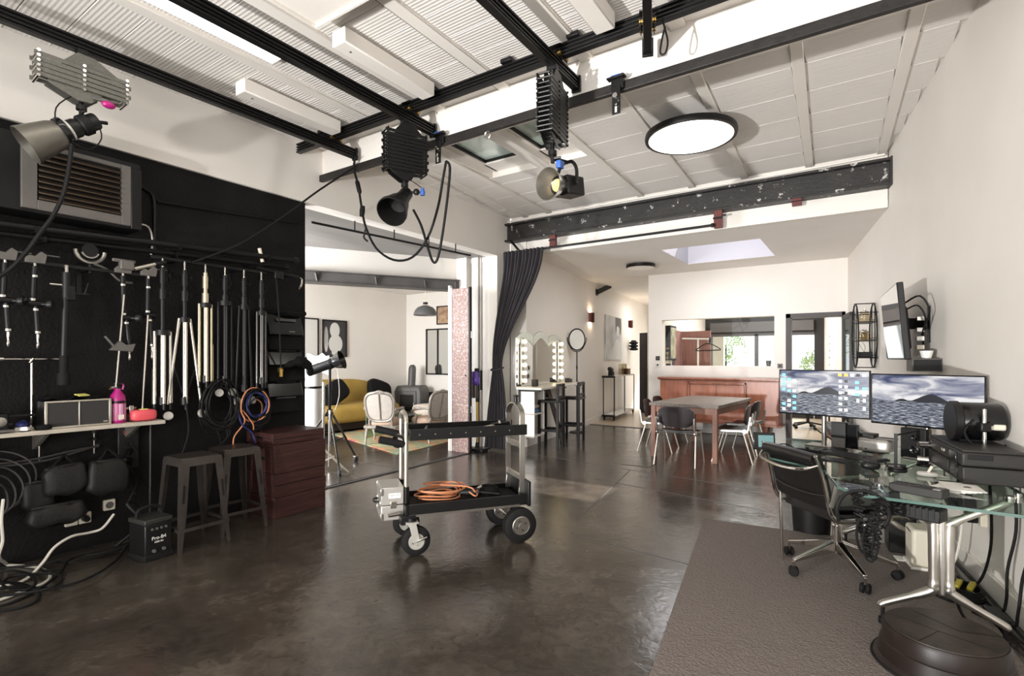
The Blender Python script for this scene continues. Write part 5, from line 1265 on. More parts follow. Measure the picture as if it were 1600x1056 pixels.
obj('pole', MB().cyl(Vector((.0, -.0, 0)) - Vector((-ax.y, ax.x, 0)) * .13, c0 - Vector((-ax.y, ax.x, 0)) * .13 + Vector((0, 0, .08)), .01, n=12), 'chrome', t)
obj('clamp', MB().cbox(c0 - Vector((-ax.y, ax.x, 0)) * .125 + Vector((0, 0, -.02)), (.05, .045, .05), .4), 'black_plastic', t, .008)
obj('lead', MB().tube([c0 + Vector((-.02, -.12, .02)), c0 + Vector((-.06, -.13, -.05)), c0 + Vector((-.02, -.14, -.12)), c0 + Vector((.08, -.09, -.14)), c0 + Vector((.12, -.05, -.12))], .006, 7), 'cable', t)
obj('base', MB().cyl(-Vector((-ax.y, ax.x, 0)) * .13, -Vector((-ax.y, ax.x, 0)) * .13 + Vector((0, 0, .012)), .05, n=20), 'black', t)

# headset cable hanging from the desk edge
t = thing('cable_coil', 'coiled black spring cable hanging off the front edge of the desk', 'cable coil', (.0, 3.1, .72))
mb = MB()
for s in range(3):
    pts = []
    for i in range(120):
        u = i / 119; cz = .02 - .2 * math.sin(u * PI) - .05 * s * math.sin(u * PI); cx = -.045 + .09 * u + .012 * s
        pts.append((cx + .014 * math.cos(i * 1.5), -.03 - .012 * s + .014 * math.sin(i * 1.5), cz))
    mb.tube(pts, .005, 5, smooth=0)
obj('spiral', mb, 'cable', t)
obj('thick_loop', MB().tube([(-.11, -.02, -.13), (-.115, -.03, -.06), (-.08, -.02, .01), (.0, -.02, .035), (.07, -.03, .0), (.095, -.03, -.07), (.07, -.03, -.13)], .009, 8), 'cable', t)
obj('loops', MB().tube([(.0 + .035 * math.cos(a), -.05, -.17 + .09 * math.sin(a)) for a in [2 * PI * k / 10 for k in range(10)]], .007, 6, True).tube([(.02 + .03 * math.cos(a), -.06, -.2 + .09 * math.sin(a)) for a in [2 * PI * k / 10 for k in range(10)]], .006, 6, True), 'cable', t)
obj('hook', MB().bar((.0, -.04, .02), (.0, .03, .027), .02, .008), 'black', t)

# ---- office chair
CC = Vector((-.152, 4.0)); fc = math.atan2(.66, .75) - PI / 2
t = thing('office_chair', 'black leather office chair on a chrome star base with casters', 'office chair', (CC.x, CC.y, .02), fc)
RB = .325
for k in range(5):
    a = math.radians(-62 + 72 * k) - fc; d = Vector((math.cos(a), math.sin(a), 0)); e = d * RB
    lg = obj('base_leg', MB().loft([[d * .03 + Vector((-d.y, d.x, 0)) * s_ * .022 + Vector((0, 0, z)) for s_, z in ((-1, .135), (1, .135), (1, .2), (-1, .2))], [e + Vector((-d.y, d.x, 0)) * s_ * .012 + Vector((0, 0, z)) for s_, z in ((-1, .088), (1, .088), (1, .108), (-1, .108))]]), 'chrome', t, .005)
    obj('stem', MB().cyl(e + Vector((0, 0, .03)), e + Vector((0, 0, .092)), .009, n=8), 'chrome', lg)
    b = a + .9; n_ = Vector((math.cos(b), math.sin(b), 0)); c0 = e + Vector((0, 0, .032)) + n_ * 0
    for s_ in (-1, 1): obj('caster_wheel', MB().lathe([(.0, -.011), (.024, -.011), (.03, -.005), (.03, .005), (.024, .011), (0, .011)], c0 + n_ * .016 * s_, n_, 18), 'rubber', lg)
obj('column', MB().cyl((0, 0, .12), (0, 0, .3), .027, n=18).cyl((0, 0, .3), (0, 0, .41), .018, n=14), 'chrome', t)
obj('tilt_box', MB().box(-.1, -.1, .38, .1, .1, .415), 'black', t, .01)
def pad(sec, nm, th_):
    """sling pad following a side curve (y, z), rounded at its edges"""
    n = len(sec) - 1
    def f(u, v):
        i = min(int(v * n), n - 1); w_ = v * n - i; a, b = sec[i], sec[i + 1]
        y, z = a[0] + (b[0] - a[0]) * w_, a[1] + (b[1] - a[1]) * w_
        return (-.245 + .49 * u, y, z)
    obj(nm, MB().grid(f, 12, n * 3, th_), 'leather', t, .014, 3)
pad([(.25, .43), (.22, .452), (.1, .45), (-.05, .44), (-.19, .445)], 'seat', -.055)
obj('seat_pad', MB().box(-.225, -.19, .455, .225, .235, .485), 'leather', t, .02, 3)
backc = [(-.2, .445), (-.245, .47), (-.262, .52), (-.275, .6), (-.3, .7), (-.33, .77), (-.345, .79)]
pad(backc, 'backrest', .035)
obj('head_roll', MB().tube([(-.24, -.335, .775), (-.08, -.34, .78), (.08, -.34, .78), (.24, -.335, .775)], .036, 10, smooth=3), 'leather', t)
obj('back_seam', MB().tube([(-.245, -.268, .56), (-.1, -.285, .545), (.1, -.285, .545), (.245, -.268, .56)], .004, 6), 'frame_dark', t)
side = [(.26, .40), (.2, .425), (.0, .415), (-.17, .41), (-.235, .435), (-.265, .5), (-.285, .6), (-.31, .7), (-.345, .79), (-.35, .8)]
for s_ in (-1, 1): obj('side_frame', MB().tube([(s_ * .258, y, z) for y, z in side], .0125, 8), 'chrome', t)
obj('back_stretcher', MB().tube([(-.258, -.35, .745), (-.2, -.40, .715), (0, -.415, .70), (.2, -.40, .715), (.258, -.33, .745)], .0105, 8), 'chrome', t)
for z, y in ((.415, .15), (.412, -.12)): obj('cross_bar', MB().cyl((-.258, y, z), (.258, y, z), .011, n=8), 'chrome', t)
for s_ in (-1, 1): obj('armrest', MB().tube([(s_ * .275, -.26, .5), (s_ * .3, -.24, .66), (s_ * .305, -.18, .68), (s_ * .305, .03, .675), (s_ * .3, .08, .64), (s_ * .28, .06, .43)], .012, 8), 'alu', t)

# ---- under the desk
t = thing('waste_bin', 'round black waste bin behind the office chair', 'bin', (-.36, 4.86, .0))
obj('bin', MB().lathe([(.0, 0), (.13, 0), (.15, .3), (.142, .3), (.122, .012), (0, .012)], n=32), 'black_plastic', t); obj('rim', MB().lathe([(.148, .29), (.156, .3), (.148, .308), (.142, .3)], n=32), 'black', t)
t = thing('black_box', 'black box standing on the rug under the desk beside the white case', 'box', (.21, 4.72, .02), .1)
obj('box', MB().box(-.08, -.1, 0, .08, .12, .28), 'black_plastic', t, .006); obj('lip', MB().box(-.083, -.103, .25, .083, .123, .262), 'black', t)
t = thing('white_case', 'upright off-white plastic case with rounded corners under the desk', 'case', (.3, 4.42, .02), .15)
obj('shell', MB().box(-.06, -.1, .02, .06, .1, .26), 'cream', t, .02, 3); obj('foot', MB().box(-.07, -.11, 0, .07, .11, .02), 'white', t, .006); obj('slot', MB().cbox((-.0605, 0, .235), (.003, .1, .01)), 'frame_dark', t)
t = thing('paper_scrap', 'scrap of white paper on the rug in front of the black box', 'paper', (.2, 4.5, .02), .2); obj('sheet', MB().box(-.03, -.05, 0, .03, .05, .003), 'paper', t)
t = thing('step_stool', 'round dark brown step stool with a scuffed ribbed top in the corner', 'step stool', (.29, 3.02, .02))
obj('body', MB().lathe([(.262, 0), (.266, .008), (.258, .02), (.245, .03), (.236, .09), (.229, .094), (.226, .15), (.219, .165), (.2, .165)], n=56), 'drum', t)
obj('top', MB().lathe([(.214, .16), (.212, .170), (0, .170)], n=56), 'drum_top', t)
for a, b in (((-.19, .05), (.17, -.11)), ((-.1, .15), (.06, .02)), ((.06, .02), (.2, .06)), ((-.02, -.02), (-.1, -.18))): obj('groove', MB().bar((*a, .1705), (*b, .1705), .006, .002), 'black', t)
obj('bottom_ring', MB().lathe([(.262, .0), (.272, .004), (.268, .014), (.26, .012)], n=56), 'rubber', t)

def wy(y, off, z): return (rwx(y) - off, y, z)
t = thing('power_brick', 'black power brick lying by the skirting of the right wall', 'power brick', (rwx(3.72) - .11, 3.72, .02), .16)
obj('body', MB().box(-.035, -.09, 0, .035, .09, .04), 'black_plastic', t, .006); obj('lead', MB().tube([(0, -.09, .02), (.0, -.16, .012), (.02, -.3, .008), (.04, -.5, .008)], .006, 6), 'cable', t)
t = thing('extension_reel', 'coiled black cable with two yellow plugs on the rug by the wall', 'cable coil', (rwx(4.0) - .16, 4.0, .02))
mb = MB()
for i in range(6): mb.tube([(.0 + (.085 - .004 * i) * math.cos(a), (.12 - .004 * i) * math.sin(a), .008 + .009 * i + .004 * math.sin(3 * a)) for a in [2 * PI * k / 12 for k in range(12)]], .006, 6, True)
obj('loops', mb, 'cable', t)
for s_ in (-1, 1): obj('plug', MB().bar((-.02 + .03 * s_, -.03, .05), (.01 + .03 * s_, .06, .065), .03, .026), 'plug_yellow', t, .008)
for i, (pts, m_, lab) in enumerate((
    ([wy(3.5, .03, .72), wy(3.52, .04, .5), wy(3.6, .05, .3), wy(3.62, .06, .12), wy(3.64, .08, .03), wy(3.75, .2, .03)], 'cable', 'black cable falling down the right wall to the power brick'),
    ([wy(3.72, .04, .72), wy(3.74, .03, .5), wy(3.78, .05, .28), wy(3.8, .05, .1), wy(3.84, .07, .03), wy(4.2, .1, .028)], 'cable', 'black cable hanging on the right wall beside the near desk leg'),
    ([wy(4.0, .06, .74), wy(4.0, .05, .5), wy(4.05, .04, .3), wy(4.1, .06, .12), wy(4.15, .1, .03), wy(4.3, .12, .03)], 'cable', 'black cable drooping behind the desk near the wall socket'),
    ([wy(4.3, .1, .6), wy(4.32, .1, .3), wy(4.36, .14, .06), wy(4.5, .2, .03), wy(4.3, .26, .03), wy(4.15, .22, .03), wy(4.3, .14, .045)], 'cable_white', 'white cable curling on the rug below the wall socket'),
    ([(.3, 3.5, .6), (.33, 3.55, .4), (.38, 3.6, .2), (.42, 3.62, .06), (.46, 3.55, .03), (.55, 3.4, .028)], 'cable', 'black cable dropping straight behind the near desk leg'),
    ([wy(4.5, .12, .028), wy(4.3, .2, .03), wy(4.1, .3, .03), wy(3.95, .34, .032), wy(3.85, .26, .03), wy(3.95, .16, .04), wy(4.2, .18, .05), wy(4.45, .24, .03), wy(4.6, .16, .03)], 'cable', 'black cable looping across the rug along the wall'),
    ([wy(3.3, .06, .028), wy(3.5, .07, .028), wy(3.8, .06, .028), wy(4.1, .05, .03), wy(4.4, .06, .03), wy(4.8, .06, .03)], 'cable', 'thin black cable lying along the skirting of the right wall'))):
    floor_cable(pts, .0075, m_, lab, 'wall_cable' if i < 5 else 'floor_cable')
t = thing('wall_socket', 'black plug block on the right wall behind the desk leg', 'socket', (rwx(4.28) - .03, 4.28, .42), .14)
obj('plate', MB().box(-.005, -.06, -.04, .03, .06, .04), 'cream', t, .004); obj('plug', MB().box(-.06, -.03, -.03, -.005, .04, .035), 'black_plastic', t, .008)

# ---- screen on the right wall
tp = Vector((.237, 5.02)); tq = Vector((.158, 6.14)); tm = (tp + tq) / 2; tr = math.atan2((tq - tp).y, (tq - tp).x) - PI / 2
t = thing('wall_television', 'flat black television leaning out on an arm from the right wall', 'television', (tm.x, tm.y, 1.69), tr)
hw = (tq - tp).length / 2; tilt = Matrix.Rotation(-.085, 4, 'Y')
obj('case', MB().box(-.012, -hw, -.3, .03, hw, .3, tilt), 'black_plastic', t, .006)
obj('screen', MB().box(-.014, -hw + .01, -.285, -.011, hw - .01, .29, tilt), 'screen_off', t)
obj('back_box', MB().box(.03, -hw * .6, -.22, .07, hw * .6, .12, tilt), 'black_plastic', t, .012)
obj('wall_plate', MB().box(.225, -.16, -.16, .24, .12, .14), 'black', t, .004)
obj('arm', MB().bar((.23, .0, .0), (.07, -.12, .0), .05, .09).bar((.07, -.12, -.02), (.07, .1, -.02), .05, .14), 'black', t, .004)
obj('cables', MB().tube([(.05, -.3, .16), (.13, -.4, .2), (.19, -.4, .08), (.17, -.28, -.06), (.18, -.2, -.2)], .007, 6).tube([(.05, -.28, .1), (.12, -.36, .13), (.17, -.36, .03), (.16, -.26, -.1)], .006, 6), 'cable', t)
for z, m_ in ((.03, 'chrome'), (-.06, 'mac'), (-.13, 'white'), (-.2, 'cream')): obj('connector', MB().cbox((.15, -.26, z), (.05, .05, .035)), m_, t, .004)
ys = 5.2
t = thing('wall_box', 'small two-tone grey box on the right wall below the television', 'box', (rwx(ys) - .0, ys, 1.3), math.atan(.1427))
obj('body', MB().box(-.19, -.09, 0, -.0, .09, .1), 'frame_grey', t, .004); obj('front', MB().box(-.18, -.096, .008, -.01, -.088, .092), 'black_plastic', t)
obj('cup', MB().lathe([(.03, .1), (.045, .16), (.04, .16), (.026, .105)], (-.08, .0, 0), n=18), 'paper', t)

# ---- oval wire rack
t = thing('oval_wire_rack', 'tall oval black wire wall rack with three shelves of glass jars', 'rack', (rwx(7.75) - .01, 7.75, 1.68), math.atan(.1427))
for x in (-.205, -.02):
    obj('hoop', MB().tube([(x, .25 * math.cos(a), .39 * math.sin(a)) for a in [2 * PI * k / 28 for k in range(28)]], .009, 7, True), 'black', t)
    for y in (-.1, .1): obj('upright', MB().cyl((x, y, -.35), (x, y, .35), .006, n=6), 'black', t)
for z in (.16, -.06, -.27):
    yw = .25 * math.sqrt(1 - (z / .39) ** 2)
    sh = obj('shelf', MB().box(-.205, -yw, z - .008, -.02, yw, z), 'black', t, .002)
    for x in (-.205, -.02): obj('rail', MB().cyl((x, -yw, z + .03), (x, yw, z + .03), .005, n=6), 'black', sh)
for z in (.39, -.39): obj('tie', MB().cyl((-.205, 0, z), (.0, 0, z), .007, n=6), 'black', t)
for y in (-.18, .18): obj('tie', MB().cyl((-.205, y, 0.27), (.0, y, .27), .006, n=6).cyl((-.205, y, -.27), (.0, y, -.27), .006, n=6), 'black', t)
rr = Matrix.Rotation(math.atan(.1427), 4, 'Z')
def onrack(x, y, z):
    v = rr @ Vector((x, y, 0)); return (rwx(7.75) - .01 + v.x, 7.75 + v.y, 1.68 + z)
def jar(p, label, r=.05, h=.1):
    t = thing('glass_jar', label, 'jar', p)
    obj('jar', MB().lathe([(r, 0), (r * 1.05, .01), (r * 1.05, h * .8), (r * .7, h), (r * .66, h), (r, h * .78), (r * .98, .012)], n=18), 'jar_glass', t); obj('lid', MB().lathe([(r * .72, h), (r * .72, h * 1.12), (.01, h * 1.2), (.012, h * 1.35)], n=16), 'alu', t)
jar(onrack(-.11, .0, .16), 'large glass jar on the top shelf of the oval rack', .06, .12)
jar(onrack(-.14, -.09, -.06), 'glass jar on the middle rack shelf, nearer the camera'); jar(onrack(-.09, .05, -.06), 'glass jar on the middle rack shelf, farther from the camera')
t = thing('black_tray', 'small black planter box on the bottom shelf of the oval rack', 'planter', onrack(-.11, .0, -.27), .14)
obj('box', MB().box(-.07, -.1, 0, .07, .1, .07), 'black_plastic', t, .004); obj('sprig', MB().tube([(0, 0, .07), (.01, .03, .14), (-.02, .02, .19)], .003, 5).tube([(0, .03, .07), (-.03, .05, .13), (-.05, .04, .17)], .003, 5), 'leaf', t)
# ---- padded bench along the wall
t = thing('padded_bench', 'low black buttoned leather bench along the right wall by the door', 'bench', (-.2, 8.3, 0), math.atan(.1427))
for k in range(6): obj('seat_cushion', MB().box(-.2, -1.05 + k * .35, .36, .2, -1.05 + k * .35 + .34, .45), 'grey_leather', t, .03, 3)
obj('frame', MB().box(-.2, -1.05, .31, -.17, 1.05, .35).box(.17, -1.05, .31, .2, 1.05, .35), 'table_wood', t, .003)
for y in (-.95, .95):
    for x in (-.17, .17): obj('leg', MB().box(x - .025, y - .025, 0, x + .025, y + .025, .31), 'table_wood', t, .003)
# ================================================================== the equipment cart in the middle of the floor
CF, CR2, CB = Vector((-2.658, 2.72, 0)), Vector((-2.193, 3.36, 0)), Vector((-2.552, 3.646, 0))
cu = (CR2 - CF).normalized(); cw = Vector((-cu.y, cu.x, 0))
crz = math.atan2(cu.y, cu.x); CLn = (CR2 - CF).length; W = .44
t = thing('equipment_cart', 'black two-tray equipment cart with aluminium frames on fat tyres in the room centre', 'cart', CF + cw * W / 2, crz)
# local axes: x along the cart from the handle end, y across (minus is the side nearest the camera)
def wheel(x, y, r, wd, parent, rim):
    o = obj('tyre', MB().lathe([(r * .55, -wd / 2), (r * .8, -wd / 2), (r * .96, -wd * .36), (r, 0), (r * .96, wd * .36), (r * .8, wd / 2), (r * .55, wd / 2)], (x, y, r), (0, 1, 0), 36, cap=False), 'rubber', parent)
    obj('rim', MB().lathe([(r * .56, -wd * .46), (r * .5, -wd * .5), (r * .42, -wd * .3), (r * .2, -wd * .34), (r * .14, -wd * .5), (0, -wd * .5)], (x, y, r), (0, 1, 0), 28).lathe([(r * .56, wd * .46), (r * .42, wd * .3), (r * .14, wd * .5), (0, wd * .5)], (x, y, r), (0, 1, 0), 28), rim, o)
    for k in range(4): obj('bolt', MB().cyl((x + r * .28 * math.cos(k * PI / 2 + .4), y - wd * .34, r + r * .28 * math.sin(k * PI / 2 + .4)), (x + r * .28 * math.cos(k * PI / 2 + .4), y - wd * .46, r + r * .28 * math.sin(k * PI / 2 + .4)), .008, n=6), 'black', o)
RR, RF = .132, .105
for s in (-1, 1):
    wheel(CLn + .0, s * (W / 2 - .0), RR, .085, t, 'alu')
    wheel(.0, s * (W / 2 - .0), RF, .07, t, 'caster_grey')
    f_ = MB().bar((.0, s * W / 2 - .045, RF), (-.03, s * W / 2 - .045, RF * 2 + .03), .05, .008, (0, 1, 0)).bar((.0, s * W / 2 + .045, RF), (-.03, s * W / 2 + .045, RF * 2 + .03), .05, .008, (0, 1, 0)).cbox((-.03, s * W / 2, RF * 2 + .03), (.09, .1, .012))
    fo = obj('fork', f_, 'caster_grey', t, .003)
    obj('brake_lever', MB().bar((.0, s * W / 2 - .05, RF + .01), (.07, s * W / 2 - .055, RF + .035), .03, .012), 'chrome', fo, .003)
    obj('swivel', MB().cyl((-.03, s * W / 2, RF * 2 + .03), (-.03, s * W / 2, RF * 2 + .06), .035, n=16), 'black', fo)
obj('axle', MB().cyl((CLn, -W / 2, RR), (CLn, W / 2, RR), .014, n=10), 'alu', t)
zt = .305
deck = MB()
deck.box(-.07, -W / 2 + .02, zt, CLn + .05, W / 2 - .02, zt + .012)
for s in (-1, 1): deck.box(-.07, s * (W / 2 - .02) - .01, zt - .03, CLn + .08, s * (W / 2 - .02) + .01, zt + .05)
deck.box(-.075, -W / 2, zt - .035, -.055, W / 2, zt + .05)
obj('lower_tray', deck, 'black', t, .003)
obj('tray_mat', MB().box(-.05, -W / 2 + .035, zt + .012, CLn + .04, W / 2 - .035, zt + .016), 'rubber', t)
for s in (-1, 1): obj('alu_strip', MB().box(-.05, s * (W / 2 + .0) - .004, zt - .035, CLn, s * (W / 2) + .004, zt - .018), 'alu', t)
obj('front_crossbox', MB().box(-.11, -W / 2 - .02, .225, .0, W / 2 + .02, .285), 'black', t, .006)
obj('pull_pin', MB().cyl((-.11, -W / 2 + .02, .3), (-.19, -W / 2 + .0, .3), .014, n=10), 'alu', t)
obj('rear_plate', MB().box(CLn + .06, -W / 2 - .03, .27, CLn + .085, W / 2 + .03, .46), 'black', t, .006)
obj('rear_crossbox', MB().box(CLn + .0, -W / 2 + .06, .265, CLn + .08, W / 2 - .06, .3), 'black', t, .006)
# handle frame at the near end: one bent tube
hx = -.055
HW = .13
obj('handle_frame', MB().tube([(hx, -HW, .3), (hx, -HW, .6), (hx, -HW, .9), (hx, -HW, .94), (hx, -HW + .04, .985), (hx, 0, 1.0), (hx, HW - .04, .985), (hx, HW, .94), (hx, HW, .9), (hx, HW, .3)], .0165, 10), 'silver_tube', t)
for s in (-1, 1): obj('sleeve', MB().cyl((hx, s * (HW), .29), (hx, s * (HW), .47), .023, n=14), 'black', t)
for s in (-1, 1):
    g_ = obj('grip', MB().cyl((hx - .02, s * (HW), .80 + .02 * s), (hx - .19, s * (HW + .02), .845 + .02 * s), .027, n=14), 'rubber', t)
    obj('grip_tube', MB().cyl((hx + .0, s * (HW), .80), (hx - .06, s * (HW), .822), .014, n=10), 'silver_tube', g_)
obj('tape_roll', MB().lathe([(.026, -.02), (.048, -.02), (.048, .02), (.026, .02)], (hx - .05, -HW + .02, .80), (.5, 1, 0), 24), 'black_cloth', t)
obj('tape_band', MB().lathe([(.049, -.012), (.0495, 0), (.049, .012)], (hx - .05, -HW + .02, .80), (.5, 1, 0), 24, cap=False), 'alu', t)
# back frame: flat aluminium uprights bent over at the top
bx = CLn + .045
def flatband(pts, wd, th_, m_, nm, par):
    mb = MB()
    secs = []
    n = len(pts)
    for i, p in enumerate(pts):
        p = Vector(p); a = Vector(pts[max(i - 1, 0)]); b = Vector(pts[min(i + 1, n - 1)]); d = (b - a).normalized(); sd = Vector((1, 0, 0)); nr = d.cross(sd).normalized()
        secs.append([p + sd * wd / 2 + nr * th_ / 2, p - sd * wd / 2 + nr * th_ / 2, p - sd * wd / 2 - nr * th_ / 2, p + sd * wd / 2 - nr * th_ / 2])
    return obj(nm, mb.loft(secs), m_, par, .002)
arc = [(bx, -.16 * math.cos(a), .945 + .1 * math.sin(a)) for a in [PI * k / 12 for k in range(13)]]
flatband([(bx, -.16, .36)] + arc + [(bx, .16, .36)], .045, .012, 'alu', 'back_frame', t)
for z in (.47, .72): obj('back_rung', MB().box(bx - .012, -.16, z - .02, bx + .012, .16, z + .02), 'alu', t, .003)
obj('latch', MB().cyl((bx, -.02, 1.035), (bx, -.02, 1.09), .016, n=10).cbox((bx, -.02, 1.1), (.03, .06, .015)), 'black', t, .003)
for s in (-.15, .15): obj('hinge_plate', MB().prism([(bx - .03, .33), (bx + .03, .33), (bx + .02, .44), (bx - .02, .44)], s - .008, s + .008, Matrix(((1, 0, 0, 0), (0, 0, -1, 0), (0, 1, 0, 0), (0, 0, 0, 1)))), 'alu', t, .003)
zu = .838
up_ = MB().box(hx + .02, -.17, zu, CLn + .07, .17, zu + .012)
for s in (-1, 1): up_.box(hx + .02, s * .17 - .008, zu - .03, CLn + .08, s * .17 + .008, zu + .05)
up_.box(hx + .02, -.17, zu - .0, hx + .035, .17, zu + .04)
obj('upper_tray', up_, 'black', t, .003)
for k in range(7): obj('screw', MB().cyl((hx + .09 + k * .115, -.176, zu + .01), (hx + .09 + k * .115, -.181, zu + .01), .005, n=8), 'alu', t)
cm_ = Matrix.Translation(CF + cw * W / 2) @ Matrix.Rotation(crz, 4, 'Z')
def oncart(x, y, z): return cm_ @ Vector((x, y, z))
t = thing('aluminium_case', 'small aluminium flight case fixed at the handle end of the cart', 'case', oncart(-.15, -.02, .245), crz)
for z0, z1 in ((0, .105), (.11, .235)): obj('half', MB().box(-.085, -.14, z0, .075, .14, z1), 'mac', t, .006)
for y in (-.1, .1): obj('latch', MB().cbox((-.088, y, .11), (.008, .035, .05)), 'chrome', t, .003)
obj('latch', MB().cbox((0, -.143, .11), (.04, .008, .05)), 'chrome', t, .003)
for y in (-.14, .14): obj('corner', MB().cbox((-.08, y * .98, .03), (.02, .02, .05)).cbox((-.08, y * .98, .205), (.02, .02, .05)), 'alu', t, .004)
obj('label', MB().cbox((0.01, -.1412, .175), (.085, .0015, .035)), 'paper', t); text('lettering', 'FlexFLOOR', .014, 'black', t, (0.01, -.1422, .178), (PI / 2, 0, 0))
obj('handle', MB().tube([(-.09, -.05, .12), (-.12, -.04, .12), (-.12, .04, .12), (-.09, .05, .12)], .007, 6), 'black', t)
t = thing('cable_coil', 'loosely coiled orange extension cable on the lower cart tray', 'cable coil', oncart(.22, -.0, zt + .02), crz)
mb = MB(); rnd = random.Random(9)
pts = []
for i in range(56):
    a = i * .72; r_ = .1 + .03 * math.sin(i * .37) + (.05 if i > 44 else 0)
    pts.append((r_ * 1.35 * math.cos(a) + .02 * math.sin(i * .2), r_ * .95 * math.sin(a), .012 + i * .0014 + .006 * math.sin(a * 2)))
pts += [(.2, -.05, .09), (.26, -.08, .05), (.3, -.03, .06)]
mb.tube(pts, .006, 6, smooth=3); obj('loops', mb, 'cable_orange', t)
obj('strand', MB().tube([(-.05, .12, .06), (.12, .1, .1), (.2, .0, .06), (.26, -.1, .02), (.3, .0, .05)], .006, 6), 'cable_orange', t)
obj('plug', MB().cyl((.3, .0, .05), (.34, .03, .06), .012, n=8), 'chrome', t)
t = thing('cable_coil', 'coil of thin black cable at the far end of the lower cart tray', 'cable coil', oncart(.62, .03, zt + .02), crz)
mb = MB()
for i in range(6): mb.tube([((.1 - .006 * i) * math.cos(a), (.085 - .005 * i) * math.sin(a), .008 + .009 * i + .004 * math.sin(2 * a + i)) for a in [2 * PI * k / 12 for k in range(12)]], .005, 6, True)
obj('loops', mb, 'cable', t)
t = thing('hand_tool', 'black angle-grinder shaped hand tool lying on the lower cart tray', 'tool', oncart(.43, -.01, zt + .055), crz - .3)
obj('body', MB().lathe([(.0, -.12), (.024, -.115), (.028, -.03), (.034, .02), (.03, .1), (.0, .11)], (0, 0, 0), (1, 0, 0), 16), 'black_plastic', t); obj('head', MB().cyl((-.13, 0, .02), (-.13, 0, -.03), .03, n=14), 'chrome', t); obj('shaft', MB().cyl((.1, 0, 0), (.26, 0, -.02), .012, n=8), 'black', t)
t = thing('wing_clamp', 'small silver clamp lying on the upper cart tray near the handle', 'clamp', oncart(.1, -.09, zu + .012), crz)
m_ = MB(); superell(m_, (0, 0, .014), (.08, .04, .028), .7); obj('body', m_, 'alu', t); obj('wing', MB().bar((.03, 0, .015), (.075, -.015, .012), .016, .008).bar((-.01, 0, .025), (.01, .02, .045), .01, .008), 'alu', t)
t = thing('grip_clamp', 'black and chrome clamp at the far end of the upper cart tray', 'clamp', oncart(.66, -.04, zu + .012), crz)
obj('body', MB().bar((-.03, 0, .02), (.12, .03, .03), .05, .04), 'black', t, .006); obj('jaw', MB().bar((-.1, -.04, .015), (-.02, -.01, .02), .03, .025), 'silver_tube', t, .004); obj('screw', MB().cyl((.02, -.04, .035), (.05, .06, .045), .01, n=8), 'chrome', t)

# ================================================================== meeting table, chairs, sideboard
t = thing('meeting_table', 'square-legged brown wooden table with a worn grey top by the sideboard', 'table', (-2.545, 7.34, 0), -.065)
TL, TW, TH_ = 1.75, .92, .775
for k in range(4):
    obj('top_plank', MB().box(-.02, -.02 + k * (TL + .04) / 4, TH_ - .045, TW + .02, -.02 + (k + 1) * (TL + .04) / 4 - .003, TH_), 'table_top', t, .004)
obj('apron', MB().box(.02, .02, TH_ - .135, TW - .02, .045, TH_ - .045).box(.02, TL - .045, TH_ - .135, TW - .02, TL - .02, TH_ - .045).box(.02, .02, TH_ - .135, .045, TL - .02, TH_ - .045).box(TW - .045, .02, TH_ - .135, TW - .02, TL - .02, TH_ - .045), 'table_wood', t, .003)
for x in (0, TW - .065):
    for y in (0, TL - .065): obj('leg', MB().box(x, y, 0, x + .065, y + .065, TH_ - .045), 'table_wood', t, .004)
def shell_chair(loc, rz, label):
    """plywood-shell stacking chair; local +y is where the sitter looks"""
    t = thing('shell_chair', label, 'chair', loc, rz, 'dark shell chairs around the table')
    def back(u, v):
        w_ = .235 - .02 * (abs(v - .5) * 2) ** 3; x = (u - .5) * 2
        e = 1 - .35 * (abs(x) ** 5) * ((abs(v - .5) * 2) ** 2)
        return (x * w_, -.2 - .03 * v + .035 * x * x, .50 + (.02 + .27 * v - .02) * e + (1 - e) * .14)
    obj('backrest', MB().grid(back, 12, 8, .012), 'brown_shell', t)
    def seat(u, v):
        x = (u - .5) * 2; y = -.2 + .42 * v
        return (x * .225 * (1 - .08 * abs(v - .5)), y, .435 + .012 * x * x + (.02 * (1 - v / .3) if v < .3 else 0) - (.035 * ((v - .8) / .2) ** 2 if v > .8 else 0))
    obj('seat', MB().grid(seat, 10, 10, .014), 'leather', t)
    for s in (-1, 1):
        fr = obj('side_frame', MB().bar((s * .245, -.24, .63), (s * .245, -.21, .44), .022, .03).bar((s * .245, -.22, .435), (s * .245, .17, .425), .022, .035), 'alu', t, .006)
        obj('pivot', MB().cyl((s * .235, -.17, .43), (s * .262, -.17, .43), .03, n=14), 'alu', fr)
        obj('leg', MB().cyl((s * .245, -.15, .42), (s * .265, -.27, 0), .0105, n=10), 'silver_tube', t)
        obj('leg', MB().cyl((s * .245, .12, .42), (s * .262, .24, 0), .0105, n=10), 'silver_tube', t)
    obj('cross_rod', MB().cyl((-.245, -.16, .425), (.245, -.16, .425), .01, n=8), 'alu', t)
shell_chair((-2.06, 7.08, 0), .02, 'dark shell chair with its back to the camera at the near end of the table')
shell_chair((-1.52, 7.72, 0), PI / 2 + .1, 'dark shell chair on the right of the table, nearer the camera')
shell_chair((-1.52, 8.5, 0), PI / 2 - .12, 'dark shell chair on the right of the table, nearer the sideboard')
shell_chair((-2.62, 7.95, 0), -PI / 2 + .1, 'dark shell chair tucked under the left side of the table')
shell_chair((-2.7, 8.65, 0), -PI / 2, 'dark shell chair at the left rear of the table, only its rim showing')
sx0, sx1, sy0, sy1 = -3.22, -1.165, 9.72, 10.15
t = thing('sideboard', 'long cherry wood sideboard under the internal window', 'sideboard', (sx0, sy0, 0))
Ls = sx1 - sx0; D_ = sy1 - sy0
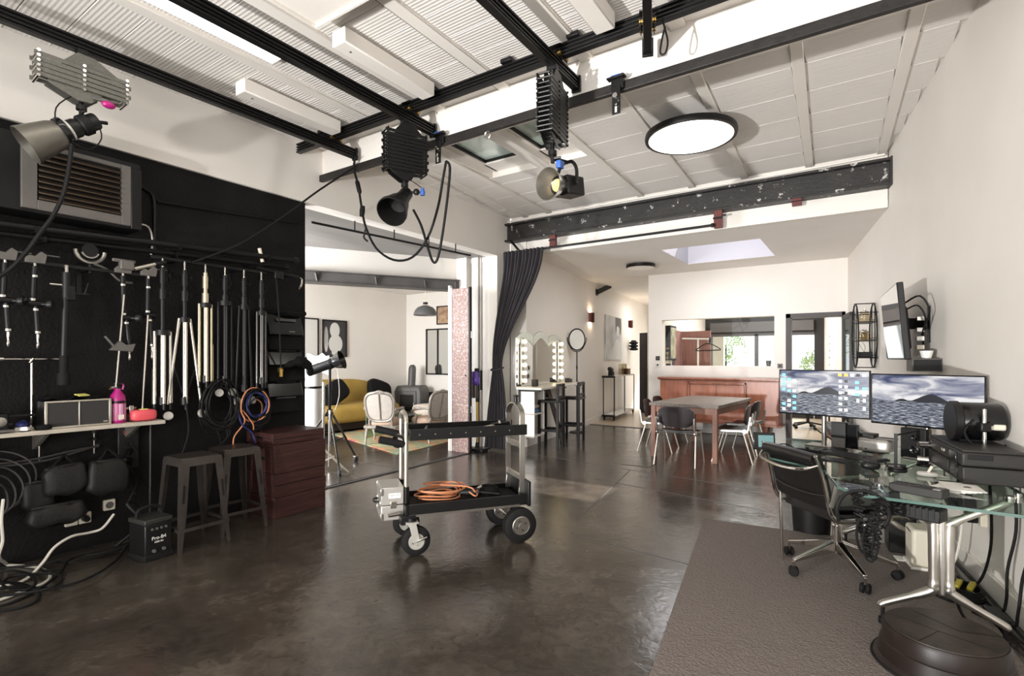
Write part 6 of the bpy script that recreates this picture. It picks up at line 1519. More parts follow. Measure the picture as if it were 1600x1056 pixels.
obj('carcass', MB().box(.02, .02, .27, Ls - .02, D_, 1.02), 'sideboard', t, .004)
obj('top', MB().box(-.02, -.02, 1.02, Ls + .02, D_ + .005, 1.055).box(-.005, -.005, 1.005, Ls + .005, D_, 1.02), 'sideboard', t, .006)
obj('plinth', MB().box(-.015, -.015, .245, Ls + .015, D_, .275), 'sideboard', t, .006)
dws = ((.03, .52), (.58, 1.03), (1.035, 1.49), (1.54, Ls - .03))
for i, (a, b) in enumerate(dws):
    z0, z1 = (.29, .995) if i in (0, 3) else (.31, .93)
    d_ = obj('door', MB().box(a, .0, z0, b, .022, z1), 'sideboard_panel', t, .003)
    kx = b - .04 if i in (0, 1) else a + .04
    obj('keyhole', MB().cyl((kx, .001, (z0 + z1) / 2), (kx, -.006, (z0 + z1) / 2), .009, n=10), 'brass_dark', d_)
obj('centre_frame', MB().box(.55, -.012, .285, .575, .02, .985).box(1.495, -.012, .285, 1.52, .02, .985).box(.55, -.012, .94, 1.52, .02, .985).box(.55, -.012, .285, 1.52, .02, .305), 'sideboard', t, .006)
obj('handle', MB().tube([(.96, -.016, .965), (1.0, -.024, .958), (1.035, -.016, .966), (1.07, -.024, .958), (1.11, -.016, .965)], .006, 6), 'brass_dark', t)
for x in (.22, Ls - .3):
    for y in (.05, D_ - .1): obj('leg', MB().loft([[(x, y, .245), (x + .09, y, .245), (x + .09, y + .07, .245), (x, y + .07, .245)], [(x + .02, y + .01, 0), (x + .07, y + .01, 0), (x + .07, y + .06, 0), (x + .02, y + .06, 0)]]), 'sideboard', t, .003)

# switches, pot on the sill
def wall_switch(x, z, m_, lab):
    t = thing('wall_switch', lab, 'switch', (x, YK, z)); obj('plate', MB().box(-.04, -.012, -.04, .04, 0, .04), m_, t, .003); obj('rocker', MB().cbox((0, -.014, 0), (.03, .006, .035)), 'frame_grey' if m_ == 'black' else 'black', t)
wall_switch(-3.39, 1.405, 'black', 'black wall switch left of the internal window, upper one'); wall_switch(-3.39, 1.275, 'white', 'white wall switch left of the internal window, lower one'); wall_switch(-1.23, 1.27, 'frame_grey', 'grey wall switch between internal window and dark door frame')
t = thing('flower_pot', 'small grey pot on the right end of the internal window sill', 'pot', (-1.42, YK + .06, WZ0 + .008)); obj('pot', MB().lathe([(.035, 0), (.045, .1), (.047, .1), (.04, .1), (.03, .01)], n=20), 'frame_grey', t); obj('soil', MB().cyl((0, 0, .085), (0, 0, .09), .038, n=16), 'drum', t)
t = thing('sill_box', 'tiny black box on the left end of the internal window sill', 'box', (-3.2, YK + .06, WZ0 + .008)); obj('body', MB().box(-.04, -.03, 0, .04, .03, .03), 'black', t, .003); obj('lid', MB().box(-.042, -.032, .03, .042, .032, .036), 'black_gloss', t)

# ================================================================== make-up corner
VA = math.atan(.1333)
def von(y, off, z): return (vwx(y) + off, y, z)
def vframe(name, label, cat, y, off, z, group=None): return thing(name, label, cat, von(y, off, z), VA, group)
t = vframe('makeup_mirror', 'big frameless mirror with a scalloped etched top over the make-up counter', 'mirror', 7.55, .0, .97)
def mir(y): return .80 + .085 * abs(math.sin((y + .95) / 1.9 * 3 * PI)) ** .7 - .06 * abs(y) / 1.0
ys_ = [-.95 + 1.9 * k / 36 for k in range(37)]
mb = MB(); poly_ = [(y, 0) for y in (-.95, .95)] + [(y, mir(y)) for y in ys_[::-1]]
PM = Matrix(((0, 0, 1, 0), (1, 0, 0, 0), (0, 1, 0, 0), (0, 0, 0, 1)))
obj('glass', MB().prism(poly_, .004, .012, PM), 'mirror', t)
for k in range(3):
    a0, a1 = -.95 + k * .6333, -.95 + (k + 1) * .6333; yy_ = [a0 + .01 + (a1 - a0 - .02) * i / 12 for i in range(13)]
    pl_ = [(y, mir(y) - .006) for y in yy_] + [(y, mir(y) - .11 - .05 * abs((i - 6) / 6)) for i, y in list(enumerate(yy_))[::-1]]
    obj('scallop', MB().prism(pl_, .012, .02, PM), 'etched', t, .002)
obj('edge_strip', MB().box(.012, .78, 0, .02, .82, .74), 'etched', t)
for yv, lab in ((6.78, 'lit column of round bulbs at the left side of the make-up mirror'), (8.33, 'lit column of round bulbs at the right side of the make-up mirror')):
    t = vframe('bulb_strip', lab, 'vanity light', yv, .02, 1.0)
    obj('strip', MB().box(0, -.045, 0, .03, .045, .72), 'alu', t, .004)
    for k in range(6): obj('bulb', MB().sph((.06, 0, .06 + k * .12), .034, 12), 'bulb', t)
t = vframe('makeup_counter', 'pale stone make-up counter on the white wall below the lit mirror', 'counter', 7.62, .0, .93)
obj('worktop', MB().box(.0, -1.0, 0, .42, 1.08, .035), 'stone', t, .004)
for y in (-.9, .2, .98): obj('bracket', MB().box(0, y - .02, -.2, .03, y + .02, 0).box(0, y - .02, -.03, .36, y + .02, 0), 'black', t, .003)
t = vframe('cube_shelf', 'white open cube shelf with a blue towel under the make-up counter', 'shelf', 6.93, .02, .2)
obj('frame', MB().box(.0, -.2, 0, .24, .2, .025).box(.0, -.2, .34, .24, .2, .365).box(.0, -.2, .69, .24, .2, .715).box(.0, -.2, 0, .24, -.175, .715).box(.0, .175, 0, .24, .2, .715).box(.0, -.2, 0, .015, .2, .715), 'white', t, .003)
t = vframe('folded_towel', 'blue folded towel in the white cube shelf', 'towel', 6.93, .2, .566)
for k in range(2):
    if k: t = vframe('folded_towel', 'cream folded towel lying on the blue one in the cube shelf', 'towel', 6.93, .2, .627)
    m_ = MB(); superell(m_, (-.06, 0, .03), (.17, .26 - .04 * k, .06), .6); obj('cloth', m_, 'towel_blue' if k == 0 else 'cream_fabric', t); obj('hem', MB().cbox((.02, 0, .03), (.012, .22 - .04 * k, .04)), 'towel_blue' if k == 0 else 'cream_fabric', t, .004)
def bar_stool(y, off, label):
    t = thing('bar_stool', label, 'bar stool', (vwx(y) + off, y, 0), VA + .05, 'black bar stools at the make-up counter')
    a = .17; H = .74
    obj('seat', MB().box(-a, -a, H - .03, a, a, H + .012), 'black_wood', t, .008)
    for sx in (-1, 1):
        for sy in (-1, 1):
            x, y_ = sx * (a - .02), sy * (a - .02); zz_ = 1.0 if sx > 0 else H - .03
            obj('leg', MB().box(x - .02, y_ - .02, 0, x + .02, y_ + .02, zz_), 'black_wood', t, .003)
    for s in (-1, 1):
        obj('stretcher', MB().box(-a + .02, s * (a - .02) - .012, .26, a - .02, s * (a - .02) + .012, .3), 'black_wood', t, .003); obj('stretcher', MB().box(s * (a - .02) - .012, -a + .02, .26, s * (a - .02) + .012, a - .02, .3), 'black_wood', t, .003)
    obj('backrest', MB().box(a - .035, -a + .02, .955, a - .008, a - .02, 1.005).box(a - .035, -a + .02, .775, a - .008, a - .02, .815), 'black_wood', t, .004)
bar_stool(7.22, .36, 'black wooden bar stool nearer the camera at the make-up counter'); bar_stool(7.98, .44, 'black wooden bar stool farther along the make-up counter')
t = vframe('leaning_board', 'dark brown board leaning under the make-up counter between the stools', 'board', 7.7, .05, 0); obj('board', MB().bar((.3, 0, 0.0), (.02, .0, .9), .16, .015), 'drum', t, .002); obj('edge', MB().bar((.3, .085, 0.0), (.02, .085, .9), .01, .017), 'table_wood', t)
t = vframe('round_mirror_stand', 'round swivel mirror on a slim black floor stand by the counter', 'mirror', 8.95, .16, 0); t.rotation_euler[2] = -.75
obj('hoop', MB().tube([(.0, .16 * math.cos(a), 1.76 + .2 * math.sin(a)) for a in [2 * PI * k / 24 for k in range(24)]], .014, 8, True), 'black', t)
obj('glass', MB().prism([(.155 * math.cos(a), 1.76 + .195 * math.sin(a)) for a in [2 * PI * k / 28 for k in range(28)]], -.003, .003, PM), 'mirror', t)
obj('fork', MB().tube([(0, -.19, 1.8), (0, -.185, 1.72), (0, -.1, 1.57), (0, 0, 1.53), (0, .1, 1.57), (0, .185, 1.72), (0, .19, 1.8)], .008, 6), 'black', t)
obj('stem', MB().cyl((0, 0, .02), (0, 0, 1.54), .012, n=10).cyl((0, 0, 1.2), (0, 0, 1.26), .018, n=10), 'black', t); obj('base', MB().lathe([(.14, 0), (.14, .015), (.02, .03)], n=24), 'black', t)
obj('cable', MB().tube([(.02, 0, 1.0), (.05, .1, .8), (.03, .16, .66), (.02, .12, .62)], .004, 6), 'cable', t)
for k, (y, z) in enumerate(((6.52, 1.25), (6.5, 1.12))):
    t = vframe('wall_socket', ('upper', 'lower')[k] + ' chrome double socket on the white wall beside the curtain', 'socket', y + .55, .0, z); obj('plate', MB().box(0, -.05, -.04, .012, .05, .04), 'alu', t, .003); obj('recess', MB().cyl((.012, 0, 0), (.014, 0, 0), .026, n=14), 'black', t)
for k, (y, h, m_, lab) in enumerate(((7.0, .1, 'black_plastic', 'small dark make-up box at the left end of the counter'), (8.45, .07, 'black_plastic', 'small black tin at the right end of the make-up counter'), (8.55, .05, 'drum', 'small brown pot at the right end of the make-up counter'))):
    t = vframe('makeup_box', lab, 'box', y, .16, .966); obj('body', MB().box(-.04, -.045, 0, .04, .045, h), m_, t, .006); obj('lid', MB().box(-.042, -.047, h, .042, .047, h + .012), 'black_gloss', t, .003)

# sconces, picture, strut, console
for y, z, lab in ((10.2, 2.27, 'dark copper half-round wall sconce left of the portrait print'), (13.6, 2.33, 'dark copper half-round wall sconce right of the portrait print')):
    t = vframe('wall_sconce', lab, 'wall light', y, .0, z)
    h_ = MB(); n_ = 12
    pr = [(0, -.1)] + [(.1 * math.cos(a), .1 * math.sin(a)) for a in [-PI / 2 + PI * k / n_ for k in range(1, n_)]] + [(0, .1)]
    outer = [(x, y2) for x, y2 in pr]; inner = [(x * .93, y2 * .93) for x, y2 in pr]
    mb = MB(); secs = [[(x, y2, -.1) for x, y2 in outer], [(x, y2, .1) for x, y2 in outer], [(x, y2, .1) for x, y2 in inner], [(x, y2, -.1) for x, y2 in inner]]
    mb.skin([[mb.bm.verts.new(q) for q in sec] for sec in secs], True, False); obj('shade', mb, 'copper', t)
    obj('bulb', MB().sph((.045, 0, 0), .03, 10), 'warm_glow', t)
    for s_ in (-1, 1):
        l_ = bpy.data.lights.new('sconce_lamp', 'POINT'); l_.energy = 5; l_.color = (1, .78, .52); l_.shadow_soft_size = .02; lo_ = bpy.data.objects.new('sconce_lamp', l_); COL.objects.link(lo_); lo_.parent = t; lo_.location = (.05, 0, .07 * s_)
t = vframe('wall_strut', 'short slanting black steel strut high on the white corridor wall', 'strut', 10.7, .0, 2.86); obj('strut', MB().bar((.02, -.05, 0), (.16, .5, .2), .05, .1), 'black', t, .003); obj('foot_plate', MB().box(0, -.1, -.07, .014, .04, .07), 'black', t, .002)
t = vframe('portrait_print', 'tall pale unframed print of a dark-haired head on the corridor wall', 'picture', 12.0, .0, 1.37)
obj('panel', MB().box(.0, -.72, 0, .03, .72, 1.05), 'art_grey', t, .002); 
def disc(cy, cz, ry, rz_, x0, x1): return MB().prism([(cy + ry * math.cos(a), cz + rz_ * math.sin(a)) for a in [2 * PI * k / 24 for k in range(24)]], x0, x1, PM)
obj('printed_hair', MB().prism([(.1, 1.04), (.62, 1.04), (.66, .8), (.6, .66), (.5, .62), (.46, .8), (.3, .84), (.22, .8), (.2, .66), (.12, .72)], .0305, .0315, PM), 'art_dark', t); obj('printed_face', disc(.34, .72, .14, .14, .0302, .031), 'art_pale', t)
obj('printed_robe', MB().prism([(-.3, 0.01), (.6, .01), (.55, .35), (.42, .5), (.2, .5), (-.1, .3)], .0302, .0308, PM), 'art_pale', t)
t = thing('console_table', 'tall narrow metal console on casters against the corridor wall', 'console table', (vwx(11.9) + .05, 11.9, 0), VA)
obj('top', MB().box(.0, -.95, .98, .28, .95, 1.01), 'stone', t, .003); obj('top_edge', MB().box(-.01, -.97, .965, .29, -.94, 1.012), 'black', t, .002)
for x in (.02, .265):
    for y in (-.94, 0, .94): obj('leg', MB().box(x - .01, y - .012, .12, x + .01, y + .012, .98), 'black' if y < 0 else 'frame_grey', t, .002)
obj('lower_shelf', MB().box(.0, -.95, .1, .28, .95, .125), 'paper', t, .002); obj('lower_edge', MB().box(-.01, -.97, .09, .29, -.94, .135), 'black', t, .002)
for x in (.03, .25):
    for y in (-.9, .9): obj('caster', MB().lathe([(.0, -.015), (.04, -.015), (.045, 0), (.04, .015), (0, .015)], (x, y, .046), (1, .15, 0), 18).cbox((x, y, .08), (.05, .05, .03)), 'rubber', t)
def onc(y, x, z=1.01):
    v = Matrix.Rotation(VA, 4, 'Z') @ Vector((x, y, 0)); return (vwx(11.9) + .05 + v.x, 11.9 + v.y, z)
t = thing('elephant_figure', 'small black elephant figurine at the near end of the console', 'figurine', onc(-.7, .13), VA)
m_ = MB(); superell(m_, (0, 0, .12), (.1, .2, .13), .8); obj('body', m_, 'black_plastic', t); obj('head', MB().sph((0, -.11, .15), .055, 12), 'black_plastic', t); obj('trunk', MB().tube([(0, -.15, .14), (0, -.18, .07), (0, -.17, .01)], .016, 7), 'black_plastic', t)
for x in (-.03, .03):
    for y in (-.06, .06): obj('leg', MB().cyl((x, y, 0), (x, y, .09), .024, n=8), 'black_plastic', t)
t = thing('glass_vase', 'square clear glass vase on the console', 'vase', onc(.3, .14), VA); obj('vase', MB().box(-.08, -.09, 0, .08, -.084, .26).box(-.08, .084, 0, .08, .09, .26).box(-.08, -.084, 0, -.074, .084, .26).box(.074, -.084, 0, .08, .084, .26), 'jar_glass', t); obj('stem', MB().tube([(0, .0, .0), (.01, .02, .12), (.0, .05, .24)], .006, 6), 'cream', t)
t = thing('wicker_box', 'brown wicker box on the console right of the glass vase', 'box', onc(.62, .14), VA); obj('box', MB().box(-.09, -.12, 0, .09, .12, .1), 'table_wood', t, .02); obj('lid', MB().box(-.095, -.125, .1, .095, .125, .14), 'table_wood', t, .02)
# corridor door leaf, standing open, and hats on pegs
t = struct('door_2', MB().bar((-4.86, 13.2, 1.03), (-4.62, 13.05, 1.03), .05, 2.06), 'brown_shell', bev=.004)
obj('leaf', MB().bar((-4.60, 13.03, 1.03), (-4.4, 12.95, 1.03), .04, 2.04), 'stone', t, .003); obj('handle', MB().cyl((-4.56, 13.0, 1.1), (-4.56, 12.92, 1.1), .012, n=8).cyl((-4.56, 12.92, 1.1), (-4.48, 12.89, 1.1), .01, n=8), 'chrome', t)
for k, lab in enumerate(('topmost black hat hanging beside the open corridor door', 'middle black hat hanging beside the open corridor door', 'lowest black hat hanging beside the open corridor door')):
    t = thing('hat', lab, 'hat', (vwx(13.6) + .13 + .02 * k, 13.6 - .05 * k, 1.82 - .085 * k)); m_ = MB(); superell(m_, (0, 0, 0), (.2, .32, .075), .8); obj('brim', m_, 'black_cloth', t); m_ = MB(); superell(m_, (0, 0, .03), (.13, .18, .09), .7); obj('crown', m_, 'black_cloth', t)
    obj('peg', MB().cyl((-.15 - .02 * k, 0, .0), (.0, 0, .01), .01, n=8), 'black', t)

# ================================================================== front room seen through the internal window and the door
t = thing('framed_picture', 'tall black box frame on the left wall of the front room', 'picture', (-3.42, 10.95, 1.36)); obj('frame', MB().box(0, -.2, 0, .1, .22, .72), 'black', t, .004); obj('print', MB().box(.1, -.17, .04, .104, .19, .68), 'art_sun', t)
t = thing('wardrobe_panel', 'red-brown wooden partition panel in the front room', 'partition', (-3.04, 11.6, 0)); obj('panel', MB().box(-.31, 0, 0, .31, .05, 1.99), 'wood_panel', t, .003); obj('side_panel', MB().box(-.35, -.4, 0, -.31, .05, 2.0), 'wood_panel', t, .003)
t = thing('coat_rack', 'white T-shaped coat rack in front of the red-brown panel', 'coat rack', (-2.87, 11.15, 0)); obj('post', MB().cyl((0, 0, .03), (0, 0, 1.82), .018, n=10), 'white', t); obj('arm', MB().bar((-.32, 0, 1.82), (.22, 0, 1.8), .03, .03), 'white', t, .003); obj('base', MB().cyl((0, 0, 0), (0, 0, .03), .2, n=24), 'white', t); obj('end_cap', MB().cbox((.24, 0, 1.77), (.03, .04, .1)), 'black', t)
t = thing('coat_hanger', 'black coat hanger on the end of the white coat rack', 'hanger', (-2.67, 11.13, 1.78)); obj('hanger', MB().tube([(-.22, 0, -.19), (0, 0, -.07), (.22, 0, -.17), (.24, 0, -.2), (.2, 0, -.21), (-.2, 0, -.22), (-.22, 0, -.19)], .011, 7), 'black', t); obj('hook', MB().tube([(0, 0, -.07), (.0, 0, -.02), (-.03, 0, .02), (-.05, 0, -.01)], .005, 6), 'chrome', t)
t = thing('bulb_mirror', 'tall mirror panel edged with white bulbs in the front room by the door', 'mirror', (-.52, 11.9, 1.0), -.1); obj('panel', MB().box(-.09, 0, 0, .09, .04, .92), 'alu', t, .003)
for s in (-1, 1):
    for k in range(5): obj('bulb', MB().sph((s * .075, -.035, .28 + .135 * k), .032, 10), 'off_bulb', t); obj('socket', MB().cyl((s * .075, 0, .28 + .135 * k), (s * .075, -.02, .28 + .135 * k), .022, n=8), 'black', t)
obj('stand', MB().box(-.08, .0, -1.0, -.05, .04, 0).box(.05, .0, -1.0, .08, .04, 0).box(-.12, -.1, -1.0, .12, .14, -.97), 'black', t)
t = thing('swivel_chair', 'black swivel chair base standing in the front room beyond the door', 'chair', (-.95, 12.0, 0))
for k in range(5):
    a = 2 * PI * k / 5 + .2; e = Vector((.28 * math.cos(a), .28 * math.sin(a), 0)); lg = obj('base_leg', MB().bar((0, 0, .13), e + Vector((0, 0, .08)), .035, .03), 'black', t, .004); obj('caster', MB().sph(e + Vector((0, 0, .035)), .034, 10), 'rubber', lg)
obj('column', MB().cyl((0, 0, .12), (0, 0, .42), .028, n=12), 'black', t); m_ = MB(); superell(m_, (0, 0, .45), (.46, .46, .08), .5); obj('seat', m_, 'leather', t); obj('backrest', MB().box(-.2, .2, .5, .2, .25, .95), 'leather', t, .03, 3)
t = thing('wall_notice', 'white paper notice on the front window glass', 'paper', (-2.62, FY - .02, 1.42)); obj('sheet', MB().box(-.12, -.004, 0, .12, 0, .3), 'paper', t)
# greenery outside
def bush(x, y, z, r, label, seed):
    t = thing('bush', label, 'bush', (x, y, z)); rb_ = random.Random(seed); mb = MB()
    for i in range(1100):
        v = Vector((rb_.gauss(0, 1), rb_.gauss(0, 1), rb_.gauss(0, 1))).normalized() * r * rb_.uniform(.55, 1); s_ = rb_.uniform(.03, .06)
        q = Matrix.Translation(v) @ Euler((rb_.uniform(0, 6), rb_.uniform(0, 6), rb_.uniform(0, 6))).to_matrix().to_4x4()
        mb._f([mb.bm.verts.new(q @ Vector(c)) for c in ((-s_, 0, 0), (0, s_ * .5, 0.01), (s_, 0, 0), (0, -s_ * .5, .01))])
    obj('foliage', mb, 'leaf', t, kind='stuff'); obj('stem', MB().cyl((0, 0, -z - .1), (0, 0, 0), .06, n=8), 'drum', t)
bush(-1.2, 19.5, 1.15, .6, 'green bush outside the front window, seen through the door', 1); bush(-4.3, 20.5, 1.9, .8, 'green bush outside at the left of the front window', 2)
# ================================================================== the salon behind the steel beam
# carpet, turned a little
def rot2(x, y, a): return (x * math.cos(a) - y * math.sin(a), x * math.sin(a) + y * math.cos(a))
t = thing('carpet', 'colourful abstract carpet under the salon armchairs', 'carpet', (-5.60, 5.36, .008))
cpts = [(0, 0), (-.18, 1.5), (-.5, 2.6), (-2.95, 2.45), (-3.1, .9), (-2.45, .75)]
obj('pile', MB().prism(cpts, 0, .012), 'carpet', t, .003)
t['label'] = 'colourful pink, yellow and teal carpet under the salon armchairs'
# mustard sofa with black cushions along the left salon wall
t = thing('sofa', 'mustard yellow sofa with a curved back along the far salon wall', 'sofa', (-8.35, 7.0, 0))
def sback(u, v):
    y = -1.35 + 2.1 * u; h = 1.0 - .09 * (2 * u - 1) ** 4 - .02 * u; z = .30 + (h - .30) * v
    return (-.55 + .22 * (1 - v) ** 1.2 + .05 * math.sin(v * PI), y, z)
obj('backrest', MB().grid(sback, 24, 10, .2), 'mustard', t, .03, 3)
m_ = MB(); superell(m_, (-.02, -.25, .36), (.95, 2.1, .34), .45, 26); obj('seat', m_, 'mustard', t)
obj('base', MB().box(-.4, -1.2, .06, .3, .7, .24), 'drum', t, .03)
for x in (-.35, .25):
    for y in (-1.1, .6): obj('leg', MB().cyl((x, y, 0), (x, y, .07), .03, n=10), 'black', t)
for yy2, rz2, lab in ((6.35, .5, 'black cushion at the near end of the mustard sofa'), (7.55, -.3, 'black cushion at the far end of the mustard sofa')):
    c_ = thing('cushion', lab, 'cushion', (-8.34 if yy2 < 7 else -8.42, yy2, .74)); m_ = MB(); superell(m_, (0, 0, 0), (.2, .62, .42), .55, 20, 0, Matrix.Rotation(rz2, 4, 'X') @ Matrix.Rotation(-.35, 4, 'Y')); obj('cover', m_, 'black_cloth', c_); obj('seam', MB().tube([Matrix.Rotation(rz2, 4, 'X') @ Vector((.0, .30 * math.cos(a), .2 * math.sin(a))) for a in [2 * PI * k / 16 for k in range(16)]], .006, 5, True), 'black_cloth', c_)
# glass coffee table
t = thing('coffee_table', 'bent glass coffee table in front of the mustard sofa', 'coffee table', (-7.2, 6.15, .02), .1)
secs = [(0, 0), (0, .38), (.03, .41), (.8, .41), (.83, .38), (.83, 0)]
mb = MB()
mb.box(0, 0, .4, .83, .5, .412).box(0, 0, 0, .012, .5, .4).box(.818, 0, 0, .83, .5, .4)
obj('glass', mb, 'glass_table', t, .008); obj('edge', MB().box(0, -.002, .398, .83, .004, .414).box(-.001, -.002, 0, .013, .004, .4), 'glass_edge', t)
for k, (m_, lab) in enumerate((('black_plastic', 'black magazine at the bottom of the pile on the glass coffee table'), ('leaf', 'green magazine second from the bottom on the glass coffee table'), ('drum', 'brown magazine second from the top on the glass coffee table'), ('art_dark', 'charcoal magazine on top of the pile on the glass coffee table'))):
    t = thing('magazine', lab, 'magazine', (-6.95 + .01 * k, 6.4, .434 + .0125 * k), .15 + .08 * k); obj('cover', MB().box(-.16, -.12, 0, .16, .12, .011), m_, t, .002); obj('pages', MB().box(-.158, -.121, .002, .161, .119, .009), 'paper', t)
# armchairs in the old French manner
def armchair(loc, rz, label):
    """local +y is where the sitter looks"""
    t = thing('carved_armchair', label, 'armchair', loc, rz, 'silvered armchairs on the carpet')
    obj('seat_cushion', superell(MB(), (0, .0, .40), (.56, .56, .15), .5, 22), 'seat_fabric', t)
    rail = [(-.29, -.25, .315), (-.3, 0, .325), (-.28, .27, .305), (-.1, .32, .33), (.1, .32, .33), (.28, .27, .305), (.3, 0, .325), (.29, -.25, .315), (0, -.28, .325)]
    obj('seat_rail', MB().tube(rail, .032, 8, True), 'silver_wood', t)
    for sx in (-1, 1):
        obj('leg', MB().tube([(sx * .27, .27, .32), (sx * .31, .3, .22), (sx * .285, .28, .1), (sx * .3, .3, 0)], [.036, .036, .03, .03, .024, .022, .02, .018, .018, .02, .02, .022], 8), 'silver_wood', t)
        obj('leg', MB().tube([(sx * .25, -.25, .32), (sx * .265, -.28, .2), (sx * .27, -.33, 0)], [.032, .03, .026, .022, .02, .02], 8), 'silver_wood', t)
    bc = []
    for k in range(28):
        a = 2 * PI * k / 28; r = 1.0
        ca, sa = math.cos(a), math.sin(a); e = .62
        x = .26 * math.copysign(abs(ca) ** e, ca); z = .27 * math.copysign(abs(sa) ** e, sa)
        x *= (1 + .08 * (z / .27)); bc.append((x, -.27 - .22 * (z + .27) / .54 * .5, .70 + z))
    obj('back_frame', MB().tube(bc, .027, 8, True, 2), 'silver_wood', t)
    obj('crest', MB().tube([(-.1, -.39, .965), (-.04, -.395, .985), (0, -.395, .995), (.04, -.395, .985), (.1, -.39, .965)], .024, 7), 'silver_wood', t)
    def bk(o):
        ce = [(p[0] * .9, p[1] + o, .70 + (p[2] - .70) * .9) for p in bc]; return ce
    obj('back_panel', MB().loft([bk(.03), bk(-.022)]), 'upholstery', t, .006)
    obj('back_slat', MB().bar((0, -.305, .47), (0, -.415, .94), .016, .02), 'silver_wood', t)
    for sx in (-1, 1):
        obj('back_stile', MB().tube([(sx * .2, -.26, .33), (sx * .21, -.27, .4), (sx * .2, -.285, .47)], .024, 7), 'silver_wood', t)
        obj('arm', MB().tube([(sx * .27, -.33, .66), (sx * .32, -.2, .66), (sx * .34, -.02, .63), (sx * .33, .1, .6), (sx * .31, .13, .56)], .023, 8), 'silver_wood', t)
        obj('arm_support', MB().tube([(sx * .33, .1, .6), (sx * .3, .02, .5), (sx * .3, .04, .42), (sx * .29, .08, .33)], .02, 8), 'silver_wood', t)
        m_ = MB(); superell(m_, (sx * .335, -.06, .665), (.07, .2, .05), .7); obj('arm_pad', m_, 'upholstery', t)
    return t
A1 = armchair((-6.58, 6.02, .02), .55, 'silvered carved armchair seen from behind, beside the glass coffee table')
A2 = armchair((-6.12, 6.58, .02), 1.45, 'silvered carved armchair seen from the side, near the flaky folding door')
A1.scale = A2.scale = (.88, .88, .86)
t = thing('chaise', 'cream upholstered day seat with a rounded end in front of the stove', 'seat', (-6.5, 7.35, .0), -.25)
m_ = MB(); superell(m_, (-.1, 0, .42), (1.3, .6, .24), .5, 26); obj('seat', m_, 'cream_fabric', t); m_ = MB(); superell(m_, (.55, .1, .7), (.24, .62, .6), .55, 22); obj('backrest', m_, 'cream_fabric', t)
obj('apron', MB().box(-.6, -.25, .22, .5, .25, .33), 'table_wood', t, .02)
for x in (-.6, .5):
    for y in (-.22, .22): obj('leg', MB().cyl((x, y, .02), (x, y, .3), .025, .03, 10), 'table_wood', t)
# stove in the corner
t = thing('wood_stove', 'grey cast-iron wood stove with a short flue against the salon wall', 'stove', (-8.42, 8.5, 0), .32)
t.scale = (.74, .8, .95)
obj('body', MB().loft([[(-.42, -.28, .1), (.42, -.28, .1), (.42, .28, .1), (-.42, .28, .1)], [(-.44, -.3, .7), (.44, -.3, .7), (.44, .28, .7), (-.44, .28, .7)], [(-.38, -.26, .84), (.38, -.26, .84), (.38, .26, .84), (-.38, .26, .84)]]), 'stove', t, .05, 4)
obj('door', MB().box(-.3, -.33, .16, .3, -.29, .72), 'stove', t, .03, 3); obj('door_glass', MB().box(-.22, -.338, .26, .22, -.325, .64), 'stove_dark', t, .012)
obj('handle', MB().cyl((.25, -.34, .4), (.25, -.38, .4), .012, n=8).cyl((.25, -.38, .36), (.25, -.38, .46), .014, n=8), 'chrome', t)
obj('flue', MB().cyl((-.02, .0, .82), (-.02, .06, 1.22), .11, .115, 20).sph((-.02, .06, 1.22), .115, 16), 'stove', t)
for x in (-.35, .35):
    for y in (-.22, .22): obj('foot', MB().cyl((x, y, 0), (x, y, .12), .035, n=10), 'stove', t)
t = thing('hearth_screen', 'dark grey steel panel on the salon wall behind the stove', 'panel', (-8.45, 8.97, .0), 0)
obj('panel', MB().box(-.62, 0, .1, .0, .02, .62), 'stove', t, .004); obj('panel', MB().box(.0, -.02, .1, .75, .02, .63), 'dark_tube', t, .004)
# pendant lamp
pp_ = pz(661, 488, 2.2)
ld = Vector((-7.0, 7.4)); 
t = thing('pendant_lamp', 'grey dome pendant lamp hanging in the salon', 'pendant lamp', (-6.95, 7.37, 2.22))
k_ = 1.18
obj('shade', MB().lathe([(.19 * k_, 0), (.188 * k_, .03), (.165 * k_, .1), (.12 * k_, .155), (.05 * k_, .185), (.045 * k_, .19), (.118 * k_, .15), (.16 * k_, .095), (.184 * k_, .004)], n=32, cap=False), 'lampshade', t)
obj('cap', MB().cyl((0, 0, .21), (0, 0, .25), .045, n=16), 'black', t); obj('bulb', MB().sph((0, 0, .07), .05, 12), 'warm_glow', t); obj('cord', MB().cyl((0, 0, .24), (0, 0, 2.92 - 2.22), .006, n=6), 'cream', t)
# pictures
def picture(p, w_, h_, horiz, m_, label, fr='black', extra=None):
    t = thing('picture_frame', label, 'picture', p, 0 if not horiz else -PI / 2)
    obj('frame', MB().box(0, -w_ / 2, 0, .03, -w_ / 2 + .025, h_).box(0, w_ / 2 - .025, 0, .03, w_ / 2, h_).box(0, -w_ / 2, 0, .03, w_ / 2, .025).box(0, -w_ / 2, h_ - .025, .03, w_ / 2, h_), fr, t, .003)
    obj('print', MB().box(.004, -w_ / 2 + .025, .025, .012, w_ / 2 - .025, h_ - .025), m_, t)
    if extra: extra(t)
    return t
def blob(t):
    def el(cy, cz, ry, rz_, x0, x1, m_, nm): obj(nm, MB().prism([(cy + ry * math.cos(a), cz + rz_ * math.sin(a)) for a in [2 * PI * k / 24 for k in range(24)]], x0, x1, PM), m_, t)
    el(.02, .27, .17, .19, .0122, .0132, 'art_pale', 'printed_lower_oval'); el(.0, .55, .12, .16, .0122, .013, 'art_pale', 'printed_upper_oval'); el(-.21, .36, .05, .26, .0122, .0128, 'art_grey', 'printed_grey_band'); el(.02, .09, .1, .06, .0122, .0129, 'art_pale', 'printed_base')
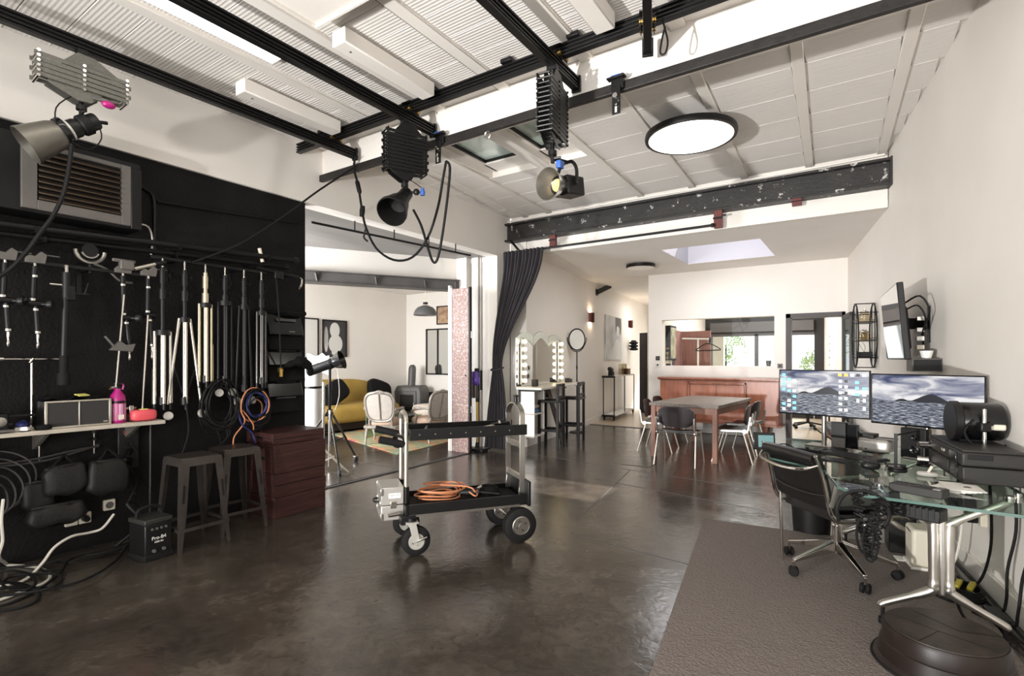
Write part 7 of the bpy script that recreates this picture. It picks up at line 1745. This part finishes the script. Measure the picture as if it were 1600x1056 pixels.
picture((-9.09, 6.94, 1.43), .6, .76, False, 'art_dark', 'black framed print of stacked pale ovals above the mustard sofa', 'black', blob)
picture((-9.09, 6.2, 1.40), .7, .8, False, 'art_pale', 'black framed pale print partly hidden by the end of the black wall')
picture((-7.72, 8.99, 2.17), .78, .42, True, 'art_brown', 'small sepia landscape picture in a dark frame at the right of the salon wall', 'drum')
t = thing('window_mirror', 'black framed two-pane window-style mirror on the salon wall', 'mirror', (-8.08, 8.99, 1.03), -PI / 2)
obj('frame', MB().box(0, -.36, 0, .03, -.33, 1.05).box(0, .33, 0, .03, .36, 1.05).box(0, -.36, 0, .03, .36, .03).box(0, -.36, 1.02, .03, .36, 1.05).box(0, -.015, 0, .03, .015, 1.05), 'black', t, .003)
for s in (-1, 1): obj('pane', MB().box(.006, min(s * .015, s * .33), .03, .012, max(s * .015, s * .33), 1.02), 'mirror', t)
t = thing('wall_socket', 'white socket plate below the print of pale ovals', 'socket', (-9.1, 7.05, 1.28)); obj('plate', MB().box(0, -.06, 0, .012, .06, .1), 'white_trim', t, .003); obj('inset', MB().box(.012, -.04, .02, .015, .04, .08), 'cream', t)
# folding door leaf with a flaky print
t = struct('door_3', MB().box(-5.14, 6.03, .01, -4.83, 6.07, 2.44), 'flaky', bev=.002)
obj('edge', MB().box(-5.17, 6.02, .01, -5.14, 6.075, 2.45), 'white_trim', t, .002); obj('edge', MB().box(-4.83, 6.02, .01, -4.80, 6.075, 2.45), 'drum', t, .002)
obj('hinge', MB().cyl((-4.80, 6.06, .6), (-4.80, 6.06, .7), .012, n=8), 'chrome', t); obj('hinge', MB().cyl((-4.80, 6.06, 1.7), (-4.80, 6.06, 1.8), .012, n=8), 'chrome', t)
obj('jamb_post', MB().box(-5.24, 6.05, 0, -5.2, 6.1, 2.5), 'white_trim', t, .003); obj('keyhole', MB().cyl((-4.88, 6.03, 1.15), (-4.88, 6.022, 1.15), .014, n=10), 'black', t)
# purple stick vacuum by the post
t = thing('stick_vacuum', 'purple and grey stick vacuum standing in front of the white post', 'vacuum cleaner', (-4.93, 6.33, 0)); t.scale = (1.15, 1.15, 1.0)
obj('cyclone', MB().lathe([(.03, .98), (.06, 1.0), (.072, 1.03), (.074, 1.1), (.06, 1.13), (.062, 1.17), (.05, 1.2), (.02, 1.21)], n=14), 'purple', t)
for k in range(8): obj('cyclone_cone', MB().cyl((.062 * math.cos(k * PI / 4), .062 * math.sin(k * PI / 4), 1.03), (.05 * math.cos(k * PI / 4), .05 * math.sin(k * PI / 4), 1.14), .016, .01, 8), 'purple', t)
obj('dust_bin', MB().cyl((0, 0, .8), (0, 0, .99), .055, n=16), 'bin_grey', t); obj('motor', MB().cyl((.06, .02, .92), (.06, .02, 1.22), .03, n=12).cyl((.02, 0, 1.2), (.02, 0, 1.25), .03, n=12), 'black_plastic', t)
obj('wand', MB().cyl((.03, 0, .08), (.03, 0, .85), .018, n=10), 'brass', t); obj('wand_joint', MB().cyl((.03, 0, .74), (.03, 0, .84), .026, n=10), 'black_plastic', t)
obj('floor_head', MB().box(-.06, -.12, .0, .2, .02, .05), 'black_plastic', t, .015, 3); obj('neck', MB().cyl((.04, -.03, .04), (.03, 0, .12), .024, n=10), 'black_plastic', t)

# lamp on a wheeled stand behind the black wall
lp = Vector((-5.62, 4.22, 0))
t = thing('lamp_stand', 'black studio lamp stand on casters at the end of the black wall', 'light stand', lp)
obj('column', MB().cyl((0, 0, .3), (0, 0, 1.3), .018, n=12).cyl((0, 0, .62), (0, 0, .72), .026, n=12).cyl((0, 0, 1.0), (0, 0, 1.08), .024, n=12), 'black', t)
obj('collar', MB().cyl((0, 0, .72), (0, 0, .76), .034, n=14), 'black', t)
for a in (-.42, 1.75, 3.9):
    d = Vector((math.cos(a), math.sin(a), 0)); lg = obj('leg', MB().bar(d * .02 + Vector((0, 0, .73)), d * .47 + Vector((0, 0, .1)), .022, .022), 'dark_tube', t, .003)
    obj('brace', MB().bar(d * .27 + Vector((0, 0, .37)), (0, 0, .33), .016, .012), 'black', lg); obj('caster', MB().lathe([(.0, -.014), (.034, -.014), (.04, 0), (.034, .014), (0, .014)], d * .49 + Vector((0, 0, .04)), (-d.y, d.x, .1), 18).cyl(d * .48 + Vector((0, 0, .05)), d * .48 + Vector((0, 0, .11)), .014, n=8), 'caster_dark', lg); obj('brake', MB().bar(d * .46 + Vector((0, 0, .085)), d * .53 + Vector((0, 0, .085)), .04, .01), 'chrome', lg)
for z in (.6, .95): obj('knob', MB().cyl((0, 0, z + .08), (-.06, -.03, z + .08), .014, n=8).sph((-.075, -.035, z + .08), .028, 8), 'black', t)
t = thing('studio_lamp', 'black studio lamp with a short bowl reflector on the wheeled salon stand', 'studio lamp', lp + Vector((0, 0, 1.28)))
c0 = Vector((0, 0, .05)); d5 = Vector((.78, .52, .34)).normalized()
obj('lamp_body', MB().lathe([(.0, -.3), (.05, -.3), (.062, -.29), (.062, .0), (.066, .005), (.066, .05), (.06, .06)], c0, d5, 20), 'black_plastic', t)
obj('rear_plate', MB().lathe([(.04, -.302), (.0, -.305)], c0, d5, 16), 'blue_dark', t)
obj('reflector', MB().lathe([(.065, .05), (.08, .07), (.115, .16), (.122, .165), (.117, .17), (.078, .08), (.03, .07)], c0, d5, 28, cap=False), 'black_gloss', t)
obj('bracket', MB().bar((0, 0, -.02), (0, 0, .03), .04, .04), 'black', t, .004); obj('cord', MB().tube([c0 + d5 * .1 + Vector((0, 0, -.08)), (.12, .05, -.35), (.02, .02, -.62)], .004, 6), 'cable_white', t)
t = thing('chrome_stand', 'chrome folded stand leaning beside the black salon lamp', 'light stand', (-5.5, 4.0, 0))
obj('tube', MB().cyl((-.12, .12, .05), (-.16, .16, 1.1), .018, n=10).cyl((-.05, .16, .05), (-.09, .2, .75), .016, n=10), 'chrome', t)
obj('base_leg', MB().bar((.05, -.05, .36), (.36, .12, .03), .02, .02), 'silver_tube', t); obj('base_leg', MB().bar((-.05, -.05, .1), (.18, .05, .22), .03, .02), 'silver_tube', t)
t = thing('white_wrap', 'roll of clear plastic-wrapped white material behind the salon lamp', 'roll', (-6.15, 4.35, 0))
obj('roll', MB().cyl((0, 0, 0), (0, 0, 1.35), .12, n=18), 'paper', t); obj('wrap', MB().grid(lambda u, v: (-.14 + .5 * u, .02 * math.sin(9 * u + 3 * v), 1.2 + .25 * v + .02 * math.sin(12 * u)), 14, 6, .003), 'wrap', t); obj('strap', MB().cyl((0, 0, 1.0), (0, 0, 1.03), .124, n=18), 'black', t)
